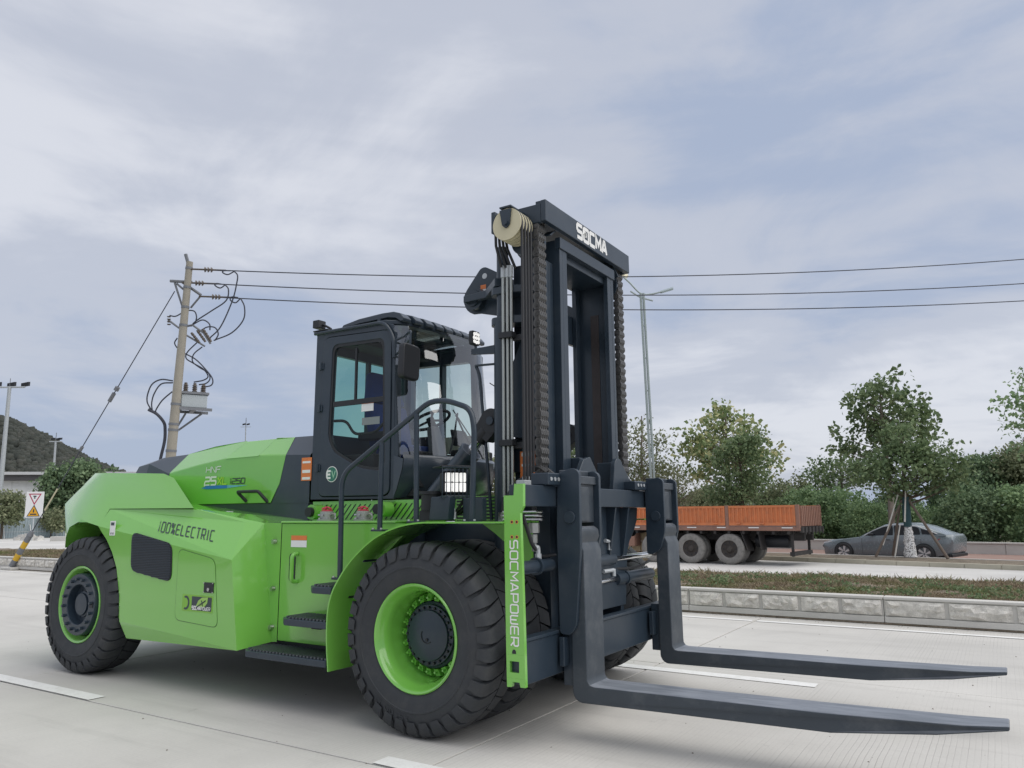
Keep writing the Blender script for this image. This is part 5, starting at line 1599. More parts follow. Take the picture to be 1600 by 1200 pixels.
P_(MB().box(.58, .66, -1.03, -.87, 1.755, 1.82).cyl((.62, -.95, 1.82), (.62, -.95, 1.85), .03, n=8), 'hose_manifold', 'galv', mast, bevel=.005)
P_(MB().box(.46, .60, -.7735, -.768, 1.84, 2.06), 'mast_label', 'orange', mast, smooth=0)
P_(MB().box(.475, .585, -.7755, -.774, 1.94, 1.96).box(.475, .585, -.7755, -.774, 2.02, 2.05), 'label_text', 'white', mast, smooth=0)
# work lamp on its arm in front of the cab
P_(MB().hexa([(-.06, -.72, 2.93), (.26, -.72, 2.90), (.26, -.69, 2.90), (-.06, -.69, 2.93)], [(-.06, -.72, 2.975), (.26, -.72, 2.985), (.26, -.69, 2.985), (-.06, -.69, 2.975)]).tube([(-.03, -.70, 2.83), (.22, -.70, 2.82)], .010, 6).tube([(.18, -.70, 2.82), (.18, -.70, 2.90)], .008, 6).tube([(-.02, -.70, 2.95), (-.03, -.70, 3.01)], .012, 6), 'lamp_arm', 'dark', mast, smooth=0)
wl = P_(MB().prism(round_poly([(-.775, 3.005), (-.655, 3.005), (-.655, 3.13), (-.775, 3.13)], .025), 'x', -.05, -.01), 'work_lamp', 'black', mast, bevel=.008)
ll = MB()
for (y, z) in ((-.745, 3.035), (-.715, 3.03), (-.685, 3.035), (-.75, 3.068), (-.715, 3.068), (-.68, 3.068), (-.745, 3.10), (-.715, 3.105), (-.685, 3.10)):
    ll.cyl((-.0098, y, z), (-.004, y, z), .0155, n=10)
P_(ll, 'lamp_led', 'lens', mast, smooth=0)
P_(MB().tube(bend_path([(-.03, -.69, 2.83), (.0, -.68, 2.75), (.09, -.68, 1.90), (.12, -.68, 1.52)], .05), .014, 7), 'lamp_post', 'dark', mast, smooth=60)

# ---- tilt cylinders
for sg in (-1, 1):
    y = sg * .68
    b0, b1, c0, c1 = Vector((-.50, y, 1.70)), Vector((-.09, y, 2.10)), Vector((.015, y, 2.20)), Vector((.15, y, 2.335))
    tc_ = P_(MB().cyl(b0, b1, .085, n=24).cyl(b1 - (b1 - b0).normalized() * .05, b1, .098, n=24), 'tilt_cylinder', 'dark2', smooth=30)
    P_(MB().cyl(b1, c0, .042, n=20), 'piston_rod', 'chrome', tc_, smooth=30)
    d_ = (c1 - c0).normalized()
    P_(MB().cyl(c0 - d_ * .02, c0 + d_ * .09, .065, n=16), 'rod_end', 'black', tc_, smooth=30)
    P_(MB().cyl(c1 - Vector((0, .06, 0)), c1 + Vector((0, .06, 0)), .105, n=28).hexa([c0 + Vector((-.04, -.055, .07)), c0 + Vector((.09, -.055, -.04)), c0 + Vector((.09, .055, -.04)), c0 + Vector((-.04, .055, .07))],
        [c1 + Vector((-.08, -.055, .07)), c1 + Vector((.09, -.055, -.05)), c1 + Vector((.09, .055, -.05)), c1 + Vector((-.08, .055, .07))]), 'clevis', 'black', tc_, smooth=30)
    P_(MB().cyl(c1 - Vector((0, .075, 0)), c1 + Vector((0, .075, 0)), .035, n=16), 'clevis_pin', 'dark', tc_, smooth=30)

# ---- carriage
car = empty('carriage', fl)
pl_out = [(.756, 1.693), (.837, 1.693), (.843, 1.772), (.915, 1.772), (.913, 1.618), (.889, 1.573), (.900, 1.20), (.918, .437), (.880, .436), (.872, .466), (.818, .466), (.810, .433), (.775, .43)]
def square_hole_plate(sg, mat):
    mb = MB()
    hole = [(.797, .525), (.871, .525), (.871, .597), (.797, .597)]
    lower = [(.7728, .49), (.9168, .49), (.914, .64), (.770, .64)]
    a, b = sg * 1.475, sg * 1.445
    mb.prism([(.775, .43), (.810, .433), (.818, .466), (.872, .466), (.880, .436), (.918, .437), (.9168, .4895), (.7728, .4895)], 'y', a, b)
    ring(mb, lower, hole, 'y', a, b)
    mb.prism([(.770, .6405), (.914, .6405), (.900, 1.20), (.889, 1.573), (.913, 1.618), (.915, 1.772), (.843, 1.772), (.837, 1.693), (.756, 1.693)], 'y', a, b)
    return P_(mb, 'end_plate', mat, car, smooth=0)
square_hole_plate(-1, 'green'); square_hole_plate(1, 'green')
P_(MB().prism([(.817, .645), (.848, .645), (.848, .66), (.84, .672), (.825, .672), (.817, .66)], 'y', -1.4765, -1.4755).cyl((.83, -1.4765, 1.512), (.83, -1.4755, 1.512), .0001, n=3), 'plate_hole', 'black', car, smooth=0)
bt = MB(); br = MB()
for (x, z) in ((.822, 1.512), (.862, 1.512), (.822, 1.411), (.862, 1.411)):
    bt.cyl((x, -1.4755, z), (x, -1.4775, z), .0075, n=12); br.cyl((x, -1.4752, z), (x, -1.4762, z), .012, n=12)
P_(bt, 'bolt_hole', 'black', car); P_(br, 'bolt_mark', 'orange', car)
s_ = 'SOCMAPOWER'
wt_ = .690; k = wt_ / text_width(s_, 1, .8, .26)
P_(text(MB(), s_, (.8085, -1.476, 1.387), (0, 0, -1), (1, 0, 0), .060, .8 * k / .06, .26 * k / .06, .17, thick=.0015), 'lettering', 'wlet', car, smooth=0)
P_(MB().box(.78, .91, -1.444, 1.444, 1.618, 1.768), 'upper_beam', 'dark', car, bevel=.006)
P_(MB().box(.79, .905, -1.444, 1.444, .445, .72).box(.83, .915, -1.444, 1.444, .7205, .745), 'lower_beam', 'dark', car, bevel=.006)
# end plate back flange
for sg in (-1, 1):
    P_(MB().prism([(.80, .72), (.884, .72), (.872, 1.57), (.90, 1.617), (.80, 1.617)], 'y', sg * 1.4445, sg * 1.425), 'plate_stiffener', 'dark', car, smooth=0)
# uprights and centre plate
up = MB()
for sg in (-1, 1):
    a, b = sorted((sg * .39, sg * .33)); up.box(.60, .80, a, b, .45, 2.02)
P_(up, 'roller_bracket', 'dark', car, bevel=.008)
cp = [(-.72, 1.617), (.72, 1.617), (.70, 1.50), (.62, 1.40), (.52, 1.32), (.46, 1.22), (.44, 1.05), (.40, .78), (-.40, .78), (-.44, 1.05), (-.46, 1.22), (-.52, 1.32), (-.70, 1.45)]
P_(MB().prism(cp, 'x', .79, .815), 'centre_plate', 'dark', car, bevel=.004)
gs = MB()
for y in (-.30, .05, .32):
    gs.prism([(.816, 1.616), (.90, 1.616), (.835, 1.20), (.816, 1.20)], 'y', y, y + .025)
P_(gs, 'gusset', 'dark', car, smooth=0)
P_(MB().prism([(.22, 1.77), (.60, 1.77), (.60, 1.84), (.50, 1.88), (.36, 2.0)] + arc(.28, 1.96, .09, 40, 180, 6) + [(.15, 1.77)], 'x', .80, .84).prism([(-.55, 1.77), (-.15, 1.77), (-.15, 1.9), (-.28, 2.03), (-.40, 2.0), (-.52, 1.86)], 'x', .80, .84), 'chain_anchor', 'dark', car, bevel=.006)
# positioning cylinders
cyl_o = P_(MB().cyl((.85, -1.44, 1.20), (.85, -1.0, 1.20), .045, n=20).cyl((.85, -1.215, 1.20), (.85, -1.19, 1.20), .062, n=24).box(.82, .88, -1.44, -1.24, 1.16, 1.24), 'guide_cylinder', 'dark', car, smooth=30)
P_(MB().cyl((.80, -.70, 1.18), (.80, .17, 1.18), .052, n=20), 'guide_cylinder', 'dark', car, smooth=30)
P_(MB().cyl((.80, .17, 1.18), (.80, 1.0, 1.18), .027, n=20), 'guide_rod', 'chrome', car, smooth=30)
P_(MB().cyl((.80, .22, 1.005), (.80, 1.0, 1.005), .052, n=20).cyl((.80, .40, 1.005), (.80, .43, 1.005), .062, n=20), 'guide_cylinder', 'dark', car, smooth=30)
P_(MB().cyl((.80, -.70, 1.005), (.80, .22, 1.005), .027, n=20), 'guide_rod', 'chrome', car, smooth=30)
P_(MB().tube(smooth_path([(.82, -1.33, 1.56), (.83, -1.28, 1.45), (.84, -1.24, 1.36), (.85, -1.20, 1.315)], 6), .014, 8).tube(smooth_path([(.85, -1.18, 1.28), (.84, -1.12, 1.265), (.80, -1.0, 1.26), (.78, -.8, 1.26)], 6), .012, 8).tube(smooth_path([(.80, .18, 1.10), (.82, .4, 1.085), (.82, .7, 1.09), (.80, 1.0, 1.12)], 6), .012, 8), 'carriage_hose', 'hose', car, smooth=60)
P_(MB().tube(smooth_path([(.85, -1.21, 1.325), (.85, -1.18, 1.33), (.85, -1.17, 1.30), (.85, -1.17, 1.245)], 5), .017, 8).cyl((.85, -1.17, 1.245), (.85, -1.17, 1.285), .024, n=6).cyl((.83, -.07, 1.09), (.83, .13, 1.09), .016, n=8).cyl((.83, .13, 1.04), (.83, .13, 1.10), .018, n=8).tube([(.83, -.02, 1.34), (.83, .06, 1.33), (.83, .06, 1.26)], .017, 7), 'hose_fitting', 'galv', car, smooth=30)
P_(MB().cyl((.80, -1.14, 1.36), (.80, -1.14, 1.42), .026, n=6).cyl((.80, -1.14, 1.30), (.80, -1.14, 1.36), .018, n=8).cyl((.80, -1.14, 1.43), (.80, -1.14, 1.50), .04, n=6), 'relief_valve', 'ali', car, smooth=30)

# ---- forks with their hangers
def fork(sg):
    yc = sg * .8268; hw = .145
    f = empty('fork', fl, (1.1, yc, 0))
    mb = MB()
    prof = [(1.117, .368)] + [(1.13, .372)]
    pr_ = [(1.0, 1.42), (1.0, .36)] + arc(1.075, .335, .075, 180, 268, 6) + [(2.70, .286), (3.25, .348), (3.597, .405), (3.600, .430), (3.38, .415), (2.66, .395), (1.165, .378), (1.135, .385), (1.119, .41), (1.117, .44), (1.112, 1.30), (1.085, 1.36), (1.10, 1.40), (1.095, 1.45), (1.06, 1.475), (1.02, 1.47)]
    def hwx(x):
        return hw if x < 3.2 else hw - (x - 3.2) / .4 * .048
    n = len(pr_)
    V_ = [(x, -hwx(x), z) for x, z in pr_] + [(x, hwx(x), z) for x, z in pr_]
    fs = [tuple(range(n)), tuple(range(n, 2 * n))[::-1]] + [(i, n + i, n + (i + 1) % n, (i + 1) % n) for i in range(n)]
    mb.add([(x - 1.1, y, z) for x, y, z in V_], fs)
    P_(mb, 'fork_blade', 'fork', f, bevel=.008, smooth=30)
    hp_ = round_poly([(.925, 1.86), (1.05, 1.90), (1.105, 1.87), (1.105, 1.30), (1.06, .78), (1.01, .715), (.925, .72), (.92, .95), (.915, 1.30), (.912, 1.42)], .03, 3)
    hp2 = round_poly([(.925, 1.86), (1.06, 1.89), (1.105, 1.86), (1.105, 1.40), (1.06, 1.25), (.98, 1.20), (.925, 1.20)], .03, 3)
    for s2 in (-1, 1):
        near = (s2 < 0) == (sg < 0)
        poly = hp_ if (s2 < 0 and sg < 0) else hp2
        a, b = s2 * (hw + .001), s2 * (hw + .036)
        P_(MB().prism([(x - 1.1, z) for x, z in poly], 'y', a, b), 'hanger_plate', 'dark', f, bevel=.005)
        P_(MB().cyl((-.075, s2 * (hw + .03), 1.54), (-.075, s2 * (hw + .052), 1.54), .045, n=24), 'hanger_pin', 'dark', f, bevel=.004, smooth=30)
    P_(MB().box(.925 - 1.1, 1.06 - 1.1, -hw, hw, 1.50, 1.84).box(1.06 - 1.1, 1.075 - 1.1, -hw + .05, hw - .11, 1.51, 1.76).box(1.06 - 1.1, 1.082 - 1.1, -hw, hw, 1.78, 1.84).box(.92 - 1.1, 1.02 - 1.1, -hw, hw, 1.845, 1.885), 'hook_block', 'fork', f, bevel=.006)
    P_(MB().box(.915 - 1.1, .995 - 1.1, -hw + .03, hw - .03, .36, .76).box(.925 - 1.1, .965 - 1.1, -hw - .05, -hw + .03, .50, .70), 'fork_heel_guide', 'dark', f, bevel=.006)
    kb_ = MB().box(.80 - 1.1, .95 - 1.1, -hw - .21, -hw - .02, 1.771, 1.86) if sg < 0 else MB().box(.80 - 1.1, .95 - 1.1, -hw - .30, -hw - .04, 1.771, 1.85)
    P_(kb_, 'clamp_block', 'dark', f, bevel=.01)
    bb = MB()
    for k in range(3):
        y = (-hw - .17 + k * .055) if sg < 0 else (-hw - .24 + k * .065)
        bb.cyl((.95 - 1.1, y, 1.815), (.955 - 1.1, y, 1.815), .014, n=12)
    P_(bb, 'clamp_bolt', 'galv', f, smooth=30)
    return f
fork(-1); fork(1)

# ================================================================== SURROUNDINGS
# ---- trailer on the far road
M['trail'] = mk('orange_trailer_paint', (.60, .19, .07), .6, 0, .22, 3, dirt=(.30, .13, .075), dirt_amt=.6, dirt_scale=3.5, bump=.05, bscale=20)
M['trail2'] = mk('faded_tailboard_paint', (.28, .15, .11), .7, 0, .25, 3, dirt=(.10, .07, .06), dirt_amt=.6, dirt_scale=3)
M['under'] = mk('dirty_underframe', (.035, .032, .032), .8, 0, .3, 4, dirt=(.09, .08, .07), dirt_amt=.5)
M['dustrub'] = mk('dusty_truck_tyre', (.24, .23, .215), .9, 0, .2, 6, dirt=(.07, .067, .064), dirt_amt=.6, dirt_scale=9)
M['hubd'] = mk('rusty_hub', (.055, .047, .042), .8, 0, .3, 10)
tr = empty('trailer', loc=(-1.78, 19.9, -.15), rz=R(-5))
tag(tr, 'orange drop-side cargo trailer with dusty double wheels parked on the far road', 'trailer')
def tp(mb, n, m, **k): return mb.build(n, M[m], tr, **k)
LEN, WD = 8.0, 2.35
tp(MB().box(-LEN, -.02, .02, WD - .02, 1.12, 1.27), 'bed', 'under', smooth=0)
tp(MB().box(-LEN, .0, -.02, .06, 1.13, 1.275), 'side_rail', 'trail2', bevel=.01)
tp(MB().box(-LEN, .0, WD - .06, WD + .02, 1.13, 1.275), 'side_rail', 'trail2', bevel=.01)
def dropside(x0, x1, y, out):
    mb = MB()
    mb.box(x0, x1, y, y + .03, 1.30, 1.955)
    fy0, fy1 = (y - .03, y - .0005) if out < 0 else (y + .0305, y + .06)
    mb.box(x0, x1, fy0, fy1, 1.88, 1.955); mb.box(x0, x1, fy0, fy1, 1.30, 1.40)
    n = int(round((x1 - x0) / .15))
    for i in range(n + 1):
        x = x0 + (x1 - x0 - .05) * i / n
        mb.hexa([(x, fy0 + (.004 if out < 0 else 0), 1.4005), (x + .05, fy0 + (.004 if out < 0 else 0), 1.4005), (x + .045, y + .015, 1.4005), (x + .005, y + .015, 1.4005)],
                [(x, fy0 + (.004 if out < 0 else 0), 1.8795), (x + .05, fy0 + (.004 if out < 0 else 0), 1.8795), (x + .045, y + .015, 1.8795), (x + .005, y + .015, 1.8795)])
    return mb
for a, b in ((-2.36, -.14), (-4.80, -2.50), (-7.25, -4.95)):
    tp(dropside(a, b, .0, -1), 'drop_side', 'trail', smooth=0)
    tp(dropside(a, b, WD - .03, 1), 'drop_side', 'trail', smooth=0)
for x in (-.135, -2.49, -4.94, -7.4):
    tp(MB().box(x + .005, x + .12, -.035, .05, 1.16, 1.97), 'stake_post', 'trail2', bevel=.006)
    tp(MB().box(x + .005, x + .12, WD - .05, WD + .035, 1.16, 1.97), 'stake_post', 'trail2', bevel=.006)
tbm = MB().box(-.01, .02, .06, WD - .06, 1.28, 1.93)
for i in range(12):
    y = .08 + i * .19
    tbm.box(.0205, .045, y, y + .05, 1.29, 1.92)
tp(tbm, 'tailboard', 'trail2', smooth=0)
tbm = MB().box(-.02, .06, .0, WD, 1.08, 1.25)
for i in range(6):
    y = .2 + i * .38
    tbm.box(.0605, .10, y, y + .06, 1.02, 1.26)
tp(tbm, 'rear_sill', 'under', smooth=0)
rt = MB()
for i in range(7):
    rt.box(-7.2 + i * 1.1, -6.85 + i * 1.1, -.0245, -.0215, 1.215, 1.245)
tp(rt, 'reflector_tape', 'white', smooth=0)
hg = MB()
for i in range(9):
    hg.cyl((-6.9 + i * .8, -.045, 1.36), (-6.75 + i * .8, -.045, 1.36), .03, n=8)
tp(hg, 'panel_hinge', 'trail', smooth=30)
tp(MB().box(-LEN, -.1, .65, .80, .80, 1.118).box(-LEN, -.1, WD - .80, WD - .65, .80, 1.118), 'chassis_beam', 'under', smooth=0)
cmb = MB()
for i in range(16): cmb.box(-.45 - i * .5, -.37 - i * .5, .03, WD - .03, 1.02, 1.118)
tp(cmb, 'cross_bearer', 'under', smooth=0)
tp(MB().box(-.42, -.34, .25, .33, .30, 1.1).box(-.42, -.34, WD - .33, WD - .25, .30, 1.1).box(-.46, -.30, .2, WD - .2, .33, .45), 'rear_bumper', 'under', bevel=.01)
tp(MB().cyl((-1.7, .75, .78), (-.6, .75, .78), .22, n=16), 'air_tank', 'black', smooth=30)
tp(MB().hexa([(-1.80, .05, .45), (-1.77, .05, .45), (-1.77, .62, .45), (-1.80, .62, .45)], [(-2.02, .05, 1.1), (-1.99, .05, 1.1), (-1.99, .62, 1.1), (-2.02, .62, 1.1)]), 'mud_flap', 'under', smooth=0)
tp(MB().hexa([(-1.35, .05, .50), (-1.32, .05, .50), (-1.32, .55, .50), (-1.35, .55, .50)], [(-1.42, .05, 1.1), (-1.39, .05, 1.1), (-1.39, .55, 1.1), (-1.42, .55, 1.1)]), 'mud_flap', 'under', smooth=0)
for y_l in (.35, WD - .50):
    tp(MB().box(-7.5, -7.36, y_l, y_l + .15, .06, 1.118).box(-7.62, -7.24, y_l - .08, y_l + .23, .0, .06), 'landing_leg', 'under', bevel=.01)
tp(MB().box(-6.7, -6.0, -.0, .5, .55, 1.05), 'tool_box', 'trail2', bevel=.02)
def twheel(x, y, flip):
    w = empty('wheel', tr, (x, y, .515), PI if flip else 0)
    MB().lathe([(.29, -.14), (.31, -.15), (.40, -.155), (.475, -.145), (.505, -.12), (.515, -.07), (.515, .07), (.505, .12), (.475, .145), (.31, .15), (.29, .13)], n=40).build('tyre', M['dustrub'], w, smooth=40)
    MB().lathe([(.295, -.135), (.285, -.13), (.275, -.09), (.20, -.06), (.15, -.06), (.10, -.10), (.085, -.135), (.0, -.14)], n=32).build('hub', M['hubd'], w, smooth=35)
    h = MB()
    for i in range(8):
        a = 2 * PI * i / 8
        h.cyl((.225 * math.cos(a), -.074, .225 * math.sin(a)), (.225 * math.cos(a), -.078, .225 * math.sin(a)), .03, n=10)
    h.build('hand_hole', M['black'], w, smooth=0)
for x in (-2.42, -3.82, -5.22):
    twheel(x, .16, False); twheel(x, .51, False); twheel(x, WD - .16, True); twheel(x, WD - .51, False)
tp(MB().cyl((-2.42, .1, .515), (-2.42, WD - .1, .515), .08, n=10).cyl((-3.82, .1, .515), (-3.82, WD - .1, .515), .08, n=10).cyl((-5.22, .1, .515), (-5.22, WD - .1, .515), .08, n=10), 'axle', 'under', smooth=30)
# pale crates strapped under the bed, glimpsed between the forks
cr_ = empty('crate_stack', loc=F(-9.2, -3.0, -.15), rz=FA)
tag(cr_, 'pale wooden crates stacked on the far road, glimpsed between the forks', 'crates')
M['wood'] = mk('pale_timber', (.42, .33, .21), .8, 0, .3, 6)
for i in range(4):
    for j in range(3):
        MB().box(i * .42, i * .42 + .40, 0, .4, j * .36, j * .36 + .33).build('crate', M['wood'], cr_, bevel=.015, segs=1)

# ---- grey saloon car on the red path
hubF = pix(1319, 862, 30.2)
M['carp'] = mk('grey_blue_car_paint', (.185, .222, .245), .26, .1, .05, 3, coat=.35, dirt=(.2, .2, .19), dirt_amt=.12)
M['cglass'] = mk('dark_car_glass', (.012, .014, .018), .12, 0, .1, 3, spec=.25)
M['alloy'] = mk('alloy_wheel', (.70, .71, .73), .35, .3, .05, 3)
M['tail'] = mk('red_tail_lamp', (.45, .02, .03), .2, 0, .1, 3)
M['clear'] = mk('pale_lamp', (.7, .72, .75), .15, 0, .05, 3)
cz0 = hubF.z - .34
cr = empty('saloon_car', loc=(hubF.x, hubF.y, cz0), rz=FA)
tag(cr, 'grey-blue fastback saloon car parked on the red path behind the staked tree', 'car')
def cp_(mb, n, m, **k): return mb.build(n, M[m], cr, **k)
# local x: 0 at the front axle, positive to the rear; y: 0 at the near flank
CW = 1.86
ST = [  # x, z_low, z_mid, z_shoulder, inset_low, inset_sh
    (-.92, .30, .45, .60, .30, .36), (-.84, .22, .46, .69, .12, .20), (-.55, .20, .50, .77, .02, .10), (.0, .20, .55, .83, .0, .06), (.55, .20, .56, .90, .0, .05), (1.0, .20, .57, .94, .01, .05),
    (1.9, .20, .58, .97, .01, .05), (2.6, .20, .60, 1.0, .0, .05), (3.2, .22, .64, 1.02, .0, .05), (3.7, .28, .68, 1.03, .03, .10), (3.88, .40, .70, 1.04, .14, .22), (3.93, .48, .68, .98, .22, .28)]
mb = MB(); V_ = []
for (x, zl, zm, zs, il, ish) in ST:
    half = [(il + .05, zl), (il, zl + .08), (il - .012 if il > .0 else -.012, zm), (ish * .35, (zm + zs) / 2 + .02), (ish, zs), (ish + .12, zs + .02)]
    V_ += [(x, y, z) for y, z in half] + [(x, CW - y, z) for y, z in half[::-1]]
n = 12
fs = []
for i in range(len(ST) - 1):
    for j in range(n):
        fs.append((i * n + j, i * n + (j + 1) % n, (i + 1) * n + (j + 1) % n, (i + 1) * n + j))
fs += [tuple(range(n))[::-1], tuple(range((len(ST) - 1) * n, len(ST) * n))]
mb.add(V_, fs)
cp_(mb, 'body', 'carp', smooth=50)
GS = [(.62, .93, .93), (1.05, 1.18, .95), (1.55, 1.40, .98), (2.0, 1.455, .99), (2.5, 1.45, 1.0), (3.0, 1.35, 1.02), (3.45, 1.17, 1.03), (3.72, 1.05, 1.03)]
mb = MB(); V_ = []
for (x, zt, zb) in GS:
    f = (zt - zb) / .46
    half = [(.06, zb - .03), (.10 + .03 * f, zb + (zt - zb) * .3), (.10 + .10 * f, zb + (zt - zb) * .75), (.16 + .16 * f, zt - .015), (.36, zt + .01 * f)]
    V_ += [(x, y, z) for y, z in half] + [(x, CW - y, z) for y, z in half[::-1]]
n = 10
fs = [(i * n + j, i * n + (j + 1) % n, (i + 1) * n + (j + 1) % n, (i + 1) * n + j) for i in range(len(GS) - 1) for j in range(n)]
fs += [tuple(range(n))[::-1], tuple(range((len(GS) - 1) * n, len(GS) * n))]
mb.add(V_, fs)
cp_(mb, 'cabin', 'carp', smooth=50)
def side_y(z, zb=.98): return .085 + max(0, (z - zb)) * .23
def glass_poly(pts): return MB().poly([(x, side_y(z) - .012, z) for x, z in pts])
wn1 = [(.86, .985), (1.12, 1.14), (1.52, 1.31), (1.74, 1.355), (1.86, 1.365), (1.88, 1.0)]
wn2 = [(1.94, 1.0), (1.92, 1.37), (2.3, 1.375), (2.72, 1.32), (2.80, 1.28), (2.86, 1.03)]
wn3 = [(2.92, 1.035), (2.87, 1.26), (3.1, 1.19), (3.36, 1.08), (3.40, 1.055)]
for w_ in (wn1, wn2, wn3):
    cp_(glass_poly(w_), 'side_window', 'cglass', smooth=0)
cp_(MB().tube([(x, side_y(z) - .016, z) for x, z in [(.80, .975), (1.10, 1.155), (1.52, 1.335), (1.88, 1.395), (2.3, 1.405), (2.75, 1.345), (3.1, 1.22), (3.44, 1.07)]], .012, 6), 'chrome_strip', 'alloy', smooth=60)
cp_(MB().add([(.66, .22, .955), (.66, CW - .22, .955), (1.40, CW - .34, 1.345), (1.40, .34, 1.345)], [(0, 1, 2, 3)]), 'windscreen', 'cglass', smooth=0)
for w_ in (0.0, 2.97):
    wl_ = empty('wheel', cr, (w_, -.045, .34))
    MB().lathe([(.24, -.015), (.27, -.022), (.325, -.018), (.34, .02), (.34, .20), (.30, .23)], n=36).build('tyre', M['rubber'], wl_, smooth=40)
    MB().lathe([(.245, -.010), (.235, .02), (.225, .06), (.0, .06)], n=32).build('rim', M['black'], wl_, smooth=40)
    sp_ = MB()
    for i in range(6):
        a = 2 * PI * i / 6
        def qq(r, aa, y): return (r * math.cos(a + aa), y, r * math.sin(a + aa))
        sp_.hexa([qq(.04, -.5, .0), qq(.04, .5, .0), qq(.235, .55, -.005), qq(.235, .15, -.005)], [qq(.04, -.5, .05), qq(.04, .5, .05), qq(.235, .55, .04), qq(.235, .15, .04)])
    sp_.build('spoke', M['alloy'], wl_, smooth=0)
    cp_(MB().lathe([(.345, -.03), (.385, -.022), (.385, .1), (.345, .1)], (w_, 0, .34), 36, closed=True), 'arch_trim', 'black', smooth=40)
    wl2 = empty('wheel', cr, (w_, CW, .34), PI)
    MB().lathe([(.0, -.01), (.24, -.015), (.27, -.022), (.325, -.018), (.34, .02), (.34, .20), (.30, .23)], n=36).build('tyre', M['rubber'], wl2, smooth=40)
cp_(MB().box(.35, 2.6, -.016, .02, .19, .25), 'sill', 'black', smooth=0)
cp_(MB().box(1.02, 1.20, -.13, .03, .98, 1.07), 'door_mirror', 'black', bevel=.03)
cp_(MB().box(1.62, 1.80, -.014, .01, .82, .845).box(2.55, 2.73, -.014, .01, .84, .865), 'door_handle', 'black', bevel=.008)
cp_(MB().hexa([(3.40, .012, .80), (3.86, .145, .83), (3.86, .17, .83), (3.40, .03, .80)], [(3.50, .02, .90), (3.86, .155, .93), (3.86, .18, .93), (3.50, .04, .90)]), 'tail_lamp', 'tail', smooth=0)
cp_(MB().hexa([(-.86, .14, .66), (-.50, .035, .72), (-.50, .06, .72), (-.86, .17, .66)], [(-.86, .15, .70), (-.50, .04, .76), (-.50, .065, .76), (-.86, .18, .70)]), 'head_lamp', 'clear', smooth=0)
cp_(MB().box(3.30, 3.90, .05, CW - .05, .24, .36), 'rear_skirt', 'black', bevel=.03)
dl = MB()
for x in (1.90, .72, 2.88):
    dl.box(x, x + .008, -.0145, -.011, .30, .88)
cp_(dl, 'door_gap', 'black', smooth=0)

# ---- power pole in the median
PB = Vector((-16.75, 7.45, .3)); PT = Vector((-16.24, 7.40, 9.15))
pole = empty('utility_pole', loc=PB)
tag(pole, 'grey concrete utility pole with crossarm and fuse rack rising behind the green hood', 'utility pole')
M['polec'] = mk('weathered_concrete_pole', (.34, .315, .265), .85, 0, .12, 3, bump=.15, bscale=30, dirt=(.2, .19, .17), dirt_amt=.4)
M['porc'] = mk('brown_insulator', (.11, .09, .075), .3, 0, .1, 5)
M['wire'] = mk('aerial_wire', (.05, .055, .075), .6, 0, .05, 2)
M['greyst'] = mk('grey_angle_steel', (.20, .21, .23), .6, .3, .1, 4)
def pz(f): return PB.lerp(PT, f)
def pp_(mb, n, m, **k): return mb.build(n, M[m], pole, origin=None, **k)
class PM(MB):
    """shapes given in world space, stored relative to the pole's foot"""
    def build(s, name, mat, parent=None, **k):
        s.v = [(x - PB.x, y - PB.y, z - PB.z) for x, y, z in s.v]
        return MB.build(s, name, mat, parent, **k)
pp_(PM().cyl(PB - Vector((0, 0, .2)), PT, .165, .095, 24), 'shaft', 'polec', smooth=40)
dep = lambda P0: (P0 - Vector((3.6676, -5.9609, 1.5604))).dot(cf)
def near_pole(u, v, dd=0.0):
    return pix(u, v, dep(PT) + dd)
a_ = near_pole(290, 397); pp_(PM().tube([near_pole(294.5, 413), a_], .05, 6), 'top_cap_bracket', 'greyst')
wdir = (pix(1600, 405, 27.5) - near_pole(310, 421)); wdir = Vector((wdir.x, wdir.y, 0)).normalized()
for (u0, v0, u1, v1) in ((266, 439, 300, 441), (285, 441, 314, 461)):
    pp_(PM().tube([near_pole(u0, v0), near_pole(u1, v1)], .045, 6), 'crossarm', 'greyst')
for pth in ([(273, 442), (285, 479)], [(313, 463), (298, 481)], [(276, 443), (290, 455)]):
    pp_(PM().tube([near_pole(*q) for q in pth], .03, 6), 'arm_brace', 'greyst')
for v in (420, 451, 483, 512, 636, 667, 676, 708):
    f = (near_pole(275, v).z - PB.z) / (PT.z - PB.z)
    c = pz(f); d = (PT - PB).normalized(); rr = .165 - .07 * f + .012
    pp_(PM().cyl(c - d * .035, c + d * .035, rr, rr, 20), 'band_clamp', 'greyst', smooth=40)
def insulator(u, v):
    o = PM()
    p = near_pole(u, v)
    for k in range(3):
        q = p + wdir * (k - 1) * .09
        o.cyl(q - wdir * .02, q + wdir * .02, .085, .055, 14)
    o.cyl(p - wdir * .5, p + wdir * .5, .028, .028, 8)
    pp_(o, 'strain_insulator', 'porc', smooth=40)
insulator(326, 421.5); insulator(312, 442.5); insulator(338, 464)
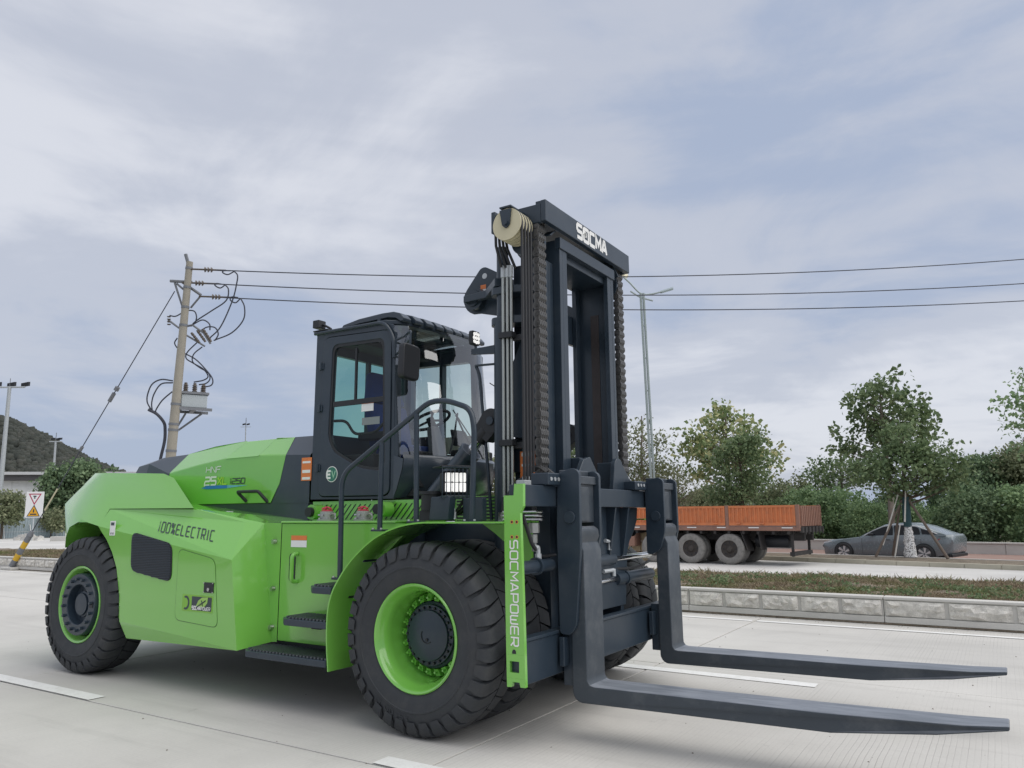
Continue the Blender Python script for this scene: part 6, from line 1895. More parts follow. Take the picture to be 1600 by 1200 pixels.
# fuse rack
pp_(PM().tube([near_pole(263, 500), near_pole(279, 512), near_pole(301, 508), near_pole(318, 520), near_pole(329, 537)], .035, 6).tube([near_pole(290, 523), near_pole(320, 541)], .03, 6), 'fuse_rack', 'greyst')
for (u0, v0, u1, v1) in ((299, 520, 312, 536), (308, 516, 321, 534), (317, 514, 330, 534)):
    a_, b_ = near_pole(u0, v0), near_pole(u1, v1)
    o = PM().cyl(a_, b_, .035, .035, 8)
    for k in range(4):
        q = a_.lerp(b_, .2 + k * .2); dd = (b_ - a_).normalized()
        o.cyl(q - dd * .02, q + dd * .02, .048, .036, 10)
    pp_(o, 'fuse_insulator', 'porc', smooth=40)
o = PM()
for k in range(4):
    o.cyl(near_pole(264, 494 + k * 4), near_pole(264, 496 + k * 4), .06, .04, 10)
pp_(o, 'arrester', 'porc', smooth=40)
def loop(pts, r=.02, n='jumper_cable'):
    pp_(PM().tube(smooth_path([near_pole(*p) for p in pts], 6), r, 6), n, 'wire', smooth=60)
loop([(366, 424), (371, 430), (370, 442), (363, 470), (345, 510), (328, 528)])
loop([(352, 445), (357, 453), (353, 470), (330, 486), (307, 501), (298, 510)])
loop([(376, 466), (382, 480), (380, 500), (362, 520), (334, 532)])
loop([(366, 424), (356, 429), (348, 426), (350, 423), (360, 423)]); loop([(352, 445), (344, 450), (336, 446), (338, 443), (346, 444)]); loop([(376, 466), (368, 473), (360, 469), (362, 464), (372, 465)])
loop([(265, 493), (275, 494), (290, 486), (303, 486), (307, 494), (306, 502)]); loop([(300, 508), (316, 500), (327, 506), (328, 516)]); loop([(313, 517), (324, 511), (336, 512), (341, 522), (336, 532)])
loop([(308, 535), (293, 550), (291, 560), (303, 568), (318, 577), (325, 588), (318, 594), (303, 597)])
loop([(316, 542), (303, 553), (301, 565), (313, 575), (325, 582), (328, 592), (322, 599), (311, 601)])
loop([(277, 528), (273, 537), (283, 549), (305, 561), (322, 578), (332, 592), (330, 602), (316, 605)])
loop([(270, 595), (252, 593), (238, 600), (231, 615), (230, 628), (236, 640)], .022, 'riser_cable'); loop([(270, 598), (252, 600), (241, 615), (237, 630), (238, 642)], .022, 'riser_cable'); loop([(269, 612), (254, 625), (245, 638), (243, 643)], .022, 'riser_cable')
loop([(232, 640), (245, 647), (256, 660), (258, 672), (257, 690), (251, 716), (248, 735)], .05, 'riser_cable')

# transformer on its bracket
TBp = near_pole(300, 641)
tf = empty('transformer', loc=TBp)
tag(tf, 'small pale blue-grey transformer box with brown bushings mounted on the utility pole', 'transformer')
rz_ = CY
tf.rotation_euler = (0, 0, R(62))
M['tank'] = mk('pale_grey_tank', (.42, .46, .48), .5, .1, .06, 3)
M['tank'] and MB().box(-.36, .36, -.42, .30, .03, .42).build('tank', M['tank'], tf, bevel=.02)
MB().box(-.40, .40, -.46, .34, .425, .50).build('lid', M['greyst'], tf, bevel=.01)
for (x, y) in ((-.25, -.3), (.0, -.3), (.25, -.3), (-.2, .1), (.05, .1), (.28, .1)):
    o = MB().cyl((x, y, .50), (x, y, .78), .045, n=10)
    for k in range(4): o.cyl((x, y, .53 + k * .055), (x, y, .56 + k * .055), .078, .055, 12)
    o.build('bushing', M['porc'], tf, smooth=40)
MB().box(-.50, .50, -.50, -.42, -.06, .02).box(-.50, .50, .30, .38, -.06, .02).box(-.06, .06, -.41, .29, -.06, .02).build('shelf', M['greyst'], tf, smooth=0)
tinv = Matrix.Rotation(-R(62), 3, 'Z')
br_ = MB()
for (a, b) in (((316, 646), (279, 672)), ((290, 646), (275, 670)), ((283, 640), (277, 640))):
    br_.tube([tinv @ (near_pole(*a) - TBp), tinv @ (near_pole(*b) - TBp)], .03, 6)
br_.build('brace', M['greyst'], tf)

# stay wire with its painted sleeve
SW = Vector((-22.5, 6.15, 0.02))
sw = empty('stay_wire', loc=SW)
tag(sw, 'stay wire from the utility pole with yellow and black sleeve at its foot', 'stay wire')
top_ = near_pole(273, 455) - SW
d_ = top_.normalized()
MB().tube([d_ * 1.0, top_], .015, 6).build('wire', M['wire'], sw, smooth=60)
M['yel'] = mk('yellow_paint', (.65, .40, .03), .5, 0, .1, 4)
for k in range(5):
    MB().cyl(d_ * (.12 + k * .23), d_ * (.12 + k * .23 + .229), .085, n=14).build('sleeve_band', M['yel'] if k % 2 else M['greyst'], sw, smooth=40)
MB().cyl(d_ * 1.27, d_ * 1.42, .10, .05, 12).cyl(d_ * 4.4, d_ * 4.55, .05, n=10).cyl(d_ * 6.2, d_ * 6.5, .06, n=10).cyl(d_ * 6.6, d_ * 6.72, .075, n=10).build('clamp', M['greyst'], sw, smooth=40)
MB().cyl(d_ * 2.2, d_ * 3.0, .024, n=8).build('strain_rod', M['nylon'], sw, smooth=40)
MB().box(-.3, .35, -.16, .10, -.02, .06).build('foot_plate', M['kerb'], sw, bevel=.02)
# aerial wires
for i, ((u0, v0), (u1, v1), sag, lab) in enumerate((((338, 422), (1600, 405), .42, 'topmost'), ((324, 443), (1600, 443), .40, 'middle'), ((350, 465), (1600, 470), .36, 'lowest'))):
    A0 = near_pole(u0, v0); B0 = pix(u1, v1, 27.5)
    B1 = A0.lerp(B0, 1.35)
    pts = []
    for k in range(41):
        f = k / 40
        p = A0.lerp(B1, f)
        g_ = f * 1.35
        p.z -= sag * 4 * g_ * (1 - g_) if g_ < 1 else sag * 4 * g_ * (1 - g_)
        pts.append(p - A0)
    o = MB().tube(pts, .017, 6).build('power_line', M['wire'], smooth=60)
    o.location = A0
    tag(o, '%s of the three thin power lines crossing the sky from the utility pole' % lab, 'power line')

# ---- twin-tube street lamp behind the far fork
LB = F(-8.3, 1.3)
LB = pix(1024, 801, 29.5); LB = Vector((LB.x, LB.y, 0))
lp = empty('street_lamp', loc=LB)
tag(lp, 'tall pale green twin-tube street lamp post behind the mast', 'street lamp')
M['lampg'] = mk('pale_green_galvanised', (.36, .42, .42), .45, .2, .08, 3)
topw = pix(1003, 458, 29.5) - LB
ri = Vector((r2.x, r2.y, 0)).normalized()
for s in (-1, 1):
    MB().tube([ri * .062 * s, topw + ri * .055 * s], .05, 8).build('tube', M['lampg'], lp, smooth=60)
for k in range(1, 8):
    c = topw * (k / 8)
    MB().tube([c - ri * .08, c + ri * .08], .03, 6).build('spacer', M['lampg'], lp, smooth=60)
for (pts) in ([(974, 433), (984, 442), (1000, 458), (1014, 460), (1034, 456)], [(985, 455), (1000, 464), (1020, 470)]):
    MB().tube(smooth_path([pix(u, v, 29.5) - LB for u, v in pts], 5), .035, 7).build('arm', M['lampg'], lp, smooth=60)
MB().hexa([pix(962, 425, 29.5) - LB, pix(978, 436, 29.5) - LB, pix(982, 433, 29.8) - LB, pix(968, 423, 29.8) - LB], [pix(962, 421, 29.5) - LB, pix(978, 432, 29.5) - LB, pix(982, 429, 29.8) - LB, pix(968, 419, 29.8) - LB]).build('lamp_head', M['nylon'], lp, bevel=.02)
MB().hexa([pix(1032, 459, 29.5) - LB, pix(1052, 453, 29.5) - LB, pix(1052, 451, 29.9) - LB, pix(1032, 457, 29.9) - LB], [pix(1032, 456, 29.5) - LB, pix(1052, 450, 29.5) - LB, pix(1052, 448, 29.9) - LB, pix(1032, 454, 29.9) - LB]).build('lamp_head', M['lampg'], lp)

# ---- trees on the right
def at_ground(u, v, d, z=0.0):
    p = pix(u, v, d)
    return Vector((p.x, p.y, z))
staked = F(-.27, 2.1, .02)
make_tree('staked_tree', staked, 4.2, [(.05, 0, 3.0, 1.35, 1.3, 1.0), (1.1, .1, 3.0, 1.0, .9, .75), (-.95, 0, 2.9, .95, .8, .7), (.15, 0, 4.0, .9, .8, .8), (1.75, 0, 3.45, .4, .4, .45), (-1.6, 0, 3.2, .35, .35, .3)], 215, 26, .14, M['leaf_c'], M['bark'], .11,
          'young leafy tree propped by wooden stakes with white wrapped trunk beside the grey car', spread=.17, seed=4, fork=.42)
back = at_ground(1393, 800, 38.5, -.2)
make_tree('broadleaf_tree', back, 8.2, [(.2, 0, 6.9, 2.1, 2.0, 1.7), (1.0, 0, 5.9, 1.6, 1.6, 1.6), (-1.0, 0, 5.5, 1.5, 1.4, 1.3), (.7, 0, 8.1, 1.0, 1.0, .8), (-.6, 0, 8.0, .7, .7, .6), (-2.1, 0, 5.0, .6, .6, .5), (2.1, 0, 6.9, .6, .6, .7)], 190, 15, .26, M['leaf_c'], M['bark2'], .17,
          'tall dark green tree with bare pale trunk rising behind the staked tree', spread=.25, seed=9, fork=.45)
make_tree('young_tree', F(-6.1, 1.3, .02), 4.6, [(0, 0, 3.3, 1.25, 1.2, 1.35), (-.3, 0, 2.4, 1.1, 1.1, .8), (.25, 0, 4.3, .75, .75, .8)], 170, 30, .13, M['leaf_c'], M['bark'], .10,
          'dense green young tree standing right behind the orange trailer', spread=.17, seed=14, fork=.4)
make_tree('broadleaf_tree', at_ground(1142, 800, 38.5, -.2), 7.0, [(0, 0, 5.3, 1.9, 1.8, 1.7), (-1.4, 0, 4.6, 1.2, 1.2, 1.5), (1.6, 0, 4.4, 1.2, 1.1, 1.0), (.1, 0, 6.6, 1.0, 1.0, .9), (-1.7, 0, 6.0, .6, .6, .7), (1.3, 0, 6.0, .5, .5, .8)], 170, 16, .25, M['leaf_a'], M['bark2'], .13,
          'sparse yellow-green tree with ragged crown above the orange trailer', spread=.27, seed=21, fork=.35, twigs=1.6)
make_tree('sparse_tree', at_ground(1664, 760, 24, -.05), 5.6, [(-.85, 0, 4.7, 1.0, .9, .8), (-.35, 0, 5.5, .9, .8, .9), (-.5, 0, 3.7, .8, .8, .4)], 60, 16, .15, M['leaf_b'], M['bark'], .11,
          'thin-leaved tree reaching in at the right edge of the picture', spread=.2, seed=33, fork=.4, twigs=2.2)
make_tree('sparse_tree', at_ground(1006, 800, 42, -.2), 7.2, [(0, 0, 5.2, 1.9, 1.6, 1.8), (.6, 0, 3.4, 1.8, 1.5, 1.2)], 150, 16, .17, M['leaf_d'], M['bark2'], .12,
          'sparse olive tree seen between the mast and the street lamp', spread=.27, seed=41, fork=.3, twigs=2.2)
make_tree('sparse_tree', at_ground(1062, 800, 44, -.2), 4.6, [(0, 0, 3.3, 1.9, 1.4, 1.3)], 110, 8, .15, M['leaf_d'], M['bark2'], .08,
          'bare twiggy bush-like tree left of the tall yellow-green tree', spread=.3, seed=43, fork=.15, twigs=2.6)
make_tree('broadleaf_tree', at_ground(905, 800, 44, -.2), 6.4, [(0, 0, 4.6, 2.2, 1.8, 1.8)], 150, 24, .19, M['leaf_c'], M['bark2'], .14,
          'green tree glimpsed through the mast of the forklift', spread=.28, seed=47)
make_tree('broadleaf_tree', at_ground(775, 800, 44, -.2), 5.4, [(0, 0, 3.6, 2.2, 1.8, 1.7)], 150, 24, .19, M['leaf_d'], M['bark2'], .14,
          'olive tree glimpsed between the cab and the mast', spread=.28, seed=48)
# stakes and wrap of the staked tree
M['pole_w'] = mk('weathered_pole_wood', (.17, .135, .11), .9, 0, .25, 8)
M['pole_l'] = mk('pale_batten', (.62, .60, .55), .8, 0, .1, 8)
wrap = MB()
nseg, nr = 12, 14
rg = np.random.default_rng(2)
vv = []
for j in range(nr + 1):
    f = j / nr
    for i in range(nseg):
        a = 2 * PI * i / nseg
        r = (.215 - .10 * f) * (1 + rg.normal(0, .08))
        vv.append((r * math.cos(a), r * math.sin(a), 1.08 * f))
wrap.add(vv, [(j * nseg + i, j * nseg + (i + 1) % nseg, (j + 1) * nseg + (i + 1) % nseg, (j + 1) * nseg + i) for j in range(nr) for i in range(nseg)])
def wrapmat(t, b, P):
    n = tnoise(t, P, 9, 4, .6); n2 = tnoise(t, P, 26, 2)
    c = tmix(t, tmap(t, n2, .52, .60, 0, 1), (.80, .80, .79), (.16, .155, .15))
    t.links.new(c, b.inputs['Base Color']); b.inputs['Roughness'].default_value = .7
M['wrap'] = world_mat('wrinkled_white_wrap', wrapmat)
wo = wrap.build('trunk_wrap', M['wrap'], smooth=40); wo.location = staked
tag(wo, 'crumpled white plastic sheet wrapped round the trunk of the staked tree', 'wrap')
MBt = MB().lathe([(.125, 1.02), (.135, 1.5), (.125, 2.0), (.13, 2.02), (.12, 2.05)], n=14, axis='z').build('trunk_sleeve', mk('dark_teal_cloth', (.03, .075, .085), .8), smooth=40)
MBt.location = staked
tag(MBt, 'dark teal cloth sleeve tied round the staked tree above the white wrap', 'sleeve')
labs = ['leftmost brown stake leaning against the propped young tree', 'brown stake just left of the white trunk wrap', 'brown stake leaning in from the right of the white trunk wrap',
        'pale upright batten standing in front of the white trunk wrap', 'short pale batten leaning at the left of the propped tree', 'pale batten left of the white wrap reaching the ground']
stk = [((-1.05, -.45, .0), (-.10, -.05, 1.95), .045, 'pole_w'), ((-.62, .55, .0), (-.12, .05, 2.1), .045, 'pole_w'), ((1.15, -.55, .0), (.10, -.02, 1.95), .05, 'pole_w'),
       ((-.05, -.34, 1.20), (.05, -.16, 2.30), .028, 'pole_l'), ((-.80, -.35, .40), (-.20, -.12, 2.15), .025, 'pole_l'), ((-.45, -.42, .0), (-.22, -.2, 1.1), .025, 'pole_l')]
for lab, (a, b, r_, m_) in zip(labs, stk):
    a, b = Vector(a), Vector(b)
    o = MB().cyl((0, 0, 0), b - a, r_, r_ * .8, 8).build('tree_stake', M[m_], smooth=40)
    o.location = staked + a
    tag(o, lab, 'stake', 'stakes round the young tree')

# ---- hedge of mixed shrubs behind the far wall
def shrub_mesh(seed, rx, ry, h, clumps, per, size, mat):
    rg = np.random.default_rng(seed)
    ells = [(0, 0, h * .5, rx, ry, h * .5)]
    for k in range(5):
        a = rg.uniform(0, 2 * PI)
        ells.append((rx * .55 * math.cos(a), ry * .5 * math.sin(a), h * rg.uniform(.35, .85), rx * rg.uniform(.3, .55), ry * rg.uniform(.3, .5), h * rg.uniform(.16, .30)))
    C = crown_points(ells, clumps, rg, .72)
    C[:, 2] = np.maximum(C[:, 2], .05)
    V = leaf_cloud(C, per, .2, size, rg, .8)
    o = tri_mesh('foliage', V.reshape(-1, 3), np.arange(len(V) * 4).reshape(-1, 4), mat)
    return o
protos = [shrub_mesh(100 + i, 2.2, 1.6, 3.6, 300, 30, .17, M[m]) for i, m in enumerate(('leaf_e', 'leaf_c', 'leaf_b', 'leaf_d', 'leaf_e'))]
stem = MB()
for k in range(5):
    a = k * 1.3
    stem.tube([(0, 0, 0), (.3 * math.cos(a), .3 * math.sin(a), .9), (.9 * math.cos(a), .8 * math.sin(a), 2.3)], .05, 5, rs=[.06, .045, .015])
stem0 = stem.build('stem', M['bark'], smooth=60)
used = set(); used_stem = False
rg = random.Random(5)
hn = 0
for row, (t0, step) in enumerate(((15.3, 2.5), (18.6, 3.1))):
    s = -34.0
    while s < 15:
        i = rg.randrange(5)
        root = empty('hedge_shrub', loc=F(s, t0 + rg.uniform(-.5, .7), -.35), rz=rg.uniform(0, 6.28))
        sc = rg.uniform(.62, .92) * (1.0 if row == 0 else 1.15)
        if s > 6: sc *= 1.12
        root.scale = (sc * rg.uniform(.9, 1.15), sc * rg.uniform(.9, 1.15), sc * (1 + rg.uniform(-.1, .1)))
        tag(root, ('dark glossy shrub', 'mid green leafy shrub', 'deep green broad shrub', 'olive grey-green shrub', 'dark glossy shrub')[i] + (' in the front of the hedge behind the far wall' if row == 0 else ' rising at the back of the hedge behind the far wall'), 'shrub', 'shrubs of the hedge behind the far wall')
        if i not in used:
            o = protos[i]; used.add(i)
        else:
            o = protos[i].copy(); COL.objects.link(o)
        o.parent = root
        if not used_stem: so_ = stem0; used_stem = True
        else: so_ = stem0.copy(); COL.objects.link(so_)
        so_.parent = root
        s += step * rg.uniform(.8, 1.2)
for i, p in enumerate(protos):
    if i not in used: bpy.data.objects.remove(p)
make_tree('dark_tree', at_ground(1545, 800, 58, -.3), 6.4, [(0, 0, 4.5, 2.4, 2.2, 1.7), (1.8, 0, 4.0, 1.6, 1.5, 1.5)], 220, 30, .25, M['leaf_e'], M['bark'], .16, 'dark round-topped tree behind the hedge near the right edge', spread=.32, seed=61)
make_tree('dark_tree', at_ground(1612, 800, 56, -.3), 7.2, [(0, 0, 4.9, 2.2, 2.2, 2.0)], 220, 30, .25, M['leaf_d'], M['bark'], .16, 'olive tree behind the hedge at the far right edge', spread=.32, seed=62)
make_tree('feathery_tree', at_ground(1320, 800, 47, -.3), 5.6, [(0, 0, 4.3, 2.3, 1.6, 1.0), (-1.4, 0, 3.6, 1.5, 1.2, .8)], 120, 16, .20, M['leaf_c'], M['bark2'], .11, 'feathery pale green tree above the hedge left of the tall dark tree', spread=.3, seed=63, twigs=2)

# ---- left background
fence = empty('site_fence', loc=at_ground(-40, 838, 66, -.25))
tag(fence, 'pale blue corrugated metal site fence behind the left median', 'fence')
f0, f1 = at_ground(-40, 838, 66, -.25), at_ground(260, 838, 76, -.25)
fd = (f1 - f0); fl_len = fd.length; fd.normalize()
fence.rotation_euler = (0, 0, math.atan2(fd.y, fd.x))
M['fence'] = mk('pale_blue_sheet_metal', (.36, .44, .48), .5, .1, .08, 1.5, dirt=(.5, .52, .52), dirt_amt=.3)
pm = MB()
for i in range(10):
    x = i * .2
    pm.add([(x, 0, 0), (x + .06, -.03, 0), (x + .12, -.03, 0), (x + .18, 0, 0), (x + .2, 0, 0), (x, 0, 2.0), (x + .06, -.03, 2.0), (x + .12, -.03, 2.0), (x + .18, 0, 2.0), (x + .2, 0, 2.0)],
           [(0, 1, 6, 5), (1, 2, 7, 6), (2, 3, 8, 7), (3, 4, 9, 8)])
p0_ = None
for k in range(int(fl_len / 2.02)):
    if p0_ is None: o = p0_ = pm.build('sheet_panel', M['fence'], fence, smooth=0)
    else:
        o = p0_.copy(); COL.objects.link(o); o.parent = fence
    o.location = (k * 2.02, 0, 0)
    MB().box(k * 2.02 - .03, k * 2.02 + .03, .01, .08, 0, 2.02).build('post', M['galv'], fence, smooth=0)
    MB().tube([(k * 2.02, -.05, 1.3), (k * 2.02 + .1, -.9, .05)], .03, 6).build('prop', M['white'], fence, smooth=60)
MB().box(0, fl_len, -.045, .0, .62, .68).box(0, fl_len, -.05, .01, 2.0, 2.06).build('rail', M['galv'], fence, smooth=0)
gb = MB()
rgq = np.random.default_rng(4)
gp = at_ground(118 / 1.0 - 60, 840, 60, -.2)
rub = MB()
for k in range(26):
    a, r = rgq.uniform(0, 6.28), rgq.uniform(0, 1.5)
    c = Vector((r * math.cos(a) * 1.3, r * math.sin(a) * .5, max(0, .55 - r * .3) * rgq.uniform(.3, 1)))
    s = rgq.uniform(.18, .42)
    q = [Vector(v) * s + c for v in ((-.9, -.7, -.5), (.8, -.8, -.4), (.9, .7, -.5), (-.7, .8, -.4))]
    q2 = [Vector(v) * s + c for v in ((-.6, -.6, .5), (.7, -.4, .6), (.5, .6, .4), (-.6, .5, .6))]
    rub.hexa(q, q2)
ro = rub.build('rubble', M['kerb'], smooth=0); ro.location = at_ground(45, 840, 61, -.15)
tag(ro, 'heap of pale broken concrete in front of the site fence', 'rubble', kind='stuff')
for (u, d, lab) in ((100, 58, 'low concrete block in front of the fence beside the forklift'),):
    o = MB().box(-.9, .9, -.3, .3, 0, .4).build('concrete_block', M['kerb'], bevel=.03); o.location = at_ground(u, 842, d, -.2); o.rotation_euler = (0, 0, CY)
    tag(o, lab, 'block')

# sign board
sc_ = pix(53.5, 788.5, 60)
sn = empty('warning_sign', loc=(sc_.x, sc_.y, -.2), rz=CY)
tag(sn, 'white roadside board with a red triangle above a yellow warning triangle', 'sign')
hz0 = sc_.z + .2
SW_, SH_ = 1.40, 2.02
MB().box(-SW_ / 2, SW_ / 2, 0, .06, hz0 - SH_ / 2, hz0 + SH_ / 2).build('board', M['white'], sn, bevel=.02, segs=1)
MB().cyl((0, .10, 0), (0, .10, hz0 + .9), .05, n=10).build('post', M['galv'], sn, smooth=40)
def tri(cx, cz, r, up, y, mat, name):
    a0 = 90 if up else 270
    MB().poly([(cx + r * math.cos(R(a0 + 120 * k)), y, cz + r * math.sin(R(a0 + 120 * k))) for k in range(3)]).build(name, mat, sn, smooth=0)
M['signred'] = mk('sign_red', (.42, .02, .07), .5); M['signyel'] = mk('sign_yellow', (.75, .38, .02), .5)
tri(0, hz0 + .56, .60, False, -.004, M['signred'], 'give_way_border'); tri(0, hz0 + .56, .44, False, -.008, M['white'], 'give_way_field')
MB().box(-.12, .12, -.013, -.010, hz0 + .60, hz0 + .70).box(-.05, .05, -.013, -.010, hz0 + .46, hz0 + .58).build('sign_symbol', M['dlet'], sn, smooth=0)
tri(0, hz0 - .62, .62, True, -.004, M['dlet'], 'warning_border'); tri(0, hz0 - .62, .50, True, -.008, M['signyel'], 'warning_field')
MB().box(-.05, .05, -.013, -.010, hz0 - .62, hz0 - .36).box(-.25, .25, -.013, -.010, hz0 - .80, hz0 - .70).build('sign_symbol', M['dlet'], sn, smooth=0)

# elevated deck building behind
bp_ = at_ground(-60, 785, 92, -.3)
bd = empty('white_building', loc=bp_, rz=CY + .12)
tag(bd, 'long low white building with a dark banded flat roof at the left', 'building')
M['bwall'] = mk('white_render', (.80, .80, .78), .8, 0, .06, .8, dirt=(.4, .38, .35), dirt_amt=.35)
M['bdark'] = mk('dark_fascia', (.09, .085, .09), .7, 0, .1, 1)
M['broof'] = mk('pale_roof_edge', (.55, .55, .56), .6, 0, .05, 1)
M['bgreen'] = mk('green_cladding', (.05, .16, .10), .6, 0, .1, 1)
hb_ = pix(-60, 738, 92).z + .3
MB().box(0, 20, 0, 8, 0, hb_ - 1.0).build('wall', M['bwall'], bd, smooth=0)
MB().box(-.5, 20.5, -1.2, 8.5, hb_ - .98, hb_ - .35).build('fascia', M['bdark'], bd, smooth=0)
MB().box(-.8, 20.8, -1.6, 8.8, hb_ - .34, hb_).build('roof', M['broof'], bd, smooth=0)
for k in range(5):
    MB().box(1.2 + k * 4, 1.5 + k * 4, -.06, -.003, .0, hb_ - 1.0).build('pilaster', M['bwall'], bd, smooth=0)
    MB().box(2.0 + k * 4, 4.6 + k * 4, -.05, -.004, .9, 2.0).build('window', M['bdark'], bd, smooth=0)
gw = empty('green_shed', loc=at_ground(-60, 800, 84, -.3), rz=CY)
tag(gw, 'low green clad shed with pale roof sheet behind the fence', 'shed')
MB().box(0, 18, 0, 3, 0, 2.4).build('wall', M['bgreen'], gw, smooth=0)
MB().hexa([(-.2, -.3, 2.41), (18.2, -.3, 2.41), (18.2, 3.3, 2.9), (-.2, 3.3, 2.9)], [(-.2, -.3, 2.47), (18.2, -.3, 2.47), (18.2, 3.3, 2.96), (-.2, 3.3, 2.96)]).build('roof', M['broof'], gw, smooth=0)

def high_mast(u0, v0, u1, v1, d, heads, label, bar=24, pw=4.2):
    a, b = pix(u1, v1, d), pix(u0, v0, d)
    base = Vector((a.x, a.y, -.3)); top = b
    o = empty('floodlight_mast', loc=base)
    tag(o, label, 'floodlight')
    w = d / 1187
    MB().cyl((0, 0, 0), top - base, pw * w, pw * .62 * w, 10).build('pole', M['galv'], o, smooth=40)
    tl = top - base
    rr = ri
    L_ = bar * w
    MB().tube([tl - rr * L_, tl + rr * L_], pw * .33 * w, 6).build('crossbar', M['galv'], o, smooth=40)
    MB().cyl(tl, tl + Vector((0, 0, 14 * w)), .5 * w, n=6).build('lightning_rod', M['greyst'], o)
    for s in heads:
        c = tl + rr * L_ * s + Vector((0, 0, 4 * w))
        k = bar * .2 * w + .6 * w
        MB().hexa([c + rr * -k + Vector((0, 0, -k * .7)), c + rr * k + Vector((0, 0, -k * .4)), c + rr * k + cf * k + Vector((0, 0, -k * .4)), c - rr * k + cf * k + Vector((0, 0, -k * .7))],
                  [c + rr * -k + Vector((0, 0, k * .4)), c + rr * k + Vector((0, 0, k * .8)), c + rr * k + cf * k + Vector((0, 0, k * .8)), c - rr * k + cf * k + Vector((0, 0, k * .4))]).build('lamp_head', M['black'], o, smooth=0)
high_mast(15, 605, 3, 750, 72, (-.9, .05, .95), 'tall floodlight mast with three lamps at the left edge')
high_mast(87, 690, 84, 760, 115, (-.5, .3, .6), 'middle-distance floodlight mast above the round tree', 10, 2.4)
high_mast(384, 667, 384, 760, 125, (-.4, .4), 'distant floodlight mast above the hood', 8, 1.2)

make_tree('round_tree', at_ground(112, 800, 76, -.3), 7.6, [(0, 0, 5.0, 3.2, 3.0, 2.5), (-1.2, 0, 3.4, 2.6, 2.4, 2.0), (1.4, 0, 6.0, 1.9, 1.8, 1.3), (1.9, 0, 4.2, 1.7, 1.6, 1.7)], 420, 34, .33, M['leaf_e'], M['bark2'], .26, 'large round dark green tree behind the warning sign', spread=.36, seed=71)
make_tree('small_tree', at_ground(5, 800, 66, -.3), 4.3, [(0, 0, 2.9, 1.9, 1.6, 1.2), (1.0, 0, 2.2, 1.3, 1.2, .8)], 150, 30, .24, M['leaf_d'], M['bark'], .12, 'small olive tree in front of the white building at the left edge', spread=.3, seed=72)
make_tree('small_tree', at_ground(82, 800, 70, -.3), 2.6, [(0, 0, 1.7, 1.1, 1.0, .9), (1.6, 0, 1.5, 1.0, 1.0, .8)], 110, 26, .22, M['leaf_d'], M['bark'], .08, 'low olive bush at the foot of the round tree', spread=.25, seed=73)
for (u, d, h, rx, sd, lab) in ((168, 150, 11, 3.0, 81, 'dark conical tree on the skyline just left of the hood'), (190, 155, 9.6, 2.8, 82, 'middle small conifer on the skyline left of the hood'), (140, 150, 11.5, 3.2, 83, 'taller conifer on the skyline behind the round tree'), (212, 160, 9.2, 2.6, 84, 'rightmost small conifer on the skyline left of the hood')):
    make_tree('skyline_tree', at_ground(u, 800, d, -.3), h, [(0, 0, h * .5, rx, rx, h * .45), (0, 0, h * .8, rx * .5, rx * .5, h * .25)], 130, 22, .7, M['leaf_e'], M['bark'], .3, lab, spread=.6, seed=sd)

# wooded hill
ridge = [(-420, 470), (-300, 520), (-200, 560), (-120, 600), (-60, 630), (0, 652), (25, 661), (50, 672), (75, 683), (100, 695), (125, 707), (150, 719), (175, 730), (205, 741), (250, 752), (330, 762), (420, 770)]
hv, hf = [], []
rgh = np.random.default_rng(6)
rows = 14
for j in range(rows + 1):
    f = j / rows
    d = 330 + 190 * f
    for (u, v) in ridge:
        top = pix(u, v + 15, 520)
        g_ = pix(u, 800, d)
        hgt = (top.z + 1) * math.sin(f * PI / 2) ** .9
        hv.append((g_.x, g_.y, -1 + hgt + (rgh.normal(0, 1.2) if 0 < j < rows else 0)))
nR = len(ridge)
for j in range(rows):
    for i in range(nR - 1):
        hf.append((j * nR + i, j * nR + i + 1, (j + 1) * nR + i + 1, (j + 1) * nR + i))
def hillmat(t, b, P):
    n = tnoise(t, P, .03, 6, .6); n2 = tnoise(t, P, .25, 5, .7)
    c = tmix(t, tmap(t, n, .35, .65, 0, 1), (.045, .05, .042), (.07, .07, .06))
    c = tmix(t, tmap(t, n2, .5, .7, 0, .6), c, (.035, .045, .033))
    t.links.new(c, b.inputs['Base Color']); b.inputs['Roughness'].default_value = .95
M['hill'] = world_mat('hillside_scrub', hillmat)
ho_ = MB().add(hv, hf).build('hill', M['hill'], smooth=80); tag(ho_, kind='structure')
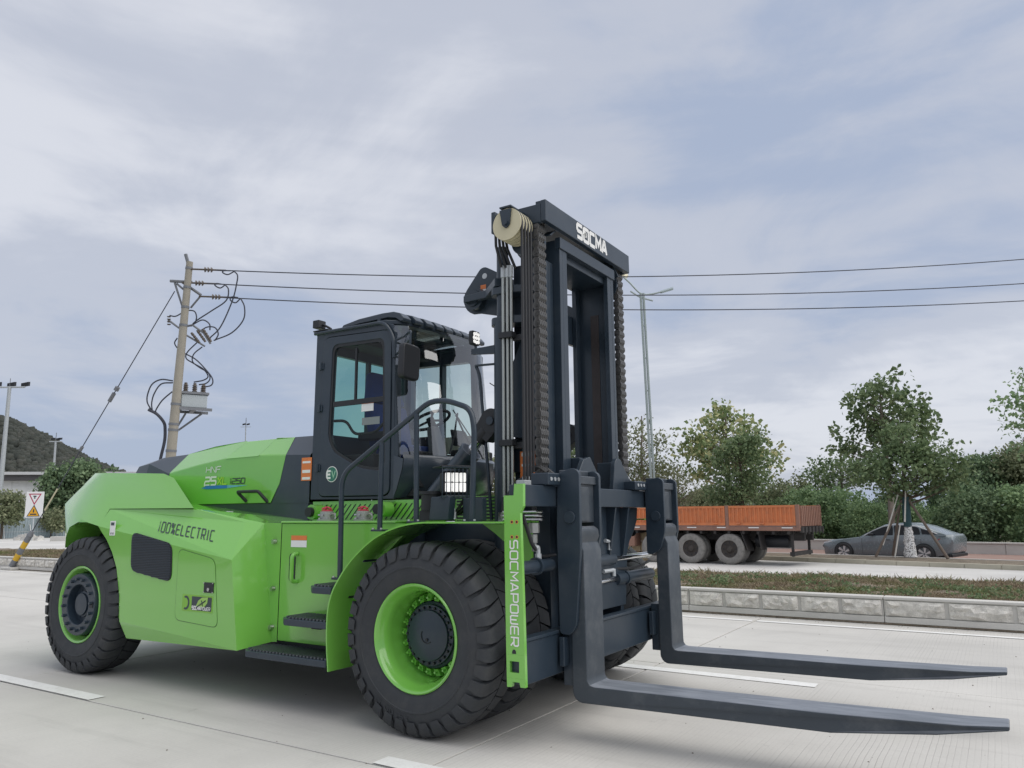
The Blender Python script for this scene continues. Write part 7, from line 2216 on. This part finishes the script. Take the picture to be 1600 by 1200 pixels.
# tree cover on the hill
ico = []
t5 = (1 + 5 ** .5) / 2
IV = np.array([(-1, t5, 0), (1, t5, 0), (-1, -t5, 0), (1, -t5, 0), (0, -1, t5), (0, 1, t5), (0, -1, -t5), (0, 1, -t5), (t5, 0, -1), (t5, 0, 1), (-t5, 0, -1), (-t5, 0, 1)]) / 1.9
IF = np.array([(0, 11, 5), (0, 5, 1), (0, 1, 7), (0, 7, 10), (0, 10, 11), (1, 5, 9), (5, 11, 4), (11, 10, 2), (10, 7, 6), (7, 1, 8), (3, 9, 4), (3, 4, 2), (3, 2, 6), (3, 6, 8), (3, 8, 9), (4, 9, 5), (2, 4, 11), (6, 2, 10), (8, 6, 7), (9, 8, 1)])
HV = np.array(hv).reshape(rows + 1, nR, 3)
Vh, Fh = [], []
cnt = 0
for k in range(9000):
    i = rgh.uniform(1, nR - 1.01); j = rgh.uniform(0, rows - .01)
    i0, j0 = int(i), int(j); a, b_ = i - i0, j - j0
    p = (HV[j0, i0] * (1 - a) * (1 - b_) + HV[j0, i0 + 1] * a * (1 - b_) + HV[j0 + 1, i0] * (1 - a) * b_ + HV[j0 + 1, i0 + 1] * a * b_)
    s = rgh.uniform(1.0, 2.7)
    Vh.append(p + IV * np.array([s, s, s * rgh.uniform(.8, 1.5)]) * rgh.uniform(.75, 1.25, (12, 1)) + np.array([0, 0, s * .5]))
    Fh.append(IF + cnt); cnt += 12
M['hilltree'] = island_mat('hill_tree_cover', [(0.035, 0.040, 0.035), (0.048, 0.054, 0.045), (0.066, 0.068, 0.059)], 0, .9)
fo_ = tri_mesh('hillside_wood', np.concatenate(Vh), np.concatenate(Fh), M['hilltree'])
tag(fo_, 'dark wood covering the hill at the far left', 'wood', kind='stuff')
# pale rock outcrop near the summit
rk = MB()
for k in range(14):
    u = rgh.uniform(2, 34); v = 652 + u * .33 + rgh.uniform(0, 5)
    c = pix(u, v, 512); s = rgh.uniform(2.0, 4.2)
    rk.hexa([c + Vector((-s, -s, -s)), c + Vector((s, -s, -s * .8)), c + Vector((s, s, -s)), c + Vector((-s, s, -s))], [c + Vector((-s * .6, -s * .7, s * .5)), c + Vector((s * .7, -s * .5, s * .3)), c + Vector((s * .5, s * .6, s * .4)), c + Vector((-s * .5, s * .5, s * .6))])
rko = rk.build('rock_outcrop', mk('pale_rock', (.27, .24, .21), .9, 0, .2, .2), smooth=0)
tag(rko, 'pale bare rock outcrop along the top of the hill', 'rock')


# ---- pieces that stand apart become parts of their own
def pieces_of(me):
    n = len(me.vertices)
    par = list(range(n))
    def find(a):
        while par[a] != a:
            par[a] = par[par[a]]; a = par[a]
        return a
    for p in me.polygons:
        v = p.vertices
        r0 = find(v[0])
        for q in v[1:]:
            par[find(q)] = r0
    ids = {}
    isl = [ids.setdefault(find(i), len(ids)) for i in range(n)]
    k = len(ids)
    if k < 2 or k > 60: return None, k
    co = np.array([tuple(v.co) for v in me.vertices]); ia = np.array(isl)
    lo = np.array([co[ia == i].min(0) for i in range(k)]); hi = np.array([co[ia == i].max(0) for i in range(k)])
    size = (hi - lo).max(1)
    gap = np.maximum(0, np.maximum(lo[:, None] - hi[None], lo[None] - hi[:, None]))
    near = np.sqrt((gap ** 2).sum(2)) <= np.maximum(.02, .5 * np.maximum(size[:, None], size[None]))
    par = list(range(k))
    for a in range(k):
        for b in range(a + 1, k):
            if near[a, b]: par[find(a)] = find(b)
    g_ = {}
    grp = [g_.setdefault(find(i), len(g_)) for i in range(k)]
    return [grp[i] for i in isl], len(g_)
for ob in list(scene.objects):
    if ob.type != 'MESH' or ob.get('kind') == 'stuff' or ob.data.users > 1: continue
    if len(ob.data.vertices) > 4000: continue
    gi, k = pieces_of(ob.data)
    if gi is None:
        if k > 60 and ob.parent: ob['kind'] = 'stuff'
        continue
    if k < 2: continue
    if k > 12:
        ob['kind'] = 'stuff'; continue
    me = ob.data
    for g_ in range(k):
        idx = [i for i in range(len(me.vertices)) if gi[i] == g_]
        mp_ = {v: j for j, v in enumerate(idx)}
        keep = [p for p in me.polygons if gi[p.vertices[0]] == g_]
        m2 = bpy.data.meshes.new(me.name)
        m2.from_pydata([tuple(me.vertices[i].co) for i in idx], [], [[mp_[v] for v in p.vertices] for p in keep])
        m2.polygons.foreach_set('use_smooth', [p.use_smooth for p in keep])
        m2.update()
        m2.set_sharp_from_angle(angle=R(35))
        for mt in me.materials: m2.materials.append(mt)
        if g_ == 0: first_m = m2
        else:
            o2 = ob.copy(); o2.data = m2; COL.objects.link(o2)
    ob.data = first_m
